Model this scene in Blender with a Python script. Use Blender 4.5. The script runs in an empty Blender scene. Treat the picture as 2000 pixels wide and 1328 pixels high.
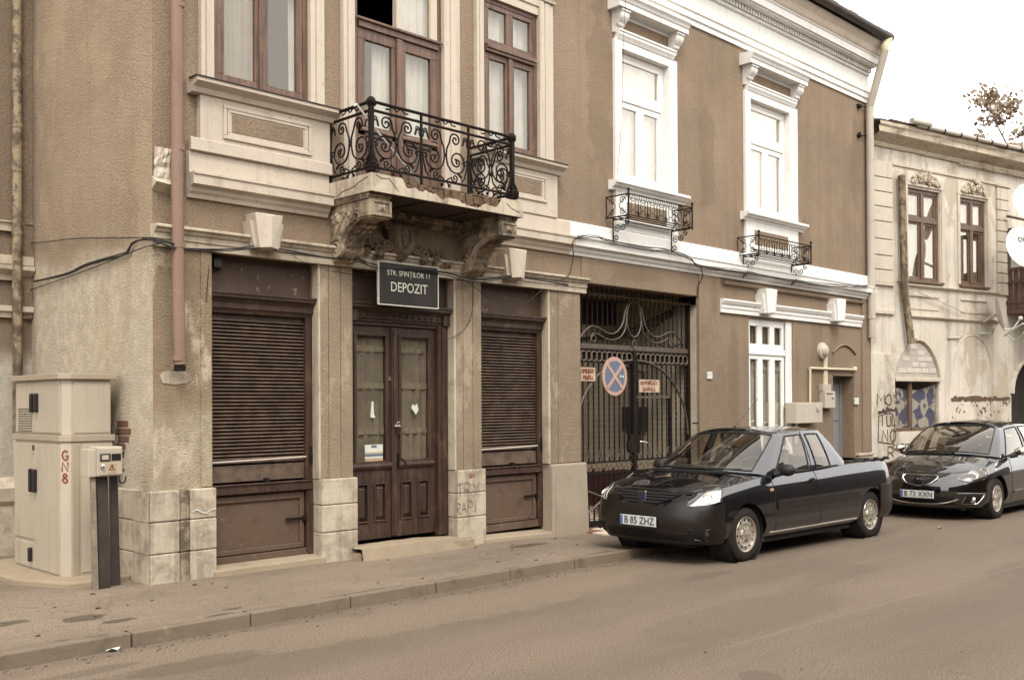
import bpy, bmesh, math, random
from mathutils import Vector, Matrix, noise as mnoise
random.seed(7)
SC = bpy.context.scene
COL = SC.collection
PI = math.pi
# ------------------------------------------------------------------ camera (solved from the photograph)
FPX, CX, CY, TH, ROLL, PITCH, CH, CD = 1990.89, 1000.0, 774.84, .783068697, .00550134, .00738094, 1.8, 9.09
_fw = Vector((math.cos(TH), math.sin(TH), 0)); _rt = Vector((math.sin(TH), -math.cos(TH), 0)); _up = Vector((0, 0, 1))
CF = _fw*math.cos(PITCH) + _up*math.sin(PITCH); _u2 = _up*math.cos(PITCH) - _fw*math.sin(PITCH)
CR = _rt*math.cos(ROLL) - _u2*math.sin(ROLL); CU = _u2*math.cos(ROLL) + _rt*math.sin(ROLL)
CC = Vector((0, -CD, CH))
cam = bpy.data.cameras.new('camera'); camo = bpy.data.objects.new('camera', cam); COL.objects.link(camo)
camo.matrix_world = Matrix(((CR.x, CU.x, -CF.x, CC.x), (CR.y, CU.y, -CF.y, CC.y), (CR.z, CU.z, -CF.z, CC.z), (0, 0, 0, 1)))
cam.sensor_width = 36.0; cam.sensor_fit = 'HORIZONTAL'; cam.lens = FPX*36/2000
cam.shift_y = (CY-664)/2000; cam.clip_end = 2000; cam.clip_start = .05
SC.camera = camo
# ------------------------------------------------------------------ sky, sun, exposure
SUN_EL, SUN_AZ = math.radians(52), math.radians(212)      # azimuth of the sun, clockwise from +Y
W = bpy.data.worlds.new('World'); SC.world = W; W.use_nodes = True
nt = W.node_tree; nt.nodes.clear()
sky = nt.nodes.new('ShaderNodeTexSky'); sky.sky_type = 'NISHITA'; sky.sun_disc = False
sky.sun_elevation = SUN_EL; sky.sun_rotation = SUN_AZ; sky.air_density = 1.0; sky.dust_density = 6.0; sky.ozone_density = 1.0
hs = nt.nodes.new('ShaderNodeHueSaturation'); hs.inputs['Saturation'].default_value = .06
tint = nt.nodes.new('ShaderNodeMix'); tint.data_type = 'RGBA'; tint.blend_type = 'MULTIPLY'; tint.inputs[0].default_value = 1.0
tint.inputs[7].default_value = (1.0, .985, .965, 1)
cl = nt.nodes.new('ShaderNodeMix'); cl.data_type = 'RGBA'; cl.inputs[0].default_value = .72     # veil of even cloud over the clear sky
cl.inputs[7].default_value = (13.0, 12.8, 12.5, 1)
bg = nt.nodes.new('ShaderNodeBackground'); bg.inputs['Strength'].default_value = .15
wo = nt.nodes.new('ShaderNodeOutputWorld')
nt.links.new(sky.outputs[0], hs.inputs['Color']); nt.links.new(hs.outputs[0], tint.inputs[6])
nt.links.new(tint.outputs[2], cl.inputs[6]); nt.links.new(cl.outputs[2], bg.inputs['Color']); nt.links.new(bg.outputs[0], wo.inputs['Surface'])
sl = bpy.data.lights.new('sun', 'SUN'); sl.energy = 1.3; sl.angle = math.radians(18); sl.color = (1.0, .96, .9)
so = bpy.data.objects.new('sun', sl); COL.objects.link(so)
_sd = Vector((math.sin(SUN_AZ)*math.cos(SUN_EL), math.cos(SUN_AZ)*math.cos(SUN_EL), math.sin(SUN_EL)))
so.rotation_euler = _sd.to_track_quat('Z', 'Y').to_euler(); so.location = (0, -20, 30)
SC.view_settings.view_transform = 'Standard'; SC.view_settings.look = 'None'
SC.view_settings.exposure = .75; SC.view_settings.gamma = 1.0; SC.view_settings.use_curve_mapping = False
SC.render.resolution_x = 1024; SC.render.resolution_y = 679
SC.render.engine = 'CYCLES'
try:
    SC.cycles.max_bounces = 8; SC.cycles.diffuse_bounces = 2; SC.cycles.transparent_max_bounces = 16
except Exception: pass

# ------------------------------------------------------------------ pixel -> place
def ray(px, py): return CF + CR*((px-CX)/FPX) - CU*((py-CY)/FPX)
def FP(px, py, y=0.0):
    d = ray(px, py); return CC + d*((y+CD)/d.y)
def FX(px, py, y=0.0): return FP(px, py, y).x
def FZ(px, py, y=0.0): return FP(px, py, y).z
def XP(px, py, x):
    d = ray(px, py); return CC + d*(x/d.x)
def GP(px, py, z=0.0):
    d = ray(px, py); return CC + d*((z-CH)/d.z)
# neighbouring house on the right: its own wall plane, turned 12 degrees towards the street
NA = math.radians(12); NO = Vector((19.1, 0, 0)); ND = Vector((math.cos(NA), -math.sin(NA), 0)); NN = Vector((-math.sin(NA), -math.cos(NA), 0))
def NP(px, py, off=0.0):
    d = ray(px, py); t = ((NO-CC).dot(NN)+off)/d.dot(NN); p = CC + d*t
    return (p-NO).dot(ND), p.z

# ------------------------------------------------------------------ mesh helpers
def smooth(a, b, x):
    t = max(0, min(1, (x-a)/(b-a))); return t*t*(3-2*t)
class MB:
    def __init__(s): s.v = []; s.f = []; s.m = []; s.cur = 0
    def add(s, vs, fs):
        o = len(s.v); s.v += [Vector(v) for v in vs]
        for f in fs: s.f.append([i+o for i in f]); s.m.append(s.cur)
        return s
    def box(s, x0, x1, y0, y1, z0, z1):
        x0, x1 = min(x0, x1), max(x0, x1); y0, y1 = min(y0, y1), max(y0, y1); z0, z1 = min(z0, z1), max(z0, z1)
        return s.add([(x0,y0,z0),(x1,y0,z0),(x1,y1,z0),(x0,y1,z0),(x0,y0,z1),(x1,y0,z1),(x1,y1,z1),(x0,y1,z1)],
                     [(0,3,2,1),(4,5,6,7),(0,1,5,4),(1,2,6,5),(2,3,7,6),(3,0,4,7)])
    def extr(s, poly, a0, a1, f):
        """poly: 2-D closed outline; f(p, a) -> 3-D point"""
        n = len(poly)
        vs = [f(p, a0) for p in poly] + [f(p, a1) for p in poly]
        fs = [tuple(range(n))[::-1], tuple(range(n, 2*n))] + [(i, (i+1) % n, (i+1) % n+n, i+n) for i in range(n)]
        return s.add(vs, fs)
    def alongx(s, prof, x0, x1): return s.extr(prof, x0, x1, lambda p, a: (a, p[0], p[1]))
    def plate(s, poly, y0, y1): return s.extr(poly, y0, y1, lambda p, a: (p[0], a, p[1]))
    def alongy(s, prof, y0, y1): return s.extr(prof, y0, y1, lambda p, a: (p[0], a, p[1]))
    def alongz(s, poly, z0, z1): return s.extr(poly, z0, z1, lambda p, a: (p[0], p[1], a))
    def tube(s, pts, r, n=6, closed=False, rfun=None):
        pts = [Vector(p) for p in pts]; N = len(pts)
        if N < 2: return s
        o = len(s.v); prev = None
        for i, p in enumerate(pts):
            if closed: t = pts[(i+1) % N]-pts[i-1]
            else: t = pts[min(i+1, N-1)]-pts[max(i-1, 0)]
            if t.length < 1e-9: t = Vector((0, 0, 1))
            t.normalize()
            if prev is None:
                a = Vector((0, 0, 1)) if abs(t.z) < .9 else Vector((1, 0, 0))
                u = t.cross(a).normalized()
            else:
                u = prev - t*prev.dot(t)
                if u.length < 1e-6: u = t.orthogonal()
                u.normalize()
            prev = u; w = t.cross(u)
            rr = r if rfun is None else rfun(i/(N-1))
            for k in range(n):
                a = 2*PI*k/n; s.v.append(p + (u*math.cos(a)+w*math.sin(a))*rr)
        M = N if closed else N-1
        for i in range(M):
            j = (i+1) % N
            for k in range(n):
                l = (k+1) % n; s.f.append([o+i*n+k, o+i*n+l, o+j*n+l, o+j*n+k]); s.m.append(s.cur)
        if not closed:
            s.f.append([o+k for k in range(n)][::-1]); s.m.append(s.cur); s.f.append([o+(N-1)*n+k for k in range(n)]); s.m.append(s.cur)
        return s
    def lathe(s, prof, n, f, cap=True):
        """prof [(r, h)], f(r*cos, r*sin, h) -> point"""
        o = len(s.v); P = len(prof)
        for r, h in prof:
            for k in range(n):
                a = 2*PI*k/n; s.v.append(Vector(f(r*math.cos(a), r*math.sin(a), h)))
        for i in range(P-1):
            for k in range(n):
                l = (k+1) % n; s.f.append([o+i*n+k, o+i*n+l, o+(i+1)*n+l, o+(i+1)*n+k]); s.m.append(s.cur)
        if cap:
            s.f.append([o+k for k in range(n)][::-1]); s.m.append(s.cur); s.f.append([o+(P-1)*n+k for k in range(n)]); s.m.append(s.cur)
        return s
    def grid(s, fn, nu, nv, skip=None):
        o = len(s.v)
        for i in range(nu+1):
            for j in range(nv+1): s.v.append(Vector(fn(i/nu, j/nv)))
        for i in range(nu):
            for j in range(nv):
                if skip and skip(i, j): continue
                a = o+i*(nv+1)+j; s.f.append([a, a+nv+1, a+nv+2, a+1]); s.m.append(s.cur)
        return s
    def blob(s, c, r, n=6, m=4, jit=.15, sc=(1, 1, 1)):
        c = Vector(c); o = len(s.v)
        s.v.append(c+Vector((0, 0, -r*sc[2])))
        for i in range(1, m):
            t = -PI/2+PI*i/m
            for k in range(n):
                a = 2*PI*k/n; q = r*(1+random.uniform(-jit, jit))
                s.v.append(c+Vector((q*math.cos(t)*math.cos(a)*sc[0], q*math.cos(t)*math.sin(a)*sc[1], q*math.sin(t)*sc[2])))
        s.v.append(c+Vector((0, 0, r*sc[2]))); top = len(s.v)-1
        for k in range(n):
            l = (k+1) % n
            s.f.append([o, o+1+l, o+1+k]); s.m.append(s.cur)
            for i in range(m-2):
                s.f.append([o+1+i*n+k, o+1+i*n+l, o+1+(i+1)*n+l, o+1+(i+1)*n+k]); s.m.append(s.cur)
            s.f.append([top, o+1+(m-2)*n+k, o+1+(m-2)*n+l]); s.m.append(s.cur)
        return s
    def ribbon(s, pts, w, f, th=None):
        """flat stroke of width w along 2-D points, f(p2d) -> 3-D"""
        P = [Vector(p) for p in pts]; o = len(s.v); N = len(P)
        for i, p in enumerate(P):
            t = P[min(i+1, N-1)]-P[max(i-1, 0)]
            if t.length < 1e-9: t = Vector((1, 0))
            t.normalize(); n = Vector((-t.y, t.x))*w/2
            s.v.append(Vector(f(p+n))); s.v.append(Vector(f(p-n)))
        for i in range(N-1): s.f.append([o+2*i, o+2*i+1, o+2*i+3, o+2*i+2]); s.m.append(s.cur)
        return s
    def mesh(s, name, shift=Vector((0, 0, 0))):
        me = bpy.data.meshes.new(name)
        me.from_pydata([tuple(v-shift) for v in s.v], [], s.f)
        me.update()
        return me

WMAT = {}
def wmat(o): return WMAT.get(o.name, Matrix())
def tag(o, label=None, cat=None, group=None, kind=None):
    if label: o['label'] = label
    if cat: o['category'] = cat
    if group: o['group'] = group
    if kind: o['kind'] = kind
    return o
def put(o, parent=None, local=False):
    """link; coordinates given are world ones unless local"""
    COL.objects.link(o)
    M = Matrix.Translation(o.location) @ o.rotation_euler.to_matrix().to_4x4()
    if parent is not None:
        o.parent = parent
        if local: WMAT[o.name] = wmat(parent) @ M
        else:
            o.matrix_parent_inverse = wmat(parent).inverted(); WMAT[o.name] = M
    else: WMAT[o.name] = M
    return o
def build(mb, name, mat, parent=None, sm=None, local=False, bevel=None, recentre=True):
    if isinstance(mb, MB):
        if not mb.v: return None
        xs = [v.x for v in mb.v]; ys = [v.y for v in mb.v]; zs = [v.z for v in mb.v]
        c = Vector(((min(xs)+max(xs))/2, (min(ys)+max(ys))/2, min(zs))) if recentre else Vector((0, 0, 0))
        me = mb.mesh(name, c)
        bm = bmesh.new(); bm.from_mesh(me); bmesh.ops.recalc_face_normals(bm, faces=bm.faces[:]); bm.to_mesh(me); bm.free()
        if len(mb.m) == len(me.polygons):
            for i, p in enumerate(me.polygons): p.material_index = mb.m[i]
    else: me, c = mb, Vector((0, 0, 0))
    for m in (mat if isinstance(mat, (list, tuple)) else [mat]): me.materials.append(m)
    if sm is not None:
        for p in me.polygons: p.use_smooth = True
        me.set_sharp_from_angle(angle=math.radians(sm))
    o = bpy.data.objects.new(name, me); o.location = c
    put(o, parent, local)
    if bevel:
        b = o.modifiers.new('bevel', 'BEVEL'); b.width = bevel; b.segments = 2; b.limit_method = 'ANGLE'; b.angle_limit = math.radians(40)
    return o
def empty(name, loc, label, cat, group=None, rz=0):
    o = bpy.data.objects.new(name, None); o.location = loc; o.rotation_euler = (0, 0, rz); o.empty_display_size = .2
    put(o); tag(o, label, cat, group); return o
def inst(src, name, loc, parent, rot=None, scale=None, local=False):
    """another object sharing src's mesh"""
    o = bpy.data.objects.new(name, src.data); o.location = loc
    if rot: o.rotation_euler = rot
    if scale: o.scale = scale
    for md in src.modifiers:
        n = o.modifiers.new(md.name, md.type)
        if md.type == 'BEVEL': n.width = md.width; n.segments = md.segments; n.limit_method = md.limit_method; n.angle_limit = md.angle_limit
    put(o, parent, local); return o
def spiral(cx, cz, r, turns, a0, d=1, n=None, r1=.12):
    """points from the outer end (angle a0) curling inwards"""
    n = n or max(8, int(turns*14)); out = []
    for i in range(n+1):
        t = i/n; rr = r*((1-t)+r1*t); a = a0+d*turns*2*PI*t
        out.append((cx+rr*math.cos(a), cz+rr*math.sin(a)))
    return out
def cat(pts, per=6, closed=False):
    """Catmull-Rom through points of any dimension"""
    P = [Vector(p) for p in pts]; out = []; N = len(P)
    for i in range(N if closed else N-1):
        if closed: a, b, c, d = P[i-1], P[i], P[(i+1) % N], P[(i+2) % N]
        else: a, b, c, d = P[max(i-1, 0)], P[i], P[i+1], P[min(i+2, N-1)]
        for k in range(per):
            t = k/per
            out.append(.5*((2*b)+(c-a)*t+(2*a-5*b+4*c-d)*t*t+(3*b-a-3*c+d)*t*t*t))
    if not closed: out.append(P[-1])
    return out
def text_mesh(txt, size, name='lettering', ext=.002, sx=1.0):
    cu = bpy.data.curves.new(name, 'FONT'); cu.body = txt; cu.size = size; cu.extrude = ext; cu.align_x = 'CENTER'; cu.align_y = 'CENTER'; cu.resolution_u = 3
    o = bpy.data.objects.new('tmp_text', cu); COL.objects.link(o)
    dg = bpy.context.evaluated_depsgraph_get(); dg.update()
    me = bpy.data.meshes.new_from_object(o.evaluated_get(dg)); bpy.data.objects.remove(o)
    for v in me.vertices: v.co.x *= sx
    return me
# ------------------------------------------------------------------ materials
def lin(c): c /= 255; return c/12.92 if c <= .04045 else ((c+.055)/1.055)**2.4
KV = 1.75                                # how bright a white wall stands in this daylight
def A(r, g, b, k=KV): return tuple(min(.86, lin(min(246, x*1.1+8))/(k*1.25 if k > KV else k)) for x in (r, g, b))
class NT:
    def __init__(s, name):
        s.m = bpy.data.materials.new(name); s.m.use_nodes = True; s.t = s.m.node_tree; s.t.nodes.clear()
        s.out = s.n('ShaderNodeOutputMaterial'); s.b = s.n('ShaderNodeBsdfPrincipled'); s.l(s.b.outputs[0], s.out.inputs[0])
        s.geo = s.n('ShaderNodeNewGeometry')
    def n(s, t): return s.t.nodes.new(t)
    def l(s, a, b): s.t.links.new(a, b)
    def val(s, sock, v):
        if isinstance(v, (int, float)): sock.default_value = v
        elif isinstance(v, tuple): sock.default_value = v if len(v) == 4 or sock.type == 'VECTOR' else (*v, 1)
        else: s.l(v, sock)
    def pos(s, scale=(1, 1, 1), loc=(0, 0, 0), rot=(0, 0, 0), src=None):
        mp = s.n('ShaderNodeMapping'); s.l(src or s.geo.outputs['Position'], mp.inputs['Vector'])
        mp.inputs['Scale'].default_value = scale; mp.inputs['Location'].default_value = loc; mp.inputs['Rotation'].default_value = rot
        return mp.outputs[0]
    def noise(s, scale=5, detail=4, rough=.55, vec=None, dist=0):
        n = s.n('ShaderNodeTexNoise'); n.inputs['Scale'].default_value = scale; n.inputs['Detail'].default_value = detail
        n.inputs['Roughness'].default_value = rough; n.inputs['Distortion'].default_value = dist
        s.l(vec or s.geo.outputs['Position'], n.inputs['Vector']); return n.outputs[0]
    def ramp(s, fac, a, b, inv=False):
        r = s.n('ShaderNodeMapRange'); r.interpolation_type = 'SMOOTHSTEP'; s.l(fac, r.inputs[0])
        r.inputs[1].default_value = a; r.inputs[2].default_value = b
        r.inputs[3].default_value, r.inputs[4].default_value = (1, 0) if inv else (0, 1)
        return r.outputs[0]
    def mix(s, fac, a, b, mode='MIX'):
        m = s.n('ShaderNodeMix'); m.data_type = 'RGBA'; m.blend_type = mode
        s.val(m.inputs[0], fac); s.val(m.inputs[6], a); s.val(m.inputs[7], b); return m.outputs[2]
    def math(s, op, a, b=0.0, c=0.0):
        m = s.n('ShaderNodeMath'); m.operation = op; s.val(m.inputs[0], a); s.val(m.inputs[1], b); s.val(m.inputs[2], c); return m.outputs[0]
    def xyz(s, v=None):
        n = s.n('ShaderNodeSeparateXYZ'); s.l(v or s.geo.outputs['Position'], n.inputs[0]); return n.outputs
    def bump(s, h, strength=.3, dist=.01, prev=None):
        b = s.n('ShaderNodeBump'); b.inputs['Strength'].default_value = strength; b.inputs['Distance'].default_value = dist
        s.l(h, b.inputs['Height'])
        if prev is not None: s.l(prev, b.inputs['Normal'])
        return b.outputs[0]
    def fin(s, col, rough=.8, normal=None, metal=0.0, spec=.3):
        s.val(s.b.inputs['Base Color'], col); s.val(s.b.inputs['Roughness'], rough); s.b.inputs['Metallic'].default_value = metal
        s.b.inputs['Specular IOR Level'].default_value = spec
        if normal is not None: s.l(normal, s.b.inputs['Normal'])
        return s.m
def scale_c(c, k): return tuple(max(0, min(.9, x*k)) for x in c)
def blobmask(s, blobs, ragged=.35, nscale=4, axes='XY'):
    """irregular stains: blobs = [(cx, cy, rx, ry)] in the two world axes"""
    X = s.xyz(); ia, ib = 'XYZ'.index(axes[0]), 'XYZ'.index(axes[1])
    nz = s.math('MULTIPLY_ADD', s.noise(nscale, 4, .6), 2*ragged, -ragged)
    tot = None
    for cx, cy, rx, ry in blobs:
        a = s.math('DIVIDE', s.math('SUBTRACT', X[ia], cx), rx); b = s.math('DIVIDE', s.math('SUBTRACT', X[ib], cy), ry)
        d = s.math('ADD', s.math('SQRT', s.math('ADD', s.math('MULTIPLY', a, a), s.math('MULTIPLY', b, b))), nz)
        m = s.ramp(d, .82, 1.0, True)
        tot = m if tot is None else s.math('MAXIMUM', tot, m)
    return tot
def stucco(name, col, grain=46, depth=.7, weather=None, patch=.45, streak=.12, border=None, blobs=None, bcol=None, gc=1.0):
    s = NT(name)
    big = s.noise(.55, 5, .6); fine = s.noise(grain, 3, .65); mid = s.noise(5, 5, .6)
    c = s.mix(s.ramp(big, .32, .68), scale_c(col, .84), scale_c(col, 1.14))
    c = s.mix(s.math('MULTIPLY', s.ramp(mid, .35, .75), .35), c, scale_c(col, 1.18))
    c = s.mix(s.math('MULTIPLY', s.ramp(fine, .38, .62), .5), scale_c(col, .66), c) if False else s.mix(s.ramp(fine, .36, .58), s.mix(.75*gc, c, scale_c(col, .58)), s.mix(s.math('MULTIPLY', s.ramp(fine, .58, .72), .5*gc), c, scale_c(col, 1.35)))
    if border:                                    # a repainted area with a ragged edge
        z, wob, colb = border
        h = s.math('ADD', s.xyz()[2], s.math('MULTIPLY', s.noise(1.3, 5, .6), wob))
        pb = s.mix(s.ramp(s.noise(9, 5, .7), .35, .7), scale_c(colb, .74), colb)
        pb = s.mix(s.ramp(s.noise(1.1, 3, .6), .5, .72), pb, scale_c(colb, .8))
        c = s.mix(s.ramp(h, z-.12, z+.16, True), c, pb)
    if weather:                                   # bare, washed-out patches
        c = s.mix(s.math('MULTIPLY', s.ramp(s.noise(1.5, 7, .68, s.pos((1, 1, .6))), .52, .60), patch), c, weather)
    if streak:
        st = s.noise(1, 6, .62, s.pos((5, 5, .28)))
        c = s.mix(s.math('MULTIPLY', s.ramp(st, .47, .68), streak), c, scale_c(col, .5))
    if blobs: c = s.mix(s.math('MULTIPLY', blobmask(s, blobs, .9, 2.2, 'XZ'), .38), c, bcol)
    nb = s.bump(fine, depth, .02); nb = s.bump(s.noise(7, 4), .4, .02, nb)
    return s.fin(c, .92, nb, 0, .15)
def paint(name, col, rough=.7, dirt=None, amt=.5, dscale=3.0, streak=.25, chip=None, chipamt=.6, bump=.25, cracks=0.0, th=(.5, .75)):
    """painted or plastered trim with dirt runs and chips"""
    s = NT(name)
    c = s.mix(s.ramp(s.noise(1.3, 4, .6), .3, .7), scale_c(col, .93), scale_c(col, 1.04))
    d = dirt or scale_c(col, .45)
    if streak: c = s.mix(s.math('MULTIPLY', s.ramp(s.noise(1.0, 6, .65, s.pos((9, 9, .6))), th[0], th[1]+.03), streak), c, d)
    if amt: c = s.mix(s.math('MULTIPLY', s.ramp(s.noise(dscale, 6, .68), *th), amt), c, d)
    if chip: c = s.mix(s.math('MULTIPLY', s.ramp(s.noise(11, 6, .7), .6, .66), chipamt), c, chip)
    nb = s.bump(s.noise(38, 5, .6), bump, .006)
    if cracks: nb = s.bump(s.noise(6, 6, .7), cracks, .02, nb)
    return s.fin(c, rough, nb, 0, .3)
def wood(name, col, worn, rough=.6, axis=2, amt=.5, glossy=.35):
    s = NT(name); sc = [26, 26, 26]; sc[axis] = 1.6
    g = s.noise(1.0, 6, .65, s.pos(tuple(sc)))
    c = s.mix(s.ramp(g, .3, .7), scale_c(col, .55), scale_c(col, 1.25))
    c = s.mix(s.math('MULTIPLY', s.ramp(s.noise(3.2, 6, .7, s.pos((2, 2, 1))), .5, .72), amt), c, worn)
    sp = s.noise(1.0, 5, .7, s.pos(tuple(q*1.4 for q in sc)))
    c = s.mix(s.math('MULTIPLY', s.ramp(sp, .62, .72), .55), c, scale_c(worn, 1.2))
    return s.fin(c, rough, s.bump(g, .5, .006), 0, glossy)
def plain(name, col, rough=.5, metal=0.0, var=.12, scale=6.0, bump=.1, bscale=60, spec=.4, coat=0.0):
    s = NT(name)
    c = s.mix(s.ramp(s.noise(scale, 5, .6), .3, .7), scale_c(col, 1-var), scale_c(col, 1+var))
    m = s.fin(c, rough, s.bump(s.noise(bscale, 3), bump, .004) if bump else None, metal, spec)
    if coat: s.b.inputs['Coat Weight'].default_value = coat; s.b.inputs['Coat Roughness'].default_value = .03
    return m
def glass(name, tint=(.8, .8, .78), k=2.0, rough=.0):
    s = NT(name); s.t.nodes.remove(s.b)
    tr = s.n('ShaderNodeBsdfTransparent'); tr.inputs[0].default_value = (*tint, 1)
    gl = s.n('ShaderNodeBsdfGlossy'); gl.inputs['Roughness'].default_value = rough; gl.inputs['Color'].default_value = (.97, .91, .83, 1)
    dt = s.n('ShaderNodeVectorMath'); dt.operation = 'DOT_PRODUCT'; s.l(s.geo.outputs['Normal'], dt.inputs[0]); s.l(s.geo.outputs['Incoming'], dt.inputs[1])
    fr = s.math('MULTIPLY_ADD', s.math('POWER', s.math('SUBTRACT', 1.0, s.math('ABSOLUTE', dt.outputs['Value'])), 5.0), .96, .04)
    if k != 1:
        w = s.bump(s.noise(1.6, 2), .02, .05); s.l(w, gl.inputs['Normal'])
    mx = s.n('ShaderNodeMixShader'); s.l(s.math('MINIMUM', s.math('MULTIPLY', fr, k), 1.0), mx.inputs[0])
    s.l(tr.outputs[0], mx.inputs[1]); s.l(gl.outputs[0], mx.inputs[2]); s.l(mx.outputs[0], s.out.inputs[0]); return s.m

M = {}
STU = A(150, 129, 107); CREAM = A(206, 191, 172); WHITE = (.70, .67, .62)
M['stucco'] = stucco('stucco_main', STU, weather=A(186, 168, 140), patch=.0, streak=.22, blobs=[(10.9, 6.2, .30, 1.3), (13.5, 5.6, .25, .9), (13.62, 3.55, .10, .42), (16.95, 2.75, .22, .75), (14.2, 2.2, .16, .9), (18.5, 6.3, .22, 1.0), (16.6, 4.75, .2, .35), (12.9, 4.7, .16, .3), (11.6, 3.62, .5, .08)], bcol=A(118, 100, 81), gc=.7)
M['stucco_low'] = stucco('stucco_street', A(156, 137, 114), grain=60, depth=.8, weather=A(200, 182, 156), patch=.5, streak=.35, gc=.45)
M['stucco_corner'] = stucco('stucco_corner', A(160, 139, 113), grain=55, depth=.9, weather=A(208, 192, 166), patch=.8, streak=.18, gc=.5, border=(1.95, .5, A(190, 174, 146)))
M['stucco_side'] = stucco('stucco_side', A(172, 151, 126), grain=48, depth=.9, weather=A(190, 168, 138), patch=.45, streak=.12, gc=.6, border=(3.62, .55, A(216, 201, 177)))
M['stucco_far'] = stucco('stucco_setback', A(140, 121, 101), grain=55, depth=.5, streak=.15, border=(2.35, .0, A(200, 190, 172)))
M['cream'] = paint('cream_trim', CREAM, .8, A(140, 118, 92), .35, 2.6, .4, A(176, 154, 124), .5, .4, .25)
M['greytrim'] = paint('weathered_trim', A(202, 187, 163), .85, A(104, 86, 68), .45, 3.5, .5, A(206, 188, 160), .6, .4, .35, (.46, .68))
M['white'] = paint('white_trim', WHITE, .75, A(176, 156, 128), .3, 2.6, .35, A(196, 180, 154), .35, .25, .2)
M['whitewin'] = paint('white_joinery', (.76, .73, .68), .4, A(210, 190, 160), .06, 4, .05, None, 0, .05)
M['stone'] = paint('plinth_stone', A(200, 186, 163), .9, A(110, 96, 78), .55, 4.5, .5, A(206, 192, 166), .6, .6, .5, (.44, .68))
M['render_plinth'] = paint('plinth_render', A(166, 151, 130), .9, A(120, 105, 88), .35, 3, .25, None, 0, .8, .4)
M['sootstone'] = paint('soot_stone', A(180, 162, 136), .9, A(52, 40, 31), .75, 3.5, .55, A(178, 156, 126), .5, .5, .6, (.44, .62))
M['soot'] = paint('sooty_underside', A(70, 55, 44), .95, A(34, 26, 20), .6, 4, .3, A(96, 78, 62), .4, .7, .6)  # dirty plaster with the balcony underside's shade put into its colour
M['carving'] = paint('sooty_carving', A(112, 94, 74), .9, A(38, 29, 22), .7, 9, .3, A(140, 120, 96), .5, .4, .3)  # carved stone, darker brown than the corbels
M['rubble'] = paint('broken_masonry', A(104, 82, 63), .95, A(40, 29, 21), .85, 9, .0, A(166, 146, 118), .6, 1.0, 1.0)
M['brown'] = wood('brown_joinery', A(108, 82, 66), A(146, 112, 90), .45)
M['door'] = wood('door_wood', A(66, 46, 35), A(112, 86, 68), .55)
M['shutter'] = plain('shutter_metal', A(98, 80, 66), .5, 0, .35, 7, .5, 30, .5)
M['panelmetal'] = paint('rusty_panel', A(102, 82, 67), .6, A(66, 45, 36), .6, 5, .3, A(150, 122, 96), .55, .4, .3)
M['peeling'] = paint('peeling_fascia', A(88, 69, 57), .65, A(60, 43, 36), .5, 3, .35, A(160, 140, 112), .75, .3, .2)
M['iron'] = plain('wrought_iron', A(24, 15, 9), .75, .0, .3, 14, .5, 40, .2)
M['ironlight'] = plain('gate_flat_iron', A(84, 70, 56), .55, .0, .3, 14, .4, 40, .5)
M['ring'] = plain('gate_ring_iron', A(112, 96, 78), .6, 0, .25, 14, .3, 40, .4)
M['redpipe'] = paint('red_pipe', A(140, 112, 94), .55, A(112, 76, 62), .4, 3, .5, A(176, 134, 112), .4, .15)
M['zinc'] = paint('zinc_pipe', A(192, 181, 164), .5, A(128, 112, 94), .2, 3, .2, None, 0, .15)
M['oldpipe'] = paint('peeling_pipe', A(158, 140, 112), .7, A(78, 62, 48), .85, 7, .8, A(190, 174, 146), .6, .5, .4, (.42, .6))
M['darkgutter'] = plain('dark_gutter', A(58, 44, 35), .5, .0, .4, 4, .3, 20, .5)
M['cable'] = plain('black_cable', A(38, 30, 25), .7, 0, .3, 8, 0)
M['glass'] = glass('window_glass', (.9, .89, .87), 4.0)
M['glassold'] = glass('old_window_glass', (.82, .81, .79), 2.0)
M['curtain'] = plain('white_curtain', (.85, .82, .76), .9, 0, .1, 3, .2, 9)
M['curtain_dim'] = plain('grey_net_curtain', A(186, 174, 155), .9, 0, .2, 3, .2, 9)
M['lace'] = plain('lace_band', A(196, 184, 162), .9, 0, .25, 40, .3, 60)
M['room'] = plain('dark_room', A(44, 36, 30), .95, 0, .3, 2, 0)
M['cabinet'] = paint('cabinet_paint', A(194, 181, 160), .5, A(150, 132, 108), .3, 2.6, .5, A(160, 142, 116), .25, .06)
M['cabinet2'] = paint('cabinet_lid', A(176, 161, 139), .5, A(140, 122, 98), .3, 3, .3, None, 0, .06)
M['meter'] = paint('meter_plastic', A(190, 178, 158), .45, A(170, 150, 124), .15, 3, .25, None, 0, .05)
M['black'] = plain('black_plastic', A(34, 28, 25), .5, 0, .25, 9, .1, 60)
M['postgrey'] = plain('grey_steel_post', A(60, 50, 43), .6, .0, .25, 5, .3, 30)
M['signblack'] = plain('black_sign_face', A(36, 26, 20), .6, 0, .2, 4, .05, 30)
M['signwhite'] = plain('white_lettering', A(232, 220, 196), .6, 0, .08, 20, 0)
M['signblue'] = plain('sign_blue', A(98, 111, 130), .5, 0, .12, 30, .1)
M['signred'] = plain('sign_red_faded', A(192, 154, 134), .5, 0, .12, 30, .1)
M['card'] = plain('hand_sign_board', A(192, 170, 142), .8, 0, .15, 12, .1)
M['redpaint'] = plain('red_paint_stroke', A(136, 64, 46), .7, 0, .2, 20, 0)
M['spray'] = plain('dark_spray_paint', A(66, 54, 45), .8, 0, .3, 8, 0)
M['spray_faint'] = plain('grey_spray_paint', A(142, 128, 111), .9, 0, .25, 12, 0)
M['whitepaper'] = plain('white_paper', A(232, 222, 204), .8, 0, .08, 12, .1)
M['orange'] = plain('warning_label', A(192, 160, 126), .7, 0, .12, 25, 0)
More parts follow.
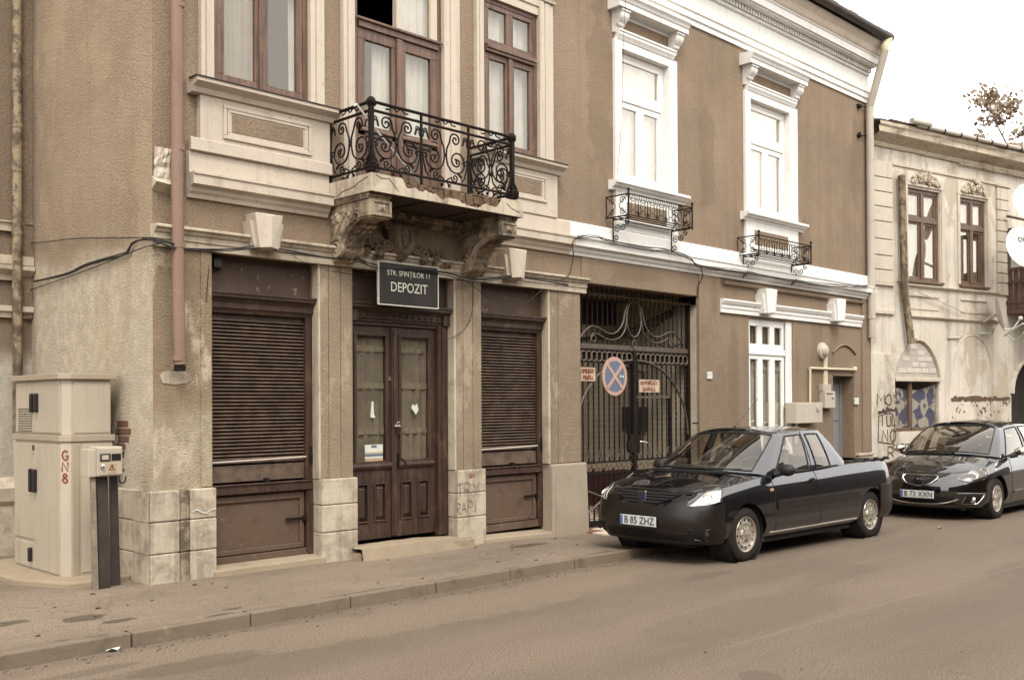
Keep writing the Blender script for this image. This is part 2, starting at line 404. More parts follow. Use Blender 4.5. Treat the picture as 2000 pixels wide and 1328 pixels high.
M['nbcream'] = stucco('neighbour_plaster', A(214, 203, 186), grain=30, depth=.25, weather=A(176, 158, 134), patch=.65, streak=.55, gc=.15)
M['nbtrim'] = paint('neighbour_trim', A(205, 192, 172), .85, A(128, 102, 78), .4, 2.4, .5, A(196, 174, 144), .4, .4, .35)
M['nbcornice'] = paint('neighbour_cornice', A(200, 184, 160), .9, A(84, 66, 52), .6, 1.6, .6, A(228, 212, 184), .6, .5, .6)
M['nbgrey'] = paint('neighbour_render', A(186, 176, 162), .9, A(150, 138, 122), .4, 3, .2, None, 0, .7, .6)
M['nbblock'] = paint('neighbour_block', A(206, 198, 184), .9, A(170, 158, 142), .5, 5, .2, None, 0, .6, .5)
M['nbwood'] = wood('neighbour_joinery', A(110, 86, 68), A(140, 114, 94), .5)
M['oldwood'] = wood('old_balcony_wood', A(98, 74, 60), A(136, 112, 92), .7)
M['dish'] = plain('dish_paint', A(236, 224, 204), .5, 0, .05, 4, 0)
M['greydoor'] = paint('grey_blue_door', A(142, 138, 138), .5, A(110, 104, 102), .3, 3, .3, None, 0, .1)
M['boxgrey'] = paint('grey_meter_box', A(196, 184, 166), .5, A(150, 136, 116), .25, 3, .3, None, 0, .06)
M['pipecream'] = paint('cream_gas_pipe', A(222, 202, 168), .5, A(160, 140, 110), .3, 4, .2, None, 0, .1)
M['brick'] = paint('brick_face', A(112, 78, 62), .9, A(66, 46, 38), .6, 9, .0, A(160, 138, 112), .5, .8, .5)
M['passage'] = stucco('passage_plaster', A(214, 197, 172), grain=40, depth=.3, streak=.25, weather=A(176, 160, 134), patch=.5)
M['dado'] = paint('passage_dado', A(92, 56, 48), .7, A(60, 38, 33), .5, 3, .3, None, 0, .2)
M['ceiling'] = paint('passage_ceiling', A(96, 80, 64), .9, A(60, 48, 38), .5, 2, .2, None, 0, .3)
M['tile_a'] = paint('red_paving_tile', A(150, 106, 84, 2.0), .8, A(100, 76, 62, 2.0), .4, 8, 0, None, 0, .3)
M['tile_b'] = paint('white_paving_tile', A(214, 200, 176, 1.7), .8, A(150, 132, 110, 2.0), .4, 8, 0, None, 0, .3)
M['bark'] = paint('bark', A(120, 98, 78), .9, A(80, 62, 48), .5, 8, .4, None, 0, .8)
M['roofdark'] = plain('roof_sheet', A(84, 68, 56), .6, 0, .3, 3, .3, 20)
def leafmat(name, col):
    s = NT(name); c = s.mix(s.ramp(s.noise(2.5, 3), .35, .65), scale_c(col, .7), scale_c(col, 1.35))
    s.fin(c, .6, None, 0, .3)
    try: s.b.inputs['Transmission Weight'].default_value = 0
    except Exception: pass
    return s.m
M['leaf'] = leafmat('leaf', A(138, 118, 98)); M['leaf2'] = leafmat('leaf_pale', A(172, 152, 128))
# ground
def road_mat():
    s = NT('asphalt_road'); col = A(150, 131, 112, 2.0)
    lane = s.noise(1.0, 5, .55, s.pos((.10, 1.1, 1), rot=(0, 0, .06)))
    c = s.mix(s.ramp(lane, .28, .72), scale_c(col, .78), scale_c(col, 1.22))
    c = s.mix(s.math('MULTIPLY', s.ramp(s.noise(.5, 6, .65), .42, .75), .5), c, scale_c(col, 1.35))
    dust = blobmask(s, [(6.2, -2.35, 2.6, .5), (3.6, -2.1, 1.6, .28), (8.2, -2.15, 1.4, .3)], .55, 2.2)
    c = s.mix(s.math('MULTIPLY', dust, .45), c, A(186, 164, 136, 2.0))
    drk = blobmask(s, [(3.55, -2.5, .55, .2), (2.9, -2.15, .35, .1), (5.92, -5.49, .16, .16), (9.0, -3.0, .5, .12), (15.2, -4.3, .6, .1)], .5, 5)
    c = s.mix(s.math('MULTIPLY', drk, .5), c, scale_c(col, .5))
    pt = blobmask(s, [(7.6, -4.4, 1.5, .5), (12.5, -5.4, 2.2, .45), (4.2, -4.9, .9, .35), (17.5, -5.2, 2.0, .4), (10.2, -3.9, .7, .25)], .3, 1.3)
    c = s.mix(s.math('MULTIPLY', pt, .35), c, scale_c(col, .66))
    vo = s.n('ShaderNodeTexVoronoi'); vo.feature = 'DISTANCE_TO_EDGE'; vo.inputs['Scale'].default_value = .55; wn = s.n('ShaderNodeTexNoise'); wn.inputs['Scale'].default_value = 2.0; wn.inputs['Detail'].default_value = 6; s.l(s.geo.outputs['Position'], wn.inputs['Vector'])
    wv = s.n('ShaderNodeVectorMath'); wv.operation = 'MULTIPLY_ADD'; s.l(wn.outputs['Color'], wv.inputs[0]); wv.inputs[1].default_value = (.9, .9, 0); s.l(s.geo.outputs['Position'], wv.inputs[2]); s.l(wv.outputs[0], vo.inputs['Vector'])
    ck = s.math('MULTIPLY', s.ramp(vo.outputs[0], .001, .006, True), s.ramp(s.noise(.4, 3), .5, .6)); c = s.mix(s.math('MULTIPLY', ck, .5), c, scale_c(col, .45))
    stone = s.noise(75, 3, .7); c = s.mix(s.ramp(stone, .40, .57), scale_c(col, .54), c)
    c = s.mix(s.math('MULTIPLY', s.ramp(s.noise(48, 2, .5), .70, .74), .8), c, scale_c(col, 1.8))
    wl = s.math('ABSOLUTE', s.math('ADD', s.math('MULTIPLY', s.math('SUBTRACT', s.xyz()[0], 5.1), -.048), s.math('SUBTRACT', -4.79, s.math('ADD', s.xyz()[1], s.math('MULTIPLY', s.noise(4, 3), .05)))))
    seg = s.math('MULTIPLY', s.ramp(s.xyz()[0], 6.9, 6.2, False), s.ramp(s.xyz()[0], 4.4, 4.9))
    c = s.mix(s.math('MULTIPLY', s.math('MULTIPLY', s.ramp(wl, .006, .018, True), .22), s.ramp(s.xyz()[0], 6.7, 6.3, True)), c, scale_c(col, 1.6))
    nb = s.bump(stone, .7, .012); nb = s.bump(s.noise(6, 5), .4, .02, nb)
    return s.fin(c, .85, nb, 0, .25)
def walk_mat():
    s = NT('asphalt_pavement'); col = A(164, 145, 124, 2.0)
    c = s.mix(s.ramp(s.noise(.9, 6, .65, s.pos((.5, 1.2, 1))), .3, .7), scale_c(col, .76), scale_c(col, 1.2))
    c = s.mix(s.math('MULTIPLY', s.ramp(s.noise(3.5, 6, .7), .45, .75), .5), c, scale_c(col, 1.32))
    p = [GP(330/2, 1205, .13), GP(235, 1208, .13), GP(430, 1196, .13), GP(455, 1184, .13), GP(1032, 1062, .12), GP(10, 1218, .13), GP(120, 1247, .12)]
    r = [(.20, .12), (.16, .07), (.16, .05), (.1, .03), (.36, .12), (.2, .08), (.06, .02)]
    d = blobmask(s, [(q.x, q.y, a, b) for q, (a, b) in zip(p, r)], .7, 7)
    c = s.mix(s.math('MULTIPLY', d, .92), c, scale_c(col, .28))
    cr = s.n('ShaderNodeTexVoronoi'); cr.feature = 'DISTANCE_TO_EDGE'; cr.inputs['Scale'].default_value = .75
    wv = s.n('ShaderNodeVectorMath'); wv.operation = 'ADD'; s.l(s.geo.outputs['Position'], wv.inputs[0])
    wn = s.n('ShaderNodeTexNoise'); wn.inputs['Scale'].default_value = 3; wn.inputs['Detail'].default_value = 5; s.l(s.geo.outputs['Position'], wn.inputs['Vector'])
    ws = s.n('ShaderNodeVectorMath'); ws.operation = 'SCALE'; ws.inputs['Scale'].default_value = .5; s.l(wn.outputs['Color'], ws.inputs[0]); s.l(ws.outputs[0], wv.inputs[1])
    s.l(wv.outputs[0], cr.inputs['Vector'])
    c = s.mix(s.math('MULTIPLY', s.ramp(cr.outputs[0], .002, .009, True), .4), c, scale_c(col, .45))
    stone = s.noise(70, 3, .7); c = s.mix(s.ramp(stone, .36, .58), scale_c(col, .62), c)
    nb = s.bump(stone, .7, .012); nb = s.bump(s.noise(5, 5), .5, .03, nb)
    nb = s.bump(s.ramp(cr.outputs[0], 0, .012), .4, .01, nb)
    return s.fin(c, s.mix(d, (.88,)*3, (.5,)*3), nb, 0, .25)
M['road'] = road_mat(); M['walk'] = walk_mat()
M['kerb'] = paint('kerb_concrete', A(140, 123, 104, 1.8), .9, A(82, 68, 56, 1.8), .6, 3, .3, A(172, 152, 128, 1.8), .4, .6, .4)
M['slabstep'] = paint('step_stone', A(186, 166, 138, 1.8), .9, A(128, 108, 86, 1.8), .5, 3.5, 0, A(206, 188, 160, 1.8), .5, .6, .5)
# cars
def carpaint(name, col, rough=.25):
    s = NT(name); s.val(s.b.inputs['Base Color'], col); s.b.inputs['Roughness'].default_value = .4; s.b.inputs['Specular IOR Level'].default_value = .1
    s.b.inputs['Coat Weight'].default_value = 1.0; s.b.inputs['Coat Roughness'].default_value = .02; s.b.inputs['Coat IOR'].default_value = 1.95
    d = s.ramp(s.noise(2.5, 6, .7), .45, .8); s.val(s.b.inputs['Base Color'], s.mix(s.math('MULTIPLY', d, .06), col, (.015, .012, .010)))
    s.l(s.bump(s.noise(3, 2), .015, .03), s.b.inputs['Coat Normal']); return s.m
M['navy'] = carpaint('navy_car_paint', (.0012, .0012, .003)); M['blackpaint'] = carpaint('black_car_paint', (.0016, .0012, .001))
M['bumper'] = plain('grey_bumper_plastic', A(24, 17, 13), .36, 0, .15, 5, .1, 160, .5)
M['trim'] = plain('black_rubber', (.012, .010, .009), .6, 0, .2, 9, .1)
M['liner'] = plain('wheel_arch_liner', (.012, .010, .008), .9, 0, .4, 6, .4, 20)
M['tyre'] = paint('tyre_rubber', A(36, 28, 23), .85, A(92, 77, 63), .45, 5, 0, None, 0, .5)
M['steel'] = plain('silver_wheel', A(196, 186, 170), .35, .55, .12, 9, .1, 30)
M['alloy'] = plain('alloy_wheel', A(206, 196, 182), .3, .6, .1, 9, .05, 30)
M['chrome'] = plain('chrome', (.8, .77, .72), .12, 1.0, .03, 3, 0)
M['hole'] = plain('dark_recess', (.006, .005, .005), .9, 0, .2, 5, 0)
M['lens'] = glass('clear_lens', (.97, .96, .94), 2.2)
M['reflector'] = plain('lamp_reflector', (.9, .88, .84), .3, .35, .1, 30, .5, 22)
M['redlens'] = plain('red_lens', A(120, 40, 30), .15, 0, .1, 20, 0, 10, .6)
M['plate'] = plain('number_plate_white', A(232, 226, 212), .5, 0, .06, 20, 0)
M['plateblue'] = plain('number_plate_blue', A(84, 108, 156), .5, 0, .06, 20, 0)
M['plateblack'] = plain('number_plate_black', A(30, 26, 25), .5, 0, .05, 20, 0)
M['carglass'] = glass('car_glass', (.72, .71, .68), 2.2)
M['cabin'] = plain('cabin_plastic', A(70, 62, 56), .8, 0, .2, 4, .1)
M['seatcloth'] = plain('seat_cloth', A(96, 86, 76), .95, 0, .15, 8, .2, 60)
M['mudflap'] = paint('dusty_arch', A(130, 110, 90), .95, A(70, 58, 48), .5, 6, 0, None, 0, .5)
M['emblem'] = plain('blue_emblem', A(36, 42, 68), .3, 0, .1, 20, 0)
# ------------------------------------------------------------------ ground
KY = -1.70                                           # kerb line
def dip(x): return smooth(9.25, 9.95, x)*(1-smooth(13.5, 14.2, x))
def kerb_z(x): return .105*(1-dip(x)) + .03*dip(x)
def wall_z(x): return (.15-.055*smooth(4.3, 10.3, x))*(1-.35*dip(x))
def walk_z(x, y):
    t = max(0, min(1, (y-KY)/(-KY))); return kerb_z(x)*(1-t)+wall_z(x)*t
def kerb_y(x): return KY if x < 17.5 else KY-(x-17.5)*math.tan(NA)
m = MB()
def roadfn(u, v): return (-60+u*180, -70+v*70, 0)
m.add([(-400, -400, 0), (600, -400, 0), (600, 500, 0), (-400, 500, 0)], [(0, 1, 2, 3)])
tag(build(m, 'road', M['road'], recentre=False), kind='structure')
m = MB()
xs = [-30, -20, -12, -8, -5, -3, -1] + [i*.35 for i in range(0, 62)] + [22.5, 24, 28, 34, 44]
ysn = 10
o = []
for x in xs:
    ky = kerb_y(x)+.125
    for j in range(ysn+1):
        far = 12.0 if x < 4.0 else .45 if x < 10.44 else .45 if x > 13.21 else .45
        t = j/ysn
        y = ky+(0-ky)*min(1, t*ysn/(ysn-1)) if j < ysn else far
        zz = walk_z(x, min(y, 0)) if x < 17.5 else .105
        m.v.append(Vector((x, y, zz + .006*mnoise.noise(Vector((x*1.3, y*1.7, 0))))))
n = ysn+1
for i in range(len(xs)-1):
    for j in range(ysn): m.f.append([i*n+j, (i+1)*n+j, (i+1)*n+j+1, i*n+j+1]); m.m.append(0)
pav = tag(build(m, 'pavement', M['walk'], sm=40, recentre=False), kind='structure')
# kerb: one stone after another
ke = bpy.data.objects.new('kerb', None); ke.location = (5, KY, 0); put(ke); ke['kind'] = 'structure'
base = None; x = -14.6; i = 0
while x < 44:
    L = 1.0 if x < 17 else 1.02
    xm = x+L/2; z = kerb_z(xm); bend = xm > 17.5
    a = 0 if not bend else -NA
    # end heights follow the dropped kerb
    mm = MB(); za, zb = kerb_z(x), kerb_z(x+L); j = random.uniform(-.004, .004)
    w0, w1 = -.0+j, .128
    if not (-6 < x < 24): L = 1.0
    mm.add([(-L/2+.006, w0, -.1), (L/2-.006, w0, -.1), (L/2-.006, w1, -.1), (-L/2+.006, w1, -.1),
            (-L/2+.006, w0+.014, za+.004), (L/2-.006, w0+.014, zb+.004), (L/2-.006, w1, za*0+zb+.004), (-L/2+.006, w1, za+.004)],
           [(0,3,2,1),(4,5,6,7),(0,1,5,4),(1,2,6,5),(2,3,7,6),(3,0,4,7)])
    me = mm.mesh('kerb_stone'); me.materials.append(M['kerb'])
    o = bpy.data.objects.new('kerb_stone', me); o.location = (xm, kerb_y(xm), 0); o.rotation_euler = (0, 0, a); put(o, ke)
    b = o.modifiers.new('bevel', 'BEVEL'); b.width = .012; b.segments = 2
    x += L
# litter on the road and the pavement
def scrap(px, py, z, s, label, mat, cat='litter'):
    p = GP(px, py, z); mm = MB(); n = 9
    pts = [(math.cos(2*PI*k/n)*s*random.uniform(.5, 1.1), math.sin(2*PI*k/n)*s*.6*random.uniform(.5, 1.1)) for k in range(n)]
    vs = [(p.x+a, p.y+b, p.z+.012+random.uniform(0, s*.35)) for a, b in pts]
    mm.add(vs+[(p.x, p.y, p.z+.012+s*.2)], [(k, (k+1) % n, n) for k in range(n)])
    mm.add([(v[0], v[1], v[2]-.01) for v in vs]+[(p.x, p.y, p.z+.003)], [((k+1) % n, k, n) for k in range(n)])
    tag(build(mm, 'paper_scrap', mat), label, cat)
scrap(222, 1271, 0, .06, 'crumpled white paper scrap in the gutter near the left of the kerb', M['whitepaper'])
scrap(1836, 1032, 0, .055, 'small white paper scrap on the road in front of the black hatchback', M['whitepaper'])
scrap(497, 1130, .13, .05, 'pale scrap on the pavement below the left shutter stall riser', M['card']) if False else None
scrap(246, 1130, .15, .05, 'white litter scrap between the meter posts and the corner plinth', M['whitepaper'])

random.seed(64); mb = MB()
for k in range(380):
    x = random.uniform(1.5, 16); t = random.random()
    y = KY-abs(random.gauss(0, .10))-.01 if t < .78 else random.uniform(-6.2, -1.9) if t < .86 else random.uniform(-1.5, -.1)
    z = 0 if y < KY else walk_z(x, y)
    mb.blob((x, y, z+.002), random.uniform(.004, .013) if t < .9 else random.uniform(.012, .022), 5, 3, .4, (1.3, 1, .6))
o = build(mb, 'grit', M['rubble']); o['kind'] = 'stuff'; o['label'] = 'loose grit and crumbs along the kerb and on the asphalt'; o['category'] = 'grit'
# ------------------------------------------------------------------ the corner building
BX0, BX1, BH = 4.38, 19.05, 9.0
bld = empty('corner_building', (11.7, 3, .1), 'two storey corner building of brown stucco with shuttered shop front, balcony and gateway', 'building')
SIDE_D = 3.0
R0 = .14
OPEN = dict(shop1=(4.985, 6.229, .12, 3.31), door=(6.665, 8.157, .2, 3.31), shop2=(8.60, 9.814, .12, 3.31), gate=(10.45, 13.2, .02, 3.45),
            gw=(14.68, 16.10, .85, 3.21), bdoor=(17.55, 18.38, .05, 2.30),
            w1=(5.0, 6.10, 4.93, 6.84), bd=(6.69, 7.97, 4.165, 6.84), w3=(8.64, 9.62, 4.93, 6.84), w4=(11.30, 12.46, 4.93, 6.84), w5=(14.68, 15.98, 4.93, 6.84))
def wallcells(mb, x0, x1, z0, z1, ops, y, rev):
    X = sorted({x0, x1, *[v for o in ops for v in o[:2] if x0 < v < x1]}); Z = sorted({z0, z1, *[v for o in ops for v in o[2:] if z0 < v < z1]})
    for i in range(len(X)-1):
        for j in range(len(Z)-1):
            cx, cz = (X[i]+X[i+1])/2, (Z[j]+Z[j+1])/2
            if any(o[0] < cx < o[1] and o[2] < cz < o[3] for o in ops): continue
            mb.add([(X[i], y, Z[j]), (X[i+1], y, Z[j]), (X[i+1], y, Z[j+1]), (X[i], y, Z[j+1])], [(0, 1, 2, 3)])
    for a, b, c, d in ops:
        mb.add([(a, y, c), (a, y, d), (a, y+rev, d), (a, y+rev, c)], [(0, 1, 2, 3)])
        mb.add([(b, y, c), (b, y+rev, c), (b, y+rev, d), (b, y, d)], [(0, 1, 2, 3)])
        mb.add([(a, y, d), (b, y, d), (b, y+rev, d), (a, y+rev, d)], [(0, 1, 2, 3)])
        mb.add([(a, y, c), (a, y+rev, c), (b, y+rev, c), (b, y, c)], [(0, 1, 2, 3)])
YS_ = .11; ZS = 3.42                                            # where the street-level render gives way to the upper wall
def walls():
    def own(mb, name, mat): return build(mb, name, mat, bld, recentre=False)
    m = MB(); wallcells(m, 4.985, 10.45, 0, ZS, [OPEN['shop1'], OPEN['door'], OPEN['shop2']], 0, .5); own(m, 'street_wall', M['stucco_low'])
    m = MB(); wallcells(m, BX0, 4.985, 0, ZS, [], 0, .5); own(m, 'corner_pier', M['stucco_corner'])
    m = MB(); wallcells(m, 13.2, BX1, 0, ZS, [OPEN['gw'], OPEN['bdoor']], 0, .5)
    # drop the gate's own reveals, the passage has walls of its own
    own(m, 'street_wall', M['stucco'])
    m = MB(); wallcells(m, BX0, BX1, ZS, BH, [OPEN[k] for k in ('w1', 'bd', 'w3', 'w4', 'w5')] + [(10.45, 13.2, ZS-.1, 3.45)], 0, .34); own(m, 'upper_wall', M['stucco'])
    # side wall on the side street, back and dark core
    m = MB(); m.add([(BX0, 0, 0), (BX0, SIDE_D+3, 0), (BX0, SIDE_D+3, BH), (BX0, 0, BH)], [(0, 1, 2, 3)]); own(m, 'side_wall', M['stucco_side'])
    m = MB(); m.add([(BX1, 0, 0), (BX1, 2.6, 0), (BX1, 2.6, BH), (BX1, 0, BH)], [(0, 1, 2, 3)]); wallcells(m, BX0, BX1, 0, BH, [(10.45, 13.2, -.1, 3.3)], 2.6, .1); own(m, 'rear_wall', M['stucco'])
    m = MB()                                         # room floors, backs and party walls, left and right of the passage
    for x0, x1 in ((BX0+.05, 10.3), (13.5, BX1-.05)):
        m.box(x0, x1, 2.4, 2.5, 0, BH-.1); m.box(x0, x1, .36, 2.4, 3.62, 3.9)
    m.box(10.3, 13.5, 2.4, 2.5, 3.9, BH-.1); m.box(10.3, 13.5, .36, 2.4, 3.72, 3.9)
    for xa in (10.25, 13.5, 6.4, 8.35, 14.2, 16.6): m.box(xa, xa+.06, .52, 2.4, 0 if xa in (10.25, 13.5) else 0, 3.6); m.box(xa, xa+.06, .36, 2.4, 3.9, BH-.1)
    own(m, 'interior', M['room'])
walls()
# grooved strips on the street piers
def strips(xs, z0, z1, mat, y=-.012):
    for a, b in zip(xs[:-1], xs[1:]):
        mb = MB(); mb.box(a+.004, b-.004, y, .02, z0, z1); build(mb, 'pier_strip', mat, bld, bevel=.004)
strips([6.235, 6.345, 6.50, 6.66], 1.02, 3.30, M['stucco_low']); strips([8.17, 8.29, 8.45, 8.595], 1.02, 3.30, M['stucco_low'])
strips([9.83, 9.99, 10.44], 1.02, 3.30, M['stucco_low']); strips([4.86, 4.98], 1.02, 3.30, M['stucco_corner'])
# plinths of squared stone
def course(xs, zs, y0, y1, mat, name='stone_block', bev=.012):
    for k in range(len(zs)-1):
        for a, b in zip(xs[:-1], xs[1:]):
            mb = MB(); j = random.uniform(-.004, .004); mb.box(a+.003, b-.003, y0+j, y1, zs[k]+.003, zs[k+1]-.003)
            build(mb, name, mat, bld, bevel=bev)
course([4.32, 4.62], [0, .42, .72, 1.01], -.06, .02, M['stone']); course([4.72, 5.0], [0, .42, .72, 1.01], -.06, .02, M['stone']); course([4.62, 4.72], [0, .42, .72, 1.01], -.056, .02, M['sootstone'])
for xa in (6.2285, 8.1565, 9.8135): mb = MB(); mb.box(xa-.012, xa+.03, -.010, YS_, 1.02, 3.30); build(mb, 'pier_edge', M['greytrim'], bld, bevel=.004)
for ys in ((-.062, .28), (.28, .62), (.62, 1.1), (1.1, 1.6), (1.6, 2.2), (2.2, 2.95)):
    for z0, z1 in ((0, .42), (.42, .72), (.72, 1.01)):
        mb = MB(); mb.box(4.32, BX0+.03, ys[0]+.003, ys[1]-.003, z0+.003, z1-.003) if ys[0] > 0 else mb.box(4.312, 4.3165, -.055, ys[1]-.003, z0+.003, z1-.003)
        build(mb, 'stone_block', M['stone'], bld, bevel=.01 if ys[0] > 0 else None)
for a, b in ((6.22, 6.69), (8.15, 8.62)):
    course([a, b], [0, .45, .74, 1.02], -.06, .13, M['stone'])
mb = MB()
mb.add([(9.80, -.085, 0), (10.53, -.085, 0), (10.53, .13, 0), (9.80, .13, 0), (9.815, -.06, 1.01), (10.51, -.06, 1.01), (10.51, .13, 1.01), (9.815, .13, 1.01)], [(0,3,2,1),(4,5,6,7),(0,1,5,4),(1,2,6,5),(2,3,7,6),(3,0,4,7)])
build(mb, 'pier_plinth', M['render_plinth'], bld, bevel=.02)
mb = MB(); mb.box(18.45, 19.04, -.06, .02, 0, .78); build(mb, 'pier_plinth', M['render_plinth'], bld, bevel=.02)
mb = MB(); mb.box(18.43, 19.045, -.075, .02, .78, .83); build(mb, 'plinth_cap', M['greytrim'], bld, bevel=.01)
# right half: flat piers beside the gateway and at the end
for a, b in ((13.215, 13.79), (18.68, 19.045)):
    mb = MB(); mb.box(a, b, -.035, .02, .02 if a < 15 else .835, 3.83); build(mb, 'pier', M['stucco'], bld, bevel=.006)

# ---- bands
def prof(pts): return pts
LB0, LB1 = FZ(410, 490, -.06), FZ(364, 442, -.12)
def lintel(x0, x1, z0, z1, mat, name='lintel_band', proj=.12):
    h = z1-z0; mb = MB()
    mb.alongx([(.02, z0), (-.04, z0), (-.04, z0+.34*h), (-.055, z0+.36*h), (-.055, z0+.62*h), (-.075, z0+.66*h), (-.09, z0+.80*h), (-proj, z0+.86*h), (-proj, z1-.01), (-proj+.02, z1), (.02, z1+.01)], x0, x1)
    return build(mb, name, mat, bld)
lintel(4.37, 10.54, 3.30, 3.50, M['greytrim'])
lintel(13.80, 18.64, 3.245, 3.46, M['white'], proj=.10)
def belt(x0, x1, mat, mat2, zt=4.245, y=-.07):
    mb = MB(); mb.alongx([(.02, 4.03), (-y*0-.06, 4.03), (-.06, zt-.02), (-.05, zt), (.02, zt+.005)], x0, x1); build(mb, 'belt_course', mat, bld)
    mb = MB(); mb.alongx([(.02, 3.80), (-.035, 3.80), (-.045, 3.835), (-.075, 3.86), (-.085, 3.90), (-.15, 3.915), (-.15, 4.0), (-.165, 4.01), (-.165, 4.03), (.02, 4.032)], x0, x1)
    return build(mb, 'belt_moulding', mat2, bld)
belt(4.72, 6.325, M['cream'], M['cream']); belt(8.62, 10.2, M['cream'], M['cream']); belt(10.2, BX1, M['white'], M['white'])
# broken stub of the belt beside the corner
mb = MB()
mb.grid(lambda u, v: (4.375+u*.20, -.03-.03*v-.03*mnoise.noise(Vector((u*5, v*5, 1))), 3.86+v*.36), 8, 8)
build(mb, 'broken_belt', M['cream'], bld)
mb = MB(); mb.add([(4.375, .0, 3.83), (4.58, .0, 3.80), (4.60, -.09, 3.87), (4.375, -.10, 3.89), (4.375, .0, 3.95), (4.60, .0, 3.96)], [(0, 1, 2, 3), (3, 2, 5, 4), (0, 3, 4), (1, 5, 2)])
build(mb, 'broken_belt', M['greytrim'], bld)
# grey soffit strip under the right belt (fascia over the gate)
mb = MB(); mb.alongx([(.03, 3.45), (-.02, 3.45), (-.02, 3.80), (.03, 3.80)], 10.47, 13.21); build(mb, 'gate_beam', M['stucco'], bld, bevel=.01)
mb = MB(); mb.alongx([(-.06, 3.70), (-.07, 3.72), (-.07, 3.74), (.0, 3.75), (.0, 3.69)], 13.9, 18.7); build(mb, 'string_course', M['stucco'], bld)
# ---- keystones
def keystone(xc, z0, z1, w, mat, parent=bld, sh=.09):
    h = z1-z0
    mb = MB(); wt, wb = w*.44, w*.30
    mb.add([(xc-wb, -.19, z0), (xc+wb, -.19, z0), (xc+wt, -.19, z1), (xc-wt, -.19, z1), (xc, -.235, z0+.01), (xc, -.235, z1-.06*h),
            (xc-wb, .0, z0), (xc+wb, .0, z0), (xc+wt, .0, z1), (xc-wt, .0, z1)],
           [(0, 4, 5, 3), (4, 1, 2, 5), (3, 5, 2), (0, 1, 4), (3, 2, 8, 9), (0, 6, 7, 1), (0, 3, 9, 6), (1, 7, 8, 2)])
    k = build(mb, 'keystone', mat, parent, bevel=.004)
    for s in (-1, 1):
        mb = MB(); zt = z0+h*.78
        mb.extr([(xc+s*wb*.8, z0-.0), (xc+s*(wb+.10*w), z0-.0), (xc+s*(wt+.10*w), zt), (xc+s*wt*.8, zt)], -.145, .0, lambda p, a: (p[0], a, p[1]))
        build(mb, 'keystone_wing', mat, k)
    return k
keystone(FX(522, 455, -.2)+.03, 3.37, FZ(540, 420, -.2), .36, M['cream']); keystone(FX(1011, 520, -.2)+.02, 3.37, FZ(1011, 486, -.2), .36, M['cream'])
keystone(FX(1509, 600, -.2), 3.29, FZ(1509, 568, -.2)+.03, .40, M['white']); keystone(FX(1645, 610, -.2), 3.29, FZ(1645, 587, -.2)+.03, .40, M['white'])

# ---- main cornice
CP = [(.02, 7.62), (-.03, 7.62), (-.03, 7.70), (-.055, 7.71), (-.055, 7.80), (-.075, 7.82), (-.075, 7.85), (.0, 7.86), (.02, 7.86)]
mb = MB(); mb.alongx(CP, 9.2, BX1+.002); build(mb, 'architrave', M['white'], bld)
mb = MB(); mb.alongx([(.02, 7.86), (-.012, 7.86), (-.012, 8.16), (.02, 8.16)], BX0, BX1+.001); build(mb, 'frieze', M['white'], bld)
mb = MB(); mb.alongx([(.02, 8.16), (-.03, 8.16), (-.045, 8.20), (-.045, 8.215), (-.03, 8.22), (-.03, 8.30), (.02, 8.30)], 4.2, BX1+.003); build(mb, 'bed_moulding', M['white'], bld)
mb = MB(); n = 0
xx = 4.3
while xx < BX1-.03: mb.box(xx, xx+.045, -.085, -.03, 8.222, 8.298); xx += .085
o = build(mb, 'dentil_course', M['white'], bld); o['kind'] = 'stuff'
mb = MB(); xx = 4.3
while xx < BX1-.03: mb.box(xx, xx+.03, -.055, -.035, 8.165, 8.195); xx += .05
o = build(mb, 'bead_course', M['white'], bld); o['kind'] = 'stuff'
mb = MB(); mb.alongx([(.02, 8.30), (-.20, 8.31), (-.20, 8.335), (-.235, 8.335), (-.235, 8.45), (-.25, 8.46), (-.265, 8.49), (.02, 8.49)], 4.1, BX1+.004); build(mb, 'corona', M['white'], bld)
mb = MB(); mb.alongx([(.02, 8.49), (-.275, 8.49), (-.29, 8.52), (-.31, 8.60), (-.36, 8.68), (-.37, 8.73), (.02, 8.73)], 4.1, BX1+.003); build(mb, 'cyma_moulding', M['cream'], bld)
# roof and gutter
mb = MB(); mb.add([(4.0, -.42, 8.80), (BX1+.03, -.42, 8.80), (BX1+.03, 2.9, 9.6), (4.0, 2.9, 9.6), (4.0, -.42, 8.76), (BX1+.03, -.42, 8.76), (BX1+.03, 2.9, 9.55), (4.0, 2.9, 9.55)], [(0, 1, 2, 3), (7, 6, 5, 4), (0, 4, 5, 1), (1, 5, 6, 2), (3, 7, 4, 0), (2, 6, 7, 3)])
roof = build(mb, 'roof', M['roofdark'], bld)
mb = MB()
gp_ = [(-.46+.085*math.cos(a), 8.82+.085*math.sin(a)) for a in [PI+PI*k/10 for k in range(11)]]
mb.alongx(gp_+[(-.375+.0, 8.835), (-.545, 8.835)][::1], 4.0, BX1+.02)
build(mb, 'gutter', M['darkgutter'], roof)
mb = MB(); xx = 4.4
random.seed(3)
while xx < BX1: mb.box(xx, xx+random.uniform(.25, .34), -.50, -.25, 8.845, 8.87+random.uniform(0, .02)); xx += .36
o = build(mb, 'roof_tile_edge', M['darkgutter'], roof); o['kind'] = 'stuff'

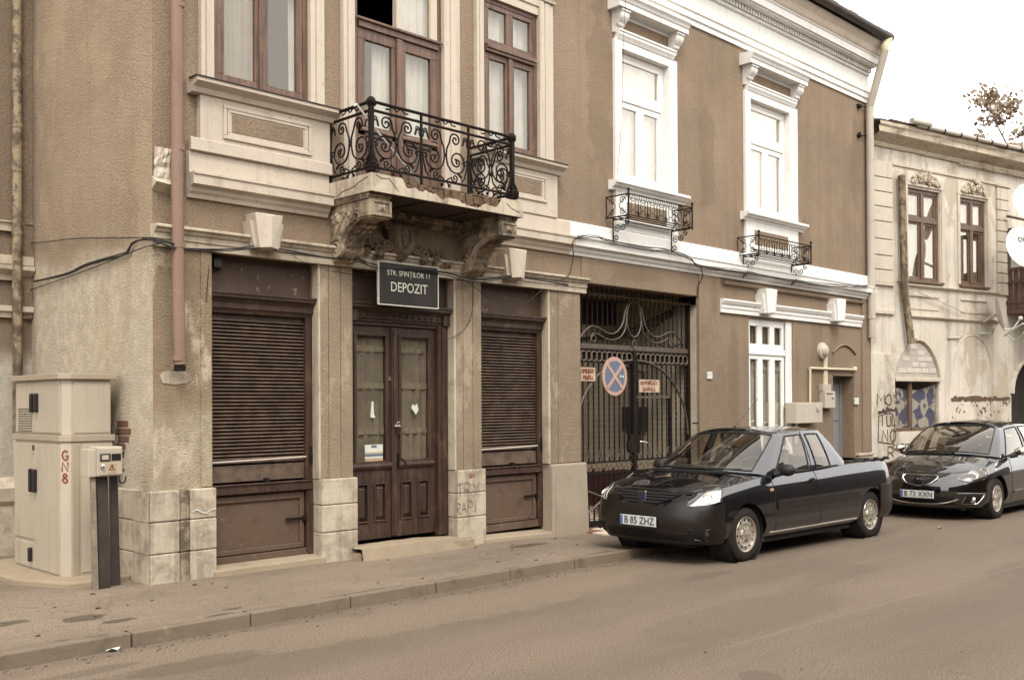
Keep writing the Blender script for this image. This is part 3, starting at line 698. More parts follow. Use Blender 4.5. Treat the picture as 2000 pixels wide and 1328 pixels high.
# ------------------------------------------------------------------ windows
def bar(mb, x0, x1, y0, y1, z0, z1): mb.box(x0, x1, y0, y1, z0, z1)
def pane(parent, x0, x1, z0, z1, y, mat):
    mb = MB(); mb.box(x0, x1, y, y+.006, z0, z1); return build(mb, 'pane', mat, parent)
def curtain(parent, x0, x1, z0, z1, y, mat, folds=9, amp=.025, ragged=0, name='curtain'):
    ph = random.uniform(0, 6)
    mb = MB(); nx = folds*6
    def fn(u, v):
        x = x0+(x1-x0)*u
        if ragged: x = x0+(x1-x0)*(u*(1+ragged*(mnoise.noise(Vector((v*5, 2, ph)))-.1)))
        return (x, y+amp*math.sin(u*folds*2*PI+ph)*(1-.3*v)+.01*math.sin(u*23+v*3), z0+(z1-z0)*v)
    mb.grid(fn, nx, 6 if not ragged else 24); return build(mb, name, mat, parent, sm=60)
def casing(x0, x1, z0, z1, w0, w1, y, mat, parent, top=None):
    """moulded surround: left w0 wide, right w1 wide"""
    mb = MB(); top = top if top is not None else w1
    for a, b in ((x0-w0, x0), (x1, x1+w1)):
        mb.box(a, b, y, .02, z0, z1+top)
        q = (b-a); mb.box(a+q*.0, a+q*.30, y-.022, y+.001, z0, z1+top); mb.box(a+q*.42, a+q*.72, y-.010, y+.001, z0, z1+top)
    mb.box(x0, x1, y, .02, z1, z1+top); mb.box(x0-w0*0, x1, y-.018, y+.001, z1+top*.55, z1+top)
    return build(mb, 'casing', mat, parent, bevel=.004)
def sash(parent, x0, x1, z0, z1, y, fw, mat, pmat, name='sash', d=.045):
    mb = MB(); mb.box(x0, x1, y, y+d, z0, z0+fw*1.15); mb.box(x0, x1, y, y+d, z1-fw, z1); mb.box(x0, x0+fw, y, y+d, z0+fw*1.15, z1-fw); mb.box(x1-fw, x1, y, y+d, z0+fw*1.15, z1-fw)
    o = build(mb, name, mat, parent, bevel=.005)
    pane(parent, x0+fw-.005, x1-fw+.005, z0+fw*1.15-.005, z1-fw+.005, y+d*.5, pmat); return o

def window_frame(x0, x1, z0, z1, y, fw, mat, name='window'):
    mb = MB(); mb.box(x0, x0+fw, y, y+.09, z0, z1); mb.box(x1-fw, x1, y, y+.09, z0, z1); mb.box(x0+fw, x1-fw, y, y+.09, z1-fw, z1); mb.box(x0+fw, x1-fw, y, y+.09, z0, z0+fw)
    return build(mb, name, mat, bld, bevel=.006)
YW = .0
def brown_window(x0, x1, z0, z1, zt, key):
    w = window_frame(x0, x1, z0, z1, YW, .055, M['brown'])
    xm = (x0+x1)/2
    mb = MB(); mb.box(x0+.055, x1-.055, YW-.035, YW+.07, zt-.05, zt+.05); mb.box(x0+.055, x1-.055, YW-.055, YW-.034, zt-.012, zt+.035); build(mb, 'transom', M['brown'], w, bevel=.005)
    sash(w, x0+.058, xm+.001, z0+.058, zt-.052, YW+.005, .075, M['brown'], M['glassold']); sash(w, xm+.003, x1-.058, z0+.058, zt-.052, YW+.005, .075, M['brown'], M['glassold'])
    mb = MB(); mb.box(xm-.035, xm+.035, YW-.02, YW+.004, z0+.07, zt-.055); build(mb, 'meeting_stile', M['brown'], w, bevel=.008)
    sash(w, x0+.058, xm+.001, zt+.052, z1-.058, YW+.005, .06, M['brown'], M['glassold']); sash(w, xm+.003, x1-.058, zt+.052, z1-.058, YW+.005, .06, M['brown'], M['glassold'])
    return w
w1 = brown_window(*OPEN['w1'], 6.28, 'w1'); casing(*OPEN['w1'], .15, .19, -.04, M['cream'], w1, .16)
curtain(w1, 5.06, 5.53, 4.95, 6.8, .13, M['curtain_dim'], 5, .012); curtain(w1, 5.94, 6.14, 4.95, 6.8, .12, M['curtain'], 2, .02)
w3 = brown_window(*OPEN['w3'], 6.22, 'w3'); casing(*OPEN['w3'], .14, .28, -.04, M['cream'], w3, .2)
curtain(w3, 8.68, 9.70, 4.95, 6.8, .13, M['curtain'], 7, .015)
# cap over window 3 and 1 (mostly above the picture)
for (a, b, mt) in ((4.84, 6.30, 'cream'), (8.48, 9.92, 'cream')):
    mb = MB(); mb.alongx([(.02, 7.05), (-.07, 7.05), (-.08, 7.10), (-.12, 7.13), (-.12, 7.17), (.02, 7.18)], a, b); build(mb, 'window_hood', M[mt], bld)
# balcony door
x0, x1, z0, z1 = OPEN['bd']; zt = 6.02
bdw = window_frame(x0, x1, z0, z1, YW, .06, M['brown'], 'balcony_door'); casing(x0, x1, 4.26, z1, .17, .27, -.04, M['cream'], bdw, .18)
mb = MB(); mb.box(x0+.06, x1-.06, YW-.03, YW+.07, zt-.05, zt+.05); mb.box(x0+.02, x1-.02, YW-.06, YW-.029, zt+.02, zt+.05); build(mb, 'transom', M['brown'], bdw, bevel=.006)
xm = (x0+x1)/2
for a, b in ((x0+.062, xm-.002), (xm+.002, x1-.062)):
    mb = MB(); zb = 4.85
    mb.box(a, b, YW, YW+.05, 4.18, 4.30); mb.box(a, b, YW, YW+.05, zb-.07, zb+.05); mb.box(a, b, YW, YW+.05, zt-.17, zt-.05)
    mb.box(a, a+.10, YW, YW+.05, 4.30, zt-.17); mb.box(b-.10, b, YW, YW+.05, 4.30, zt-.17)
    d = build(mb, 'door_leaf', M['brown'], bdw, bevel=.006)
    pane(bdw, a+.098, b-.098, zb+.048, zt-.168, YW+.025, M['glassold'])
    mb = MB(); mb.box(a+.10, b-.10, YW+.02, YW+.04, 4.30, zb-.07); mb.box(a+.15, b-.15, YW+.005, YW+.021, 4.36, zb-.13); build(mb, 'door_panel', M['brown'], bdw, bevel=.01)
    mb = MB(); mb.alongx([(YW+.0, zb-.03), (YW-.035, zb-.02), (YW-.035, zb+.0), (YW+.0, zb+.03)], a+.03, b-.03); build(mb, 'weather_bar', M['brown'], bdw)
mb = MB(); mb.box(xm-.045, xm+.045, YW-.025, YW-.001, 4.2, zt-.055); build(mb, 'meeting_stile', M['brown'], bdw, bevel=.01)
for a, b in ((xm-.03, xm+.03), (x1-.16, x1-.06)): mb = MB(); mb.box(a, b, YW, YW+.06, zt+.05, z1-.06); build(mb, 'fanlight_bar', M['cream'], bdw)
pane(bdw, xm+.03, x1-.16, zt+.05, z1-.06, YW+.03, M['glassold'])
curtain(bdw, x0+.36, xm-.0, 4.3, 5.9, .13, M['curtain'], 4, .015); curtain(bdw, xm+.02, x1-.1, 4.3, 6.7, .13, M['curtain'], 5, .015)

# aprons and sills under the brown windows
def apron(x0, x1, z0, z1, y, mat, name='window_apron'):
    a = MB(); a.box(x0, x1, y, .02, z0, z1); o = build(a, name, mat, bld, bevel=.006)
    m0, m1, n0, n1 = x0+.16*(x1-x0), x1-.16*(x1-x0), z0+.30*(z1-z0), z1-.10*(z1-z0)
    f = MB(); w = .035
    for k, (dy) in enumerate((.02, .012)):
        q = k*.045
        f.box(m0+q, m1-q, y-dy, y+.001, n0+q*.7, n0+q*.7+w); f.box(m0+q, m1-q, y-dy, y+.001, n1-q*.7-w, n1-q*.7); f.box(m0+q, m0+q+w, y-dy-.001, y+.001, n0+q*.7+w, n1-q*.7-w); f.box(m1-q-w, m1-q, y-dy-.001, y+.001, n0+q*.7+w, n1-q*.7-w)
    build(f, 'panel_moulding', mat, o, bevel=.006)
    p = MB(); p.box(m0+.10, m1-.10, y-.006, y+.001, n0+.08, n1-.08); build(p, 'panel', M['stucco'], o)
    s = MB(); s.alongx([(y, z1-.0), (y-.03, z1+.005), (y-.05, z1+.05), (y-.10, z1+.075), (y-.13, z1+.09), (y-.13, z1+.125), (y+.08, z1+.145), (y+.08, z1)], x0-.10, x1+.06)
    sl_ = build(s, 'sill', mat, o); s = MB(); s.box(x0-.115, x1+.07, y-.145, y+.02, z1+.128, z1+.136); build(s, 'sill_flashing', M['darkgutter'], o)
    return o
apron(4.83, 6.33, 4.245, 4.80, -.075, M['cream']); apron(8.57, 9.93, 4.245, 4.80, -.075, M['cream'])
mb = MB(); mb.alongx([(-.06, 4.246), (-.10, 4.25), (-.10, 4.36), (-.07, 4.375)], 4.72, 6.34); build(mb, 'apron_base', M['cream'], bld)

# white windows with hoods and consoles
def white_window(key, zt, curt):
    x0, x1, z0, z1 = OPEN[key]; y = .06
    for a, b in ((x0, x0+.012), (x1-.012, x1)): m_ = MB(); m_.box(a, b, -.03, y+.1, z0, z1); build(m_, 'reveal', M['white'], bld)
    m_ = MB(); m_.box(x0+.012, x1-.012, -.03, y+.1, z1-.012, z1); build(m_, 'reveal', M['white'], bld)
    x0 += .013; x1 -= .013; z1 -= .013
    w = window_frame(x0, x1, z0, z1, y, .06, M['whitewin'])
    xm = (x0+x1)/2
    mb = MB(); mb.box(x0+.06, x1-.06, y-.02, y+.07, zt-.05, zt+.05); build(mb, 'transom', M['whitewin'], w, bevel=.008)
    sash(w, x0+.062, xm, z0+.062, zt-.052, y+.0, .085, M['whitewin'], M['glass']); sash(w, xm+.002, x1-.062, z0+.062, zt-.052, y+.0, .085, M['whitewin'], M['glass'])
    sash(w, x0+.062, x1-.062, zt+.052, z1-.062, y+.0, .06, M['whitewin'], M['glass'])
    curtain(w, x0+.02, x1+.12, z0, z1, .17, M['curtain'], 8, .015)
    wc = .135 if key == 'w4' else .14; we = .21 if key == 'w4' else .27
    mb = MB()
    for a, b in ((x0-wc, x0), (x1, x1+we)):
        mb.box(a, b, -.05, .03, 4.245, z1+.12); mb.box(a+.02, b-.05*(b-a > .15), -.062, -.049, 4.9, z1+.10)
    mb.box(x0, x1, -.05, .03, z1, z1+.12); build(mb, 'casing', M['white'], w, bevel=.006)
    mb = MB(); X0, X1 = x0-wc, x1+we
    mb.alongx([(.0, z1+.12), (-.06, z1+.12), (-.075, z1+.15), (-.095, z1+.18), (-.095, z1+.215), (-.11, z1+.225), (-.11, z1+.25), (.0, z1+.255)], X0+.04, X1-.10); build(mb, 'head_moulding', M['white'], w)
    zf0, zf1 = z1+.255, z1+.50
    mb = MB(); mb.box(X0+.13, X1-.18, -.02, .02, zf0, zf1); build(mb, 'frieze_panel', M['stucco'], w)
    mb = MB(); mb.box(X0+.10, X1-.15, -.03, .0, zf1-.05, zf1); build(mb, 'frieze_moulding', M['white'], w)
    zh = zf1
    mb = MB(); mb.alongx([(.0, zh), (-.20, zh+.005), (-.22, zh+.005), (-.22, zh+.075), (-.235, zh+.085), (-.25, zh+.12), (-.28, zh+.15), (-.28, zh+.175), (.0, zh+.20)], X0-.10, X1+.06); hood = build(mb, 'window_hood', M['white'], w)
    for xc in (X0+.075, X1-.10):
        c = MB(); cw = .085
        pts = [(-.0, zf0-.05), (-.045, zf0-.05), (-.06, zf0+.0), (-.08, zf0+.05), (-.12, zf0+.08), (-.165, zf0+.12), (-.185, zf0+.17), (-.18, zf0+.205), (-.19, zf0+.21), (-.19, zf0+.24), (.0, zf0+.24)]
        c.alongx(pts, xc-cw, xc+cw)
        for s in (-1, 1): c.tube([(xc+s*cw, -.13+q[0], zf0+.155+q[1]) for q in spiral(0, 0, .05, 1.4, 0, 1, 16)], .009, 5)
        for k in range(4): c.blob((xc-cw*.65+k*cw*.43, -.10, zf0+.055), .018, 5, 4, .1, (1, 1.2, 1.8))
        c.box(xc-cw-.012, xc+cw+.012, -.20, 0, zf0+.215, zf0+.243)
        build(c, 'console', M['white'], w, sm=40)
    s = MB(); s.alongx([(.03, 4.80), (-.06, 4.80), (-.07, 4.83), (-.12, 4.85), (-.14, 4.88), (-.17, 4.885), (-.17, 4.925), (.03, 4.94)], X0-.11, X1+.16); build(s, 'sill', M['white'], w)
    p = MB(); p.box(x0-.05, x1+.05, -.055, .02, 4.245, 4.80); build(p, 'apron', M['white'], w, bevel=.01)
    p = MB(); p.box(x0+.1, x1-.1, -.062, -.054, 4.42, 4.66); build(p, 'apron_panel', M['stucco'], w)
    p = MB(); p.box(x0+.04, x1-.04, -.085, -.054, 4.34, 4.385); p.box(x0+.04, x1-.04, -.075, -.054, 4.385, 4.41); build(p, 'apron_moulding', M['white'], w, bevel=.006)
    return w
white_window('w4', 6.18, 1); white_window('w5', 6.18, 1)
# street-level white window
x0, x1, z0, z1 = OPEN['gw']
gw = window_frame(x0, x1, z0, z1, .05, .05, M['whitewin'])
mb = MB(); mb.box(x1-.19, x1, .02, .049, z0, z1); build(mb, 'casing', M['white'], gw)
xr = x1-.20; zt = FZ(1500, 688, .05); w3_ = (xr-x0-.05)/3
mb = MB(); mb.box(x0+.05, xr, .03, .11, zt-.05, zt+.05); build(mb, 'transom', M['whitewin'], gw, bevel=.006)
for k in range(3):
    a = x0+.05+k*w3_
    sash(gw, a+.002, a+w3_-.002, z0+.05, zt-.052, .055, .075, M['whitewin'], M['glass']); sash(gw, a+.002, a+w3_-.002, zt+.052, z1-.05, .055, .07, M['whitewin'], M['glass'])
    if k == 0: curtain(gw, x0-.1, x1+.1, z0+.03, zt-.05, .135, M['curtain'], 14, .012)
    if k == 0: curtain(gw, x0-.1, x1+.1, zt+.02, z1, .135, M['curtain_dim'], 12, .012)
    m2 = MB(); m2.box(a+.07, a+w3_-.06, .10, .115, zt-.30, zt-.28); build(m2, 'curtain_rail', M['whitewin'], gw)
mb = MB(); mb.box(x0-.02, x1+.03, -.05, .06, z0-.07, z0); build(mb, 'sill', M['white'], gw, bevel=.008)
# side door, grey
x0, x1, z0, z1 = OPEN['bdoor']
sd = MB(); sd.box(x0, x0+.05, .25, .33, .1, z1); sd.box(x1-.05, x1, .25, .33, .1, z1); sd.box(x0+.05, x1-.05, .25, .33, z1-.05, z1)
sdo = build(sd, 'side_door', M['greydoor'], bld, bevel=.005)
xm = x0+.42
for a, b in ((x0+.05, xm-.003), (xm+.003, x1-.05)):
    mb = MB(); mb.box(a, b, .28, .32, .12, z1-.05); l = build(mb, 'door_leaf', M['greydoor'], sdo, bevel=.004)
    for za, zb in ((.25, .75), (.85, 1.35), (1.45, 2.15)):
        q = MB(); q.box(a+.06, b-.06, .268, .281, za, zb); build(q, 'door_panel', M['greydoor'], sdo, bevel=.008)
# blind arch outline over the side door
pts = []
for k in range(15):
    t = k/14; pts.append((17.52+t*.92, -.012, 2.72+.16*math.sin(t*PI)))
mb = MB(); mb.tube(pts, .022, 6); build(mb, 'arch_moulding', M['stucco'], bld, sm=60)
# ------------------------------------------------------------------ shop front
YS = .134
def shop(key, x0, x1, slat_top, slat_bot, seed, px_lock):
    random.seed(seed)
    fas = MB(); fas.box(x0, x1, YS+.02, YS+.05, 2.94, 3.32); fo = build(fas, 'fascia_board', M['peeling'], bld)
    mb = MB(); mb.alongx([(YS+.05, 2.73), (YS-.02, 2.73), (YS-.03, 2.76), (YS-.05, 2.78), (YS-.05, 2.83), (YS-.07, 2.86), (YS-.11, 2.885), (YS-.11, 2.91), (YS-.125, 2.915), (YS-.125, 2.935), (YS+.05, 2.95)], x0+.002, x1-.002); build(mb, 'fascia_cornice', M['door'], bld)
    sh = MB(); sh.box(x0, x0+.035, YS-.02, YS+.09, .25, 2.735); sh.box(x1-.085, x1, YS-.02, YS+.09, .25, 2.735); sh.box(x0+.035, x1-.085, YS+.03, YS+.09, 2.66, 2.735)
    s = build(sh, 'roller_shutter', M['door'], bld, bevel=.006)
    a, b = x0+.037, x1-.087
    n = 40; dz = (slat_top-slat_bot)/n
    pr = [(YS+.08, 0), (YS+.075, .0), (YS+.072, .30*dz), (YS+.036, .33*dz), (YS+.022, .50*dz), (YS+.022, .68*dz), (YS+.034, .88*dz), (YS+.07, .985*dz), (YS+.08, .99*dz)]
    mb = MB(); mb.alongx(pr, a, b); first = None
    for k in range(n):
        z = slat_bot+k*dz
        if first is None:
            mb = MB(); mb.alongx([(p[0], p[1]+z) for p in pr], a, b); first = build(mb, 'slat', M['shutter'], s, sm=50)
        else: inst(first, 'slat', (first.location.x, first.location.y+random.uniform(-.002, .002), z), s)
    mb = MB(); mb.box(a, b, YS+.02, YS+.07, slat_bot-.17, slat_bot-.004); build(mb, 'bottom_rail', M['shutter'], s, bevel=.005)
    zb = slat_bot-.175
    mb = MB(); mb.box(x0+.02, x1-.03, YS-.045, YS+.07, zb-.115, zb-.015); mb.box(x0+.02, x1-.03, YS-.06, YS-.044, zb-.03, zb-.012); build(mb, 'window_ledge', M['door'], bld, bevel=.008)
    # stall riser
    r = MB(); z0, z1 = .20, zb-.117
    r.box(x0+.01, x1-.07, YS+.03, YS+.06, z0+.0, z1); ro = build(r, 'stall_riser', M['panelmetal'], bld)
    f = MB(); w = .085
    f.box(x0+.03, x1-.10, YS+.005, YS+.031, z0+.10, z0+.10+w*.6); f.box(x0+.03, x1-.10, YS+.005, YS+.031, z1-w, z1-.02); f.box(x0+.03, x0+.03+w*.6, YS+.004, YS+.031, z0+.15, z1-w); f.box(x1-.10-w*.6, x1-.10, YS+.004, YS+.031, z0+.15, z1-w)
    f.box(x0+.0, x1-.06, YS-.01, YS+.031, z0+.0, z0+.09); build(f, 'riser_frame', M['panelmetal'], ro, bevel=.006)
    j = MB(); j.box(x1-.068, x1-.002, YS-.03, YS+.05, z0, z1); build(j, 'jamb', M['door'], bld, bevel=.006)
    lk = MB(); zl = (z0+z1)/2+.05; lk.box(x1-.33, x1-.12, YS-.004, YS+.006, zl-.012, zl+.016); lk.box(x1-.13, x1-.085, YS-.03, YS+.006, zl-.03, zl+.03); build(lk, 'riser_hasp', M['iron'], ro, bevel=.004)
    # locking bar and hasp
    br = MB(); zz = slat_bot+.035; br.tube([(x0+.02, YS-.005, zz), (x1-.02, YS-.005, zz+.02)], .012, 6); build(br, 'locking_bar', M['zinc'], s, sm=50)
    br = MB(); br.tube([(x1-.03, YS-.02, zz+.13), (x1-.03, YS-.03, zz+.02), (x1-.03, YS-.02, zz-.06)], .014, 6); br.box(x1-.055, x1-.005, YS-.03, YS-.005, zz-.04, zz+.06); build(br, 'bar_bracket', M['iron'], s)
    hp = MB(); xm = x0+.55*(x1-x0); hp.box(xm-.025, xm+.02, YS-.03, YS+.02, zb-.06, zb+.03); hp.tube([(xm, YS-.045, zb-.05), (xm-.02, YS-.055, zb-.005), (xm+.02, YS-.055, zb+.02), (xm, YS-.045, zb-.02)], .007, 5); build(hp, 'padlock', M['iron'], s)
    sp = MB(); sp.add([(x0-.02, -.10, .0), (x1+.03, -.09, .0), (x1+.03, .18, .0), (x0-.02, .18, .0), (x0-.02, -.085, wall_z(x0)+.055), (x1+.03, -.075, wall_z(x1)+.065), (x1+.03, .18, wall_z(x1)+.09), (x0-.02, .18, wall_z(x0)+.08)], [(0,3,2,1),(4,5,6,7),(0,1,5,4),(1,2,6,5),(2,3,7,6),(3,0,4,7)])
    build(sp, 'stone_sill', M['slabstep'], bld, bevel=.012)
    return s
shop('shop1', 4.986, 6.228, 2.68, 1.20, 1, 0); shop('shop2', 8.602, 9.812, 2.68, 1.20, 2, 0)
# small lamp box on the left fascia
mb = MB(); mb.box(5.0, 5.15, YS-.05, YS+.02, 3.15, 3.28); mb.box(5.03, 5.12, YS-.10, YS-.05, 3.16, 3.25); tag(build(mb, 'junction_box', M['black'], bevel=.01), 'small black junction box at the top left of the left shop fascia', 'junction box')
# ---- double door
x0, x1 = 6.667, 8.155; zd0, zd1 = .285, 2.72
sx1 = x1-.16
df = MB(); df.box(x0, x0+.05, YS-.02, YS+.12, .25, 2.75); df.box(sx1, x1-.01, YS-.03, YS+.12, .25, 2.75); df.box(sx1+.05, x1-.05, YS-.05, YS-.029, .25, 2.73); df.box(x0+.05, sx1, YS-.0, YS+.12, zd1-.02, 2.75)
dd = build(df, 'shop_door', M['door'], bld, bevel=.006)
mb = MB(); mb.box(x0, x1, YS+.02, YS+.05, 2.94, 3.32); build(mb, 'fascia_board', M['peeling'], bld)
mb = MB(); mb.alongx([(YS+.05, 2.74), (YS-.02, 2.74), (YS-.03, 2.77), (YS-.045, 2.78), (YS-.045, 2.84), (YS-.07, 2.865), (YS-.12, 2.89), (YS-.12, 2.92), (YS-.135, 2.925), (YS-.135, 2.945), (YS+.05, 2.96)], x0-.01, x1+.0); fc = build(mb, 'fascia_cornice', M['door'], bld)
mb = MB()
for k in range(15): mb.blob((x0+.08+k*.095, YS-.05, 2.81), .016, 6, 4, .0)
for xs in (x0+.06, x1-.06): mb.box(xs-.05, xs+.05, YS-.075, YS-.03, 2.74, 2.86)
o = build(mb, 'fascia_studs', M['door'], fc); o['kind'] = 'stuff'
mid = (x0+.05+sx1)/2
for i, (a, b) in enumerate(((x0+.052, mid-.003), (mid+.003, sx1-.002))):
    mb = MB(); y = YS+.03; st = .105; zp = 1.14; zl = 1.02
    mb.box(a, a+st, y, y+.05, zd0, zd1-.025); mb.box(b-st, b, y, y+.05, zd0, zd1-.025)
    mb.box(a+st, b-st, y, y+.05, zd0, zd0+.19); mb.box(a+st, b-st, y, y+.05, zl-.1, zp); mb.box(a+st, b-st, y, y+.05, zd1-.13, zd1-.025)
    cx = (a+b)/2; mb.box(cx-.04, cx+.04, y, y+.05, zd0+.19, zl-.1)
    lf = build(mb, 'door_leaf', M['door'], dd, bevel=.006)
    mb = MB(); mb.alongx([(y, zp-.07), (y-.025, zp-.06), (y-.04, zp-.03), (y-.03, zp-.0), (y, zp+.01)], a+.04, b-.04); build(mb, 'lock_rail_moulding', M['door'], dd)
    g = MB(); q = .028                                  # glazing moulding
    xa, xb, za, zb = a+st, b-st, zp, zd1-.13
    g.box(xa-q, xb+q, y-.018, y+.001, za-.0, za+q); g.box(xa-q, xb+q, y-.018, y+.001, zb-q*.3, zb+q); g.box(xa-q, xa+q*.3, y-.017, y+.001, za+q, zb-q*.3); g.box(xb-q*.3, xb+q, y-.017, y+.001, za+q, zb-q*.3); build(g, 'glazing_bead', M['door'], dd, bevel=.006)
    pane(dd, xa-.004, xb+.004, za-.004, zb+.004, y+.022, M['glassold'])
    curtain(dd, xa-.05, xb+.05, za-.02, zb+.0, y+.055, M['curtain_dim'], 5, .008)
    for zc in (1.50, 2.02, 2.44) if True else ():
        lb = MB(); zz = zc-(.0)
        lb.grid(lambda u, v: (xa-.04+(xb-xa+.08)*u, y+.040+.006*math.sin(u*5*2*PI), zz-.035+.07*v+.008*math.sin(u*60)*(1 if v > .5 else -1)), 40, 2)
        build(lb, 'lace_band', M['lace'], dd)
    for (pa, pb) in ((a+st, cx-.04), (cx+.04, b-st)):
        p = MB(); p.box(pa+.0, pb-.0, y+.03, y+.045, zd0+.19, zl-.1)
        p.add([(pa+.02, y+.03, zd0+.21), (pb-.02, y+.03, zd0+.21), (pb-.02, y+.03, zl-.12), (pa+.02, y+.03, zl-.12), (pa+.05, y+.0, zd0+.26), (pb-.05, y+.0, zd0+.26), (pb-.05, y+.0, zl-.17), (pa+.05, y+.0, zl-.17)], [(0, 1, 5, 4), (1, 2, 6, 5), (2, 3, 7, 6), (3, 0, 4, 7), (4, 5, 6, 7)])
        build(p, 'door_panel', M['door'], dd)
        g = MB(); q = .02; g.box(pa, pb, y-.014, y+.031, zd0+.19, zd0+.19+q); g.box(pa, pb, y-.014, y+.031, zl-.1-q, zl-.1); g.box(pa, pa+q, y-.013, y+.031, zd0+.19+q, zl-.1-q); g.box(pb-q, pb, y-.013, y+.031, zd0+.19+q, zl-.1-q); build(g, 'panel_bead', M['door'], dd, bevel=.006)
mb = MB(); mb.box(mid-.04, mid+.035, YS+.002, YS+.029, zd0+.02, zd1-.03); mb.box(mid-.02, mid+.015, YS-.012, YS+.003, zd0+.05, zd1-.05); build(mb, 'meeting_stile', M['door'], dd, bevel=.008)
# door furniture and things stuck on the panes
zl = FZ(775, 835, YS)
mb = MB(); mb.box(mid-.03, mid+.05, YS-.03, YS-.012, zl+.01, zl+.03); mb.tube([(mid+.0, YS-.035, zl+.02), (mid+.005, YS-.04, zl+.065), (mid+.035, YS-.04, zl+.065), (mid+.04, YS-.035, zl+.02)], .006, 5); mb.box(mid-.012, mid+.052, YS-.055, YS-.025, zl-.06, zl+.018); build(mb, 'padlock', M['chrome'], dd, bevel=.005)
mb = MB(); zh = FZ(783, 900, YS); mb.tube([(mid+.05, YS-.01, zh+.03), (mid+.055, YS-.05, zh+.03), (mid+.10, YS-.055, zh-.01), (mid+.12, YS-.055, zh-.05)], .010, 6); mb.box(mid+.03, mid+.06, YS-.012, YS+.025, zh-.06, zh+.09); build(mb, 'door_handle', M['iron'], dd)
mb = MB(); zz = FZ(760, 740, YS); mb.box(mid-.085, mid-.045, YS+.01, YS+.03, zz-.02, zz+.03); build(mb, 'letter_plate', M['panelmetal'], dd)
pa, pb = FX(713, 900, YS+.04), FX(748, 900, YS+.04); za, zb = FZ(730, 912, YS+.04), FZ(730, 868, YS+.04)
yp = YS+.045
poster = empty('poster', ((pa+pb)/2, yp, za), 'small striped paper poster in the left pane of the shop door', 'poster')
mb = MB(); mb.box(pa, pb, yp-.002, yp, za, zb); build(mb, 'sheet', M['whitepaper'], poster)
h = zb-za
for k, (u, v, mt) in enumerate(((.26, .40, 'orange'), (.48, .58, 'signblue'), (.60, .66, 'orange'), (.86, .97, 'signblue'))):
    mb = MB(); mb.box(pa+(.35 if v > .9 else 0)*(pb-pa), pb-(.35 if v > .9 else 0)*(pb-pa), yp-.004, yp-.0025, za+u*h, za+v*h); build(mb, 'print_band', M[mt], poster)
mb = MB(); mb.tube([((pa+pb)/2+.04*math.cos(a), yp-.004, za+.13*h+.035*math.sin(a)) for a in [2*PI*k/16 for k in range(16)]], .004, 4, True); build(mb, 'print_mark', M['spray_faint'], poster)
def sticker(pts, label):
    y = YS+.045; q = [FP(a, b, y) for a, b in pts]; mb = MB(); mb.extr([(p.x, p.z) for p in q], y-.004, y, lambda p, a: (p[0], a, p[1])); tag(build(mb, 'paper_remnant', M['whitepaper']), label, 'paper')
sticker([(723, 815), (726, 784), (729, 784), (730, 808), (733, 816)], 'thin white paper remnant stuck on the left pane of the shop door')
sticker([(803, 797), (806, 789), (810, 793), (814, 788), (817, 800), (812, 810), (808, 803)], 'torn white paper remnant stuck on the right pane of the shop door')
# threshold stone before the door, worn and broken
mb = MB()
pl = [FP(688, 1072, -.02), FP(905, 1050, -.02)]
def stepfn(u, v):
    x = 6.60+u*1.70; y = .12-v*.40-(.05*math.sin(u*3+1) if v > .6 else 0)-(.03*mnoise.noise(Vector((u*8, v*3, 0))) if v > .6 else 0)
    z = .255-.03*smooth(.5, 1, u)+.008*mnoise.noise(Vector((u*9, v*6, 3)))
    return (x, y, z if v < .9 else .06)
mb.grid(stepfn, 28, 10); mb.box(6.615, 8.285, -.20, .11, .04, .205); build(mb, 'threshold_stone', M['slabstep'], bld, sm=35)

# ------------------------------------------------------------------ balcony
bal = empty('tmp', (0, 0, 0), 'x', 'x') if False else None
SX0, SX1, SY, SZ0, SZ1 = 6.33, 8.545, -.79, 3.98, 4.165
random.seed(11)
mb = MB(); mb.box(SX0+.03, SX1-.03, SY+.07, .0, SZ0+.012, SZ1-.02); mb.box(SX0+.001, SX1-.001, SY+.055, .02, SZ1-.019, SZ1-.002)
balc = build(mb, 'balcony', M['rubble'], bld)
mb = MB(); mb.box(SX0+.02, SX1-.02, SY+.02, .02, SZ0-.002, SZ0+.011)
for k in range(1, 3): xx = SX0+.02+k*(SX1-SX0)/3; mb.box(xx-.02, xx+.02, SY+.08, -.0, SZ0-.02, SZ0-.001)
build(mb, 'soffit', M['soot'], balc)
# plaster skin of the slab: left and right ends whole, front torn away along its top
mb = MB(); mb.box(SX0, SX0+.031, SY, .02, SZ0, SZ1); build(mb, 'slab_end', M['greytrim'], balc, bevel=.004)
mb = MB(); mb.box(SX1-.031, SX1, SY, .02, SZ0, SZ1); build(mb, 'slab_end', M['greytrim'], balc, bevel=.004)
def torn(u):
    x = SX0+.03+u*(SX1-SX0-.06)
    t = smooth(.17, .21, u)*(1-smooth(.84, .87, u))
    d = .07+.13*abs(mnoise.noise(Vector((u*9, 1.3, 0))))+.05*abs(mnoise.noise(Vector((u*31, 4, 0))))
    d += .07*math.exp(-((u-.66)/.05)**2)+.05*math.exp(-((u-.44)/.06)**2)
    return x, SZ1-min(.165, d*t)
mb = MB(); N = 90; tp = [torn(k/N) for k in range(N+1)]
for k in range(N):
    (xa, za), (xb, zb) = tp[k], tp[k+1]
    mb.add([(xa, SY, SZ0), (xb, SY, SZ0), (xb, SY, zb), (xa, SY, za), (xa, SY+.045, SZ0), (xb, SY+.045, SZ0), (xb, SY+.045, zb), (xa, SY+.045, za)], [(0, 1, 2, 3), (3, 2, 6, 7), (0, 4, 5, 1)])
build(mb, 'slab_front', M['greytrim'], balc)
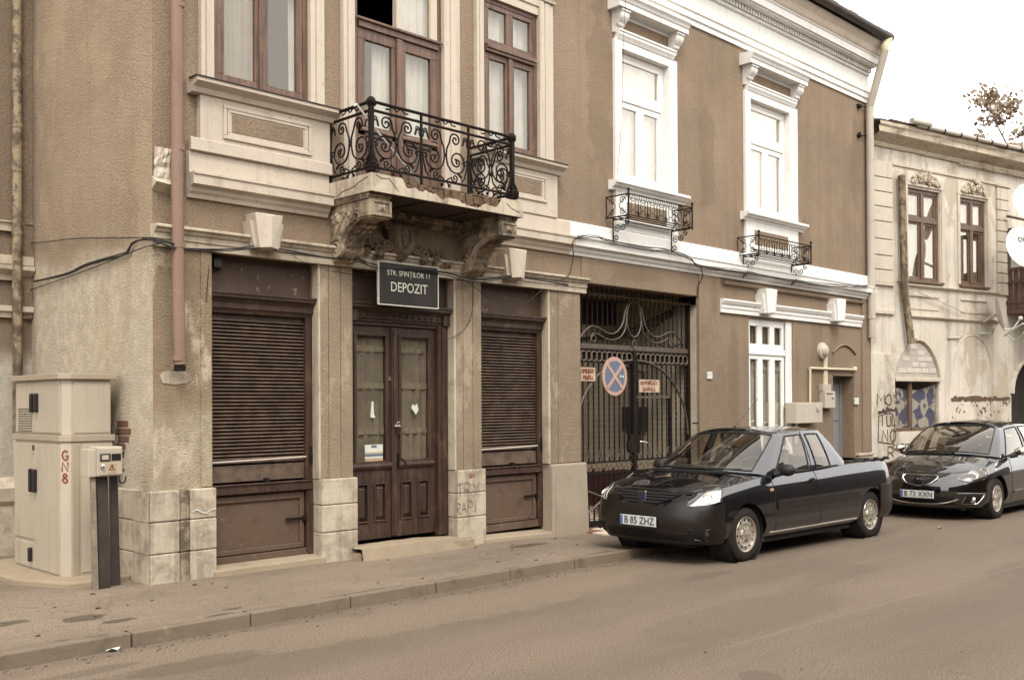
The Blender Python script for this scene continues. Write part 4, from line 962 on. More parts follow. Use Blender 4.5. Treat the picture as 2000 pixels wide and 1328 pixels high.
for cp in ([(.03, 4.15), (.12, 4.12), (.22, 4.135), (.30, 4.07), (.36, 4.02)], [(.86, 4.11), (.9, 4.06), (.96, 4.03)]):
    mb = MB(); mb.tube([(SX0+.03+a*(SX1-SX0)*(.4 if a < .5 else 1), SY-.001, z) for a, z in cp], .004, 4); build(mb, 'crack', M['hole'], balc)
mb = MB(); mb.tube([(SX0-.001, SY+q, z) for q, z in ((.05, 4.13), (.2, 4.10), (.3, 4.06), (.5, 4.04), (.6, 4.0))], .004, 4); build(mb, 'crack', M['hole'], balc)
k = 0; xx = SX0+.42
while xx < SX1-.40:
    w = random.uniform(.09, .15); zz = SZ1-random.uniform(.005, .03); mb = MB(); mb.box(xx, xx+w-.02, SY+.02+random.uniform(0, .03), SY+.075, SZ0+.035+random.uniform(0, .04), zz)
    build(mb, 'brick', M['rubble'], balc, bevel=.012); xx += w
random.seed(5)
mb = MB()
for k in range(60):
    u = random.uniform(.2, .82); xk, zk = torn(u); mb.blob((xk, SY+.02, zk+random.uniform(-.01, .03)), random.uniform(.008, .022), 5, 4, .3)
o = build(mb, 'masonry_crumbs', M['rubble'], balc); o['kind'] = 'stuff'
# moulding below the slab
mb = MB()
def ring(off, z0, z1): mb.box(SX0+off, SX0+.30, SY+off+.06, .0, z0, z1)
for a, b, c in ((.035, 3.945, 3.985), (.055, 3.925, 3.945)):
    for xs in (SX0+.01, SX1-.33): mb = MB(); mb.box(xs+a*.3, xs+.32-a*.3, SY+.04+a, .02, b, c); build(mb, 'slab_moulding', M['sootstone'], balc, bevel=.008)
mb = MB(); mb.box(SX0+.33, SX1-.33, -.12, .02, 3.90, 3.97); mb.box(SX0+.33, SX1-.33, -.08, .02, 3.84, 3.90); build(mb, 'wall_moulding', M['sootstone'], balc, bevel=.01)
# ---- railing
ZT, ZM, ZBt = 4.905, 4.815, 4.235
RX0, RX1, RY = SX0+.035, SX1-.14, SY+.045
def railpart(mb, name, sm=50): return build(mb, name, M['iron'], balc, sm=sm)
for z, r in ((ZT, .017), (ZM, .015), (ZBt, .014)):
    for a, b in (((RX0, RY, z), (RX1, RY, z)), ((RX0, RY, z), (RX0, .0, z)), ((RX1, RY, z), (RX1, .0, z))):
        mb = MB(); mb.tube([a, b], r, 6); railpart(mb, 'top_rail' if z == ZT else 'mid_rail' if z == ZM else 'bottom_rail')
for x in (RX0, RX1):
    mb = MB(); mb.box(x-.022, x+.022, RY-.022, RY+.022, SZ1-.01, ZT+.01); mb.blob((x, RY, ZT+.0), .05, 8, 6, .0)
    for ang in range(4):
        dx, dy = ((1, 0), (-1, 0), (0, 1), (0, -1))[ang]
        for c0, rr, zz in ((.06, .055, SZ1+.075), (.035, .03, ZT-.02)):
            mb.tube([(x+dx*(c0+q[0]), RY+dy*(c0+q[0]), zz+q[1]) for q in spiral(0, 0, rr, 1.5, PI, 1 if zz < 4.5 else -1, 18)], .011, 5)
        mb.tube([(x+dx*.02, RY+dy*.02, SZ1+.35), (x+dx*.03, RY+dy*.03, SZ1+.2), (x+dx*.075, RY+dy*.075, SZ1+.13)], .012, 5)
    railpart(mb, 'corner_post')
# scroll pieces are drawn in (u, z) of a panel and laid on either plane
def lay(plane, c): return (lambda q: (c+q[0], RY, q[1])) if plane == 'f' else (lambda q: (c, q[0], q[1]))
def piece(pts, f, r, name, leaf=None):
    mb = MB(); mb.tube([f(q) for q in pts], r, 5)
    if leaf:
        for (u, z, s, a) in leaf:
            p = Vector(f((u, z))); e = (Vector(f((u+math.cos(a), z+math.sin(a))))-p).normalized(); n_ = Vector((0, -1, 0)) if abs(e.y) < .5 and f((0, 0))[1] == f((1, 0))[1] else Vector((-1, 0, 0))
            t = e.cross(n_).normalized()
            for sgn in (-1, 1):
                for kk in range(3):
                    b0 = p+e*s*kk*.3; mb.add([b0, b0+e*s*.35+t*sgn*s*.28+n_*.006, b0+e*s*.62], [(0, 1, 2)])
    return railpart(mb, name)
def rpanel(plane, c, u0, u1, zb):
    """ornament of one panel between u0 and u1, z from the bottom rail"""
    f = lay(plane, c); w = u1-u0; m_ = (u0+u1)/2; H_ = ZM-ZBt
    for s in (-1, 1):
        sp = lambda cx, cz, r, t, a, d: [(m_+s*(q[0]), zb+q[1]) for q in spiral(cx, cz, r, t, a, d)]
        R1 = min(.15, w*.235)
        piece([(m_+s*.012, zb+.30)]+sp(w*.245, .24, R1, 1.75, PI, 1), f, .010, 'scroll', [(m_+s*w*.25, zb+.20, .07, PI/2+s*.4)])
        piece([(m_+s*.012, zb+.28)]+[(m_+s*q[0], zb+q[1]) for q in ((.02, .36), (.06, .44))]+sp(w*.21, .475, .075, 1.5, PI*.9, -1), f, .010, 'scroll', [(m_+s*w*.36, zb+.42, .07, PI/2-s*.3)])
        piece([(m_+s*.02, zb+.02)]+sp(w*.2, .055, .05, 1.4, PI, 1 if s else 1), f, .009, 'scroll')
        piece([(m_+s*(w/2-.01), zb+.42), (m_+s*(w/2-.035), zb+.47)]+sp(w/2-.055, .50, .03, 1.2, 0, 1), f, .008, 'scroll')
        piece([(m_+s*(w/2-.006), zb+.36), (m_+s*(w/2-.02), zb+.22), (m_+s*(w/2-.06), zb+.07), (m_+s*(w/2-.10), zb+.03)], f, .010, 'stem', [(m_+s*(w/2-.10), zb+.06, .08, PI/2+s*.9)])
        piece(sp(w/2-.045, .25, .04, 1.0, PI, 1), f, .008, 'ring')
        piece([(m_+s*.02, zb-.0), (m_+s*.05, zb-.05)]+sp(.05, -.045, .022, 1.1, PI/2, -1), f, .007, 'scroll') if s else None
        piece([(m_+s*q[0], q[1]) for q in ((.005, (ZT+ZM)/2), (.03, ZT-.02), (.07, ZT-.012), (.10, (ZT+ZM)/2))], f, .008, 'scroll', [(m_+s*.10, (ZT+ZM)/2, .045, 0 if s > 0 else PI)])
    pc = MB(); pc.blob(f((m_, zb+.29)), .02, 6, 4, 0); railpart(pc, 'collar')
fb = [0, FX(823, 300, RY)-RX0, FX(915, 320, RY)-RX0, RX1-RX0]
for a, b in zip(fb[:-1], fb[1:]): rpanel('f', RX0, a, b, ZBt)
for u in fb[1:-1]:
    mb = MB(); mb.box(RX0+u-.011, RX0+u+.011, RY-.011, RY+.011, SZ1-.01, ZT); mb.box(RX0+u-.02, RX0+u+.02, RY-.02, RY+.02, ZBt+.25, ZBt+.28); mb.box(RX0+u-.018, RX0+u+.018, RY-.018, RY+.018, ZBt+.43, ZBt+.45); railpart(mb, 'baluster')
rpanel('s', RX0, RY, -.03, ZBt); rpanel('s', RX1, RY, -.03, ZBt)
for x in (RX0, RX1):
    mb = MB(); mb.box(x-.012, x+.012, -.045, -.02, SZ1-.01, ZM); railpart(mb, 'wall_bar')
# white twisted cord hung across the railing
a = FP(701, 210, RY+.05); b = FP(818, 357, RY+.05)
mb = MB(); mb.tube([a, a.lerp(b, .3)+Vector((0, 0, -.01)), a.lerp(b, .6), b], .009, 5); mb.tube([a+Vector((-.06, 0, .0)), a+Vector((-.03, 0, .025)), a], .012, 5)
tag(build(mb, 'cord', M['whitepaper']), 'thin white cord slung diagonally across the iron balcony railing', 'cord')
# ---- corbels
def corbel(xc, w):
    mb = MB(); h = w/2
    prof_ = cat([(0, 3.34), (-.06, 3.335), (-.14, 3.36), (-.20, 3.42), (-.235, 3.50), (-.28, 3.58), (-.36, 3.65), (-.46, 3.70), (-.54, 3.735)], 4)
    prof_ = [tuple(p) for p in prof_]+[(-.56, 3.73), (-.70, 3.73), (-.70, 3.925), (0, 3.925)]
    mb.alongx(prof_, xc-h, xc+h)
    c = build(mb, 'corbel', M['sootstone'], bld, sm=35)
    for s in (-1, 1):
        r = MB(); X = xc+s*h
        r.tube([(X, q[0], q[1]) for q in spiral(-.12, 3.47, .125, 2.2, -PI*.2, 1, 44)], .026, 6)
        r.tube([(X, p[0]+.025, p[1]+.035) for p in prof_[6:30]], .026, 6)
        r.tube([(X, q[0], q[1]) for q in spiral(-.49, 3.83, .06, 1.5, PI, -1, 24)], .020, 6)
        for k in range(15):
            r.blob((X, random.uniform(-.44, -.05), 3.86-random.uniform(0, .12)-.0), random.uniform(.022, .045), 6, 4, .35, (.7, 1, 1))
        for k in range(7):
            t = k/6; r.tube([(X, -.08-.1*t, 3.60+.12*t), (X+s*.01, -.10-.13*t, 3.68+.10*t), (X, -.06-.16*t, 3.74+.08*t)], .011, 5)
        build(r, 'corbel_scroll', M['sootstone'], c, sm=60)
    l = MB()                                            # acanthus leaf on the curved underside
    for k in range(6):
        t = k/5; i = int(6+t*20); p = Vector(prof_[min(i, len(prof_)-6)]); q = Vector(prof_[min(i+5, len(prof_)-5)]); d_ = (q-p).normalized(); n_ = Vector((d_.y, -d_.x))
        if n_.y > 0: n_ = -n_
        for s in (-1, 0, 1):
            w_ = h*(.34 if s else .26); x_ = xc+s*h*.58
            a_, b_, c_ = p+n_*.004, (p+q)/2+n_*(.05-.012*abs(s)), q+n_*(.035)
            l.add([(x_, a_.x, a_.y), (x_-w_, b_.x, b_.y-.0), (x_+w_, b_.x, b_.y), (x_, c_.x-.02, c_.y-.02), (x_, b_.x+n_.x*.02, b_.y+n_.y*.02)], [(0, 1, 4), (0, 4, 2), (1, 3, 4), (4, 3, 2)])
    build(l, 'acanthus_leaf', M['sootstone'], c, sm=60)
    b = MB(); y = -.70
    b.box(xc-h-.015, xc+h+.015, y-.02, -.50, 3.745, 3.915)
    q = .045; b.box(xc-h-.0, xc+h+.0, y-.035, y-.019, 3.75, 3.775); b.box(xc-h, xc+h, y-.035, y-.019, 3.885, 3.91); b.box(xc-h, xc-h+.03, y-.034, y-.019, 3.775, 3.885); b.box(xc+h-.03, xc+h, y-.034, y-.019, 3.775, 3.885)
    b.add([(xc-.06, y-.02, 3.79), (xc+.06, y-.02, 3.79), (xc+.06, y-.02, 3.87), (xc-.06, y-.02, 3.87), (xc, y-.05, 3.83)], [(0, 1, 4), (1, 2, 4), (2, 3, 4), (3, 0, 4)])
    build(b, 'corbel_block', M['sootstone'], c, bevel=.004)
random.seed(21)
corbel(SX0+.18, .25); corbel(SX1-.18, .25)
# ---- carved shield with foliage between the corbels
cx = (SX0+SX1)/2-.16
mb = MB()
sh = [(0, 3.86), (.10, 3.88), (.19, 3.84), (.185, 3.66), (.15, 3.52), (.06, 3.44), (0, 3.42)]
out = [(p[0]+cx, p[1]) for p in sh]+[(cx-p[0], p[1]) for p in sh[::-1][1:-1]]
N = len(out)
for k in range(3):
    sc = 1-.16*k; yy = -.10-.045*k
    o0 = len(mb.v); mb.v += [Vector((cx+(p[0]-cx)*sc, yy, 3.66+(p[1]-3.66)*sc)) for p in out]
    if k: mb.f += [[o0-N+i, o0-N+(i+1) % N, o0+(i+1) % N, o0+i] for i in range(N)]; mb.m += [0]*N
mb.f.append(list(range(2*N, 3*N))); mb.m.append(0)
mb.extr(out, -.10, .0, lambda p, a: (p[0], a, p[1]))
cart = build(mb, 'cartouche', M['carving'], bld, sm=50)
r = MB()
for s in (-1, 1):
    for (u, z, rr, t, a) in ((.21, 3.80, .06, 1.6, 0), (.22, 3.58, .07, 1.6, PI), (.10, 3.94, .05, 1.4, 0), (.33, 3.52, .07, 1.5, PI), (.50, 3.47, .05, 1.5, 0)):
        r.tube([(cx+s*(u+q[0]), -.12, z+q[1]) for q in spiral(0, 0, rr, t, a, 1)], .018, 5)
    for k in range(26):
        u = random.uniform(.2, .80); z = 3.40+random.uniform(0, .30)*(1-u*.8)+.02; ang = random.uniform(0, PI)
        p = Vector((cx+s*u, -.08, z)); e = Vector((s*math.cos(ang), -.25, math.sin(ang)))*random.uniform(.06, .12); t = Vector((-math.sin(ang)*s, 0, math.cos(ang)))*.03
        r.add([p-t*.3, p+e*.5+t, p+e, p+e*.5-t], [(0, 1, 2, 3)])
        r.blob(p, .025, 5, 4, .3)
r.tube([(cx-.06, -.205, 3.76), (cx+.0, -.21, 3.79), (cx+.06, -.205, 3.75), (cx+.05, -.21, 3.62), (cx+.0, -.21, 3.58)], .010, 5); r.tube([(cx-.06, -.205, 3.70), (cx-.05, -.21, 3.60), (cx-.02, -.21, 3.55)], .010, 5)
build(r, 'cartouche_foliage', M['carving'], cart, sm=60)
# ------------------------------------------------------------------ passage behind the gate
GX0, GX1, GY = 10.45, 13.2, .15
pas = empty('gate_passage', (11.8, 3.5, .05), 'covered passage with pale walls and dark red dado behind the iron gate', 'passage')
def pw(name, mat, f):
    mb = MB(); f(mb); return build(mb, name, mat, pas)
def wallpiece(mb, x, z0, z1, y0=.0, y1=6.0): mb.box(x[0], x[1], y0, y1, z0, z1)
pw('passage_wall', M['passage'], lambda m_: m_.box(13.2, 13.3, .02, 7.0, .72, 3.72)); pw('dado', M['dado'], lambda m_: m_.box(13.19, 13.3, .02, 7.0, .0, .72))
pw('passage_wall', M['passage'], lambda m_: m_.box(10.35, 10.45, .02, 7.0, .72, 3.72)); pw('dado', M['dado'], lambda m_: m_.box(10.35, 10.46, .02, 7.0, .0, .72))
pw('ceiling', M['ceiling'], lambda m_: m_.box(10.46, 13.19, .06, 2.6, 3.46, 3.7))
pw('courtyard_wall', M['passage'], lambda m_: m_.box(10.35, 13.3, 7.0, 7.2, .72, 4.6)); pw('dado', M['dado'], lambda m_: m_.box(10.46, 13.19, 6.985, 7.19, .0, .72))
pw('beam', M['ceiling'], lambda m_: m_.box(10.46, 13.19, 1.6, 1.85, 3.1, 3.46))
# lean-to over the end of the yard
mb = MB()
for k in range(3):
    mb.tube([(13.17, .4, 3.3-.05*k), (13.1, 1.2, 3.0-.06*k), (13.17, 2.6, 2.9), (13.15, 5, 2.8)], .012, 5)
mb.tube([(13.16, .3, 3.4), (13.05, .8, 2.9), (13.1, .5, 2.65), (13.17, .25, 2.75)], .012, 5)
tag(build(mb, 'cable_run', M['cable']), 'loose black cables along the right wall inside the gate passage', 'cable')
# chequered paving strip in the gateway
tl = bpy.data.objects.new('paving', None); tl.location = (11.8, .5, .05); put(tl); tl['kind'] = 'structure'
ta = tb = None
nx, ny = 11, 26
for i in range(nx):
    for j in range(ny):
        x = GX0+.02+(i+.5)*(GX1-GX0-.04)/nx; y = -.42+(j+.5)*.25; z = wall_z(11.5)-.012+(max(0, -y)*-.02)
        src = ta if (i+j) % 2 else tb
        if src is None:
            mb = MB(); mb.box(x-.12, x+.12, y-.12, y+.12, z-.03, z+.03+random.uniform(-.001, .001)); o = build(mb, 'tile', M['tile_a'] if (i+j) % 2 else M['tile_b'], tl, bevel=.004)
            if (i+j) % 2: ta = o
            else: tb = o
        else: inst(src, 'tile', (x, y, z-.03+random.uniform(-.003, .003)), tl)
# meter box on the passage wall
mb = MB(); mb.box(13.02, 13.19, .95, 1.35, 1.35, 1.75); mb.box(13.0, 13.03, 1.0, 1.3, 1.45, 1.7); mb.tube([(13.1, 1.1, 1.35), (13.1, 1.0, 1.2), (13.1, 1.25, 1.15), (13.1, 1.3, 1.35)], .02, 6); mb.tube([(13.12, .98, 1.75), (13.12, .98, 2.3), (13.12, 1.4, 2.4)], .02, 6)
tag(build(mb, 'gas_meter', M['postgrey'], bevel=.008), 'grey meter with pipes on the passage wall, seen through the gate', 'meter')
# ------------------------------------------------------------------ the iron gate
gate = empty('iron_gate', (11.82, GY, .08), 'tall wrought iron double gate of twisted bars closing the gateway', 'gate')
def gb(mb, name, mat='iron', sm=None): return build(mb, name, M[mat], gate, sm=sm)
gz0 = FZ(1150, 1026, GY); gtop = 3.44
zR1, zR0 = FZ(1130, 670, GY), FZ(1130, 692, GY)       # ring band
zL1, zL0 = FZ(1250, 897, GY), FZ(1250, 918, GY)
zT = FZ(1240, 682, GY)
GM = FX(1237, 800, GY)
zr_t, zr_b = 2.40, 2.25
zr_t = (FZ(1130, 680, GY)+FZ(1340, 692, GY))/2; zr_b = zr_t-.17
mb = MB(); mb.box(GX0+.01, GX1-.01, GY-.02, GY+.04, zr_t+.01, zr_t+.075); gb(mb, 'transom_rail', 'ironlight')
mb = MB(); mb.box(GX0+.01, GX1-.01, GY-.012, GY+.02, gtop-.11, gtop-.085); gb(mb, 'top_rail')
mb = MB(); mb.box(GX1-.055, GX1-.004, GY-.025, GY+.03, .06, gtop); gb(mb, 'gate_post'); mb = MB(); mb.box(GX0+.004, GX0+.04, GY-.025, GY+.03, .06, gtop); gb(mb, 'gate_post')
# upper fixed grille
nb_ = 24; first = None
for k in range(nb_):
    x = GX0+.09+k*(GX1-GX0-.18)/(nb_-1)
    if first is None:
        mb = MB(); mb.box(x-.007, x+.007, GY-.007, GY+.007, zr_t+.075, gtop); first = gb(mb, 'bar')
    else: inst(first, 'bar', (x, GY, zr_t+.075), gate)
def curve(pxs, r=.014, mat='ironlight', y=GY-.02, mirror=False, name='scroll'):
    p = [FP(a, b, y) for a, b in pxs]; mb = MB(); mb.tube(cat([(q.x, y, q.z) for q in p], 6), r, 6); gb(mb, name, mat, 60)
    if mirror: mb = MB(); mb.tube(cat([(2*GM-q.x, y, q.z) for q in p], 6), r, 6); gb(mb, name, mat, 60)
zc = lambda a, b: (1110+a*.1958, 540+b*.1958)
curve([zc(*q) for q in ((95, 640), (150, 560), (220, 500), (290, 510), (400, 570), (480, 555), (540, 470), (560, 380), (580, 300), (600, 280))], mirror=True)
curve([zc(*q) for q in ((230, 650), (270, 640), (268, 600), (240, 590), (222, 640), (240, 575), (290, 575), (400, 630), (500, 615), (560, 540), (580, 430), (590, 350))], .012, mirror=True)
xc_, zt_, zb_ = GM, FZ(*zc(655, 250), GY), FZ(*zc(650, 605), GY)
mb = MB(); mb.tube([(xc_+.17*math.cos(a), GY-.02, (zt_+zb_)/2+(zt_-zb_)/2*math.sin(a)) for a in [2*PI*k/36 for k in range(36)]], .013, 6, True); gb(mb, 'oval_ring', 'ironlight', 60)
mb = MB(); mb.tube([(xc_+.045*math.cos(a), GY-.025, zb_-.11+.06*math.sin(a)) for a in [2*PI*k/16 for k in range(16)]], .010, 5, True); gb(mb, 'ring', 'ironlight', 60)
for s in (-1, 1):
    mb = MB(); mb.tube([(GM+s*q[0], GY-.02, gtop-.12+q[1]) for q in spiral(.06, .02, .05, 1.3, PI, -1)], .010, 5); gb(mb, 'scroll', 'iron', 60)
# leaves
ringsrc = None
def ringrow(z0, z1, xa, xb, n, spiralled, r=.010):
    global ringsrc
    zc0 = (z0+z1)/2; rr = (z1-z0)/2-.008; src = None
    for k in range(n):
        x = xa+(k+.5)*(xb-xa)/n
        if src is None:
            mb = MB()
            if spiralled: mb.tube([(x+q[0], GY-.012, zc0+q[1]) for q in spiral(0, 0, rr*.9, 2.0, 0, 1, 26)], r, 5)
            else:
                mb.tube([(x+rr*.95*math.cos(a), GY-.012, zc0+rr*math.sin(a)) for a in [2*PI*q/18 for q in range(18)]], r, 5, True)
            src = gb(mb, 'ring', 'ring', 60); base = src.location.copy(); x_first = x
        else: inst(src, 'ring', (base.x+x-x_first, base.y, base.z), gate, scale=(1 if k % 2 == 0 else -1, 1, 1) if spiralled else None)
for xa, xb in ((GX0+.05, GM-.04), (GM+.04, GX1-.06)):
    for z in (zr_t, zr_b): mb = MB(); mb.box(xa, xb, GY-.02, GY+.02, z-.018, z+.008); gb(mb, 'leaf_rail')
    mb = MB(); mb.box(xa, xb, GY+.02, GY+.024, zr_b, zr_t); gb(mb, 'band_plate')
    ringrow(zr_b, zr_t-.02, xa+.01, xb-.01, 11, False)
    for z in (zL1, zL0): mb = MB(); mb.box(xa, xb, GY-.02, GY+.02, z-.012, z+.012); gb(mb, 'leaf_rail')
    ringrow(zL0, zL1, xa+.02, xb-.02, 11, True, .008)
    mb = MB(); mb.box(xa, xb, GY-.02, GY+.025, gz0-.02, gz0+.05); gb(mb, 'bottom_rail')
    n = 11; src = None
    for k in range(n):
        x = xa+(k+.5)*(xb-xa)/n
        if src is None:
            mb = MB(); st_ = 34; pts = []
            # square bar, twisted
            o0 = len(mb.v)
            for q in range(st_+1):
                t = q/st_; ang = t*PI*9; z = zL1+.0+t*(zr_b-zL1)
                for c in range(4):
                    a = ang+c*PI/2; mb.v.append(Vector((x+.013*math.cos(a), GY+.013*math.sin(a), z)))
            for q in range(st_):
                for c in range(4): mb.f.append([o0+q*4+c, o0+q*4+(c+1) % 4, o0+(q+1)*4+(c+1) % 4, o0+(q+1)*4+c]); mb.m.append(0)
            mb.box(x-.009, x+.009, GY-.009, GY+.009, gz0+.03, zL0)
            src = gb(mb, 'bar'); b0 = src.location.copy(); xf = x
        else: inst(src, 'bar', (b0.x+x-xf, b0.y, b0.z), gate)
        if k % 2 == 0:
            mb = MB()
            for s in (-1, 1): mb.tube([(x+s*.075, GY-.015, zL1+.01), (x+s*.02, GY-.015, zL1+.10), (x+s*.012, GY-.015, zL1+.14), (x+s*.03, GY-.015, zL1+.165), (x+s*.045, GY-.015, zL1+.155)], .007, 5)
            gb(mb, 'finial', 'ironlight', 60)
    # cross braces at the foot
    for za, zb in ((gz0+.06, zL0-.03), (zL0-.16, gz0+.16)):
        mb = MB(); mb.tube([(xa, GY-.02, za), (xb, GY-.02, zb)], .016, 4); gb(mb, 'brace', 'ironlight')
# big quarter arches on the leaves
for s in (-1, 1):
    pts = []
    for k in range(20):
        a = PI/2*k/19; pts.append((GM+s*(.06+1.26*math.sin(a)), GY-.025, FZ(1250, 705, GY)-1.10+1.10*math.cos(a)-.0))
    mb = MB(); mb.tube(pts, .018, 6); gb(mb, 'arch_bar', 'ironlight', 60)
mb = MB(); mb.box(GM-.035, GM+.035, GY-.04, GY+.03, gz0-.03, zr_t); gb(mb, 'meeting_post')
# wicket frame and lock
x1_ = FX(1308, 780, GY); zw = FZ(1270, 775, GY)
mb = MB(); mb.box(GM+.03, x1_, GY-.025, GY+.02, zw-.02, zw+.012); gb(mb, 'wicket_rail', 'ironlight'); mb = MB(); mb.box(x1_-.025, x1_+.02, GY-.03, GY+.02, gz0, zw+.012); gb(mb, 'wicket_post')
zk = FZ(1240, 865, GY)
mb = MB(); mb.box(GM-.12, GM-.036, GY-.045, GY+.02, zk-.13, zk+.13); gb(mb, 'lock_case'); mb = MB(); mb.box(GM+.036, GM+.10, GY-.045, GY+.02, zk-.12, zk+.11); gb(mb, 'lock_case')
mb = MB(); mb.box(GM-.17, GM-.12, GY-.06, GY-.03, zk-.0, zk+.05); mb.box(GM-.21, GM-.16, GY-.07, GY-.035, zk-.10, zk+.03); gb(mb, 'padlock')
mb = MB(); mb.tube([(GM+.10, GY-.03, zk+.02), (GM+.13, GY-.07, zk+.02), (GM+.24, GY-.07, zk+.0)], .010, 6); gb(mb, 'handle', 'chrome', 60)
# ---- signs on the gate
def F2(px, py, y): p = FP(px, py, y); return p.x, p.z
sy = GY-.06
cx0, cz0 = F2(1201, 735, sy); r0 = FZ(1201, 697, sy)-cz0
ns = empty('no_stopping_sign', (cx0, sy, cz0-r0), 'round blue no stopping sign with faded red ring and cross hung on the gate', 'sign')
def disc(mb, r, ya, yb, n=40): mb.lathe([(r, ya), (r, yb)], n, lambda a, b, h: (cx0+a, h, cz0+b))
mb = MB(); disc(mb, r0, sy, sy+.015); build(mb, 'disc', M['signred'], ns, bevel=.003)
mb = MB(); disc(mb, r0*.80, sy-.002, sy+.005); build(mb, 'blue_field', M['signblue'], ns)
for a in (PI/4, -PI/4):
    mb = MB(); e = Vector((math.cos(a), math.sin(a)))*r0*.86; n_ = Vector((-math.sin(a), math.cos(a)))*r0*.085
    c2 = Vector((cx0, cz0)); mb.extr([tuple(c2-e-n_), tuple(c2+e-n_), tuple(c2+e+n_), tuple(c2-e+n_)], sy-.006-.002*(a > 0), sy-.001, lambda p, q: (p[0], q, p[1])); build(mb, 'cross_bar', M['signred'], ns)
mb = MB(); u = r0*.62                                      # small white arrow plate
arr = [(.0, .02), (.10, .02), (.10, .07), (.18, .0), (.10, -.07), (.10, -.02), (.0, -.02)]
for s in (-1, 1):
    mb.extr([(cx0+r0*(.52+s*p[0]), cz0+r0*p[1]*1.4) for p in arr], sy-.012, sy-.0095, lambda p, q: (p[0], q, p[1]))
build(mb, 'white_arrow', M['signwhite'], ns)
# stroke letters for hand-painted and sprayed writing
ST = {'N': [[(0, 0), (0, 1), (.6, 0), (.6, 1)]], 'U': [[(0, 1), (0, .25), (.15, 0), (.45, 0), (.6, .25), (.6, 1)]], 'B': [[(0, 0), (0, 1), (.4, 1), (.52, .78), (.4, .55), (0, .53)], [(.4, .55), (.6, .3), (.42, 0), (0, 0)]],
      'L': [[(0, 1), (0, 0), (.55, 0)]], 'O': [[(.3, 1), (.05, .8), (0, .4), (.2, 0), (.45, .02), (.6, .4), (.52, .85), (.3, 1)]], 'C': [[(.6, .85), (.35, 1), (.06, .75), (.04, .3), (.3, 0), (.6, .15)]],
      'A': [[(0, 0), (.3, 1), (.6, 0)], [(.12, .38), (.48, .38)]], 'T': [[(0, 1), (.6, 1)], [(.3, 1), (.3, 0)]], 'I': [[(.2, 0), (.2, 1)]], 'P': [[(0, 0), (0, 1), (.45, 1), (.6, .75), (.45, .5), (0, .5)]],
      'R': [[(0, 0), (0, 1), (.45, 1), (.58, .76), (.45, .52), (0, .5)], [(.2, .5), (.6, 0)]], 'D': [[(0, 0), (0, 1), (.35, 1), (.6, .6), (.52, .2), (.3, 0), (0, 0)]], 'G': [[(.6, .82), (.35, 1), (.06, .7), (.06, .28), (.3, 0), (.58, .12), (.6, .45), (.32, .45)]],
      'J': [[(.45, 1), (.45, .25), (.25, 0), (.05, .2)]], 'M': [[(0, 0), (.08, 1), (.36, .35), (.64, 1), (.75, 0)]], 'S': [[(.55, .85), (.3, 1), (.06, .78), (.5, .35), (.45, .05), (.2, 0), (0, .18)]], 'F': [[(0, 0), (0, 1), (.55, 1)], [(0, .52), (.4, .52)]],
      'E': [[(.55, 1), (0, 1), (0, 0), (.55, 0)], [(0, .52), (.42, .52)]], '8': [[(.3, .52), (.08, .76), (.3, 1), (.52, .76), (.3, .52), (.04, .25), (.3, 0), (.56, .25), (.3, .52)]], '-': [[(.08, .5), (.5, .5)]], ' ': [], '4': [[(.4, 0), (.4, 1), (0, .35), (.58, .35)]], 'X': [[(0, 0), (.6, 1)], [(0, 1), (.6, 0)]], 'V': [[(0, 1), (.3, 0), (.6, 1)]]}
def strokes(mb, txt, u0, v0, h, w, lw, f, jit=.0, vertical=False):
    for k, ch in enumerate(txt):
        for s in ST.get(ch, []):
            p = [(q[0]+random.uniform(-jit, jit), q[1]+random.uniform(-jit, jit)) for q in s]
            P = [((u0+(k*w if not vertical else 0)+q[0]*w*1.25), v0-(k*h*1.25 if vertical else 0)+q[1]*h) for q in p]
            mb.ribbon(cat([Vector(q) for q in P], 4) if ch in 'OCGSUJ8BPRD' else [Vector(q) for q in P], lw, f)
def handsign(px0, py0, px1, py1, lines, label):
    xa, za = F2(px0, py1, GY-.05); xb, zb = F2(px1, py0, GY-.05); y = GY-.05
    t = empty('hand_painted_sign', ((xa+xb)/2, y, za), label, 'sign', 'hand painted boards on the gate')
    mb = MB(); mb.box(xa, xb, y, y+.012, za, zb); build(mb, 'board', M['card'], t, bevel=.002)
    H_ = (zb-za)/len(lines)
    for i, l in enumerate(lines):
        hh = H_*.60; ww = (xb-xa)*.92/max(len(l), 1); off = 0 if len(l) > 6 else (xb-xa)*.1
        if off: ww = (xb-xa)*.72/len(l)
        mb = MB(); strokes(mb, l, xa+(xb-xa)*.05+off, zb-H_*(i+1)+H_*.2, hh, ww*.92, .016, lambda p: (p[0], y-.003, p[1]), .05); build(mb, 'lettering', M['redpaint'], t)
random.seed(4)
handsign(1135, 718, 1163, 744, ['NU-BLOCATI', 'POARTA'], 'small hand painted board reading NU BLOCATI POARTA at the left of the gate')
handsign(1249, 742, 1288, 766, ['NU-PARCATI', 'GARAJ'], 'small hand painted board reading NU PARCATI GARAJ right of the gate post')
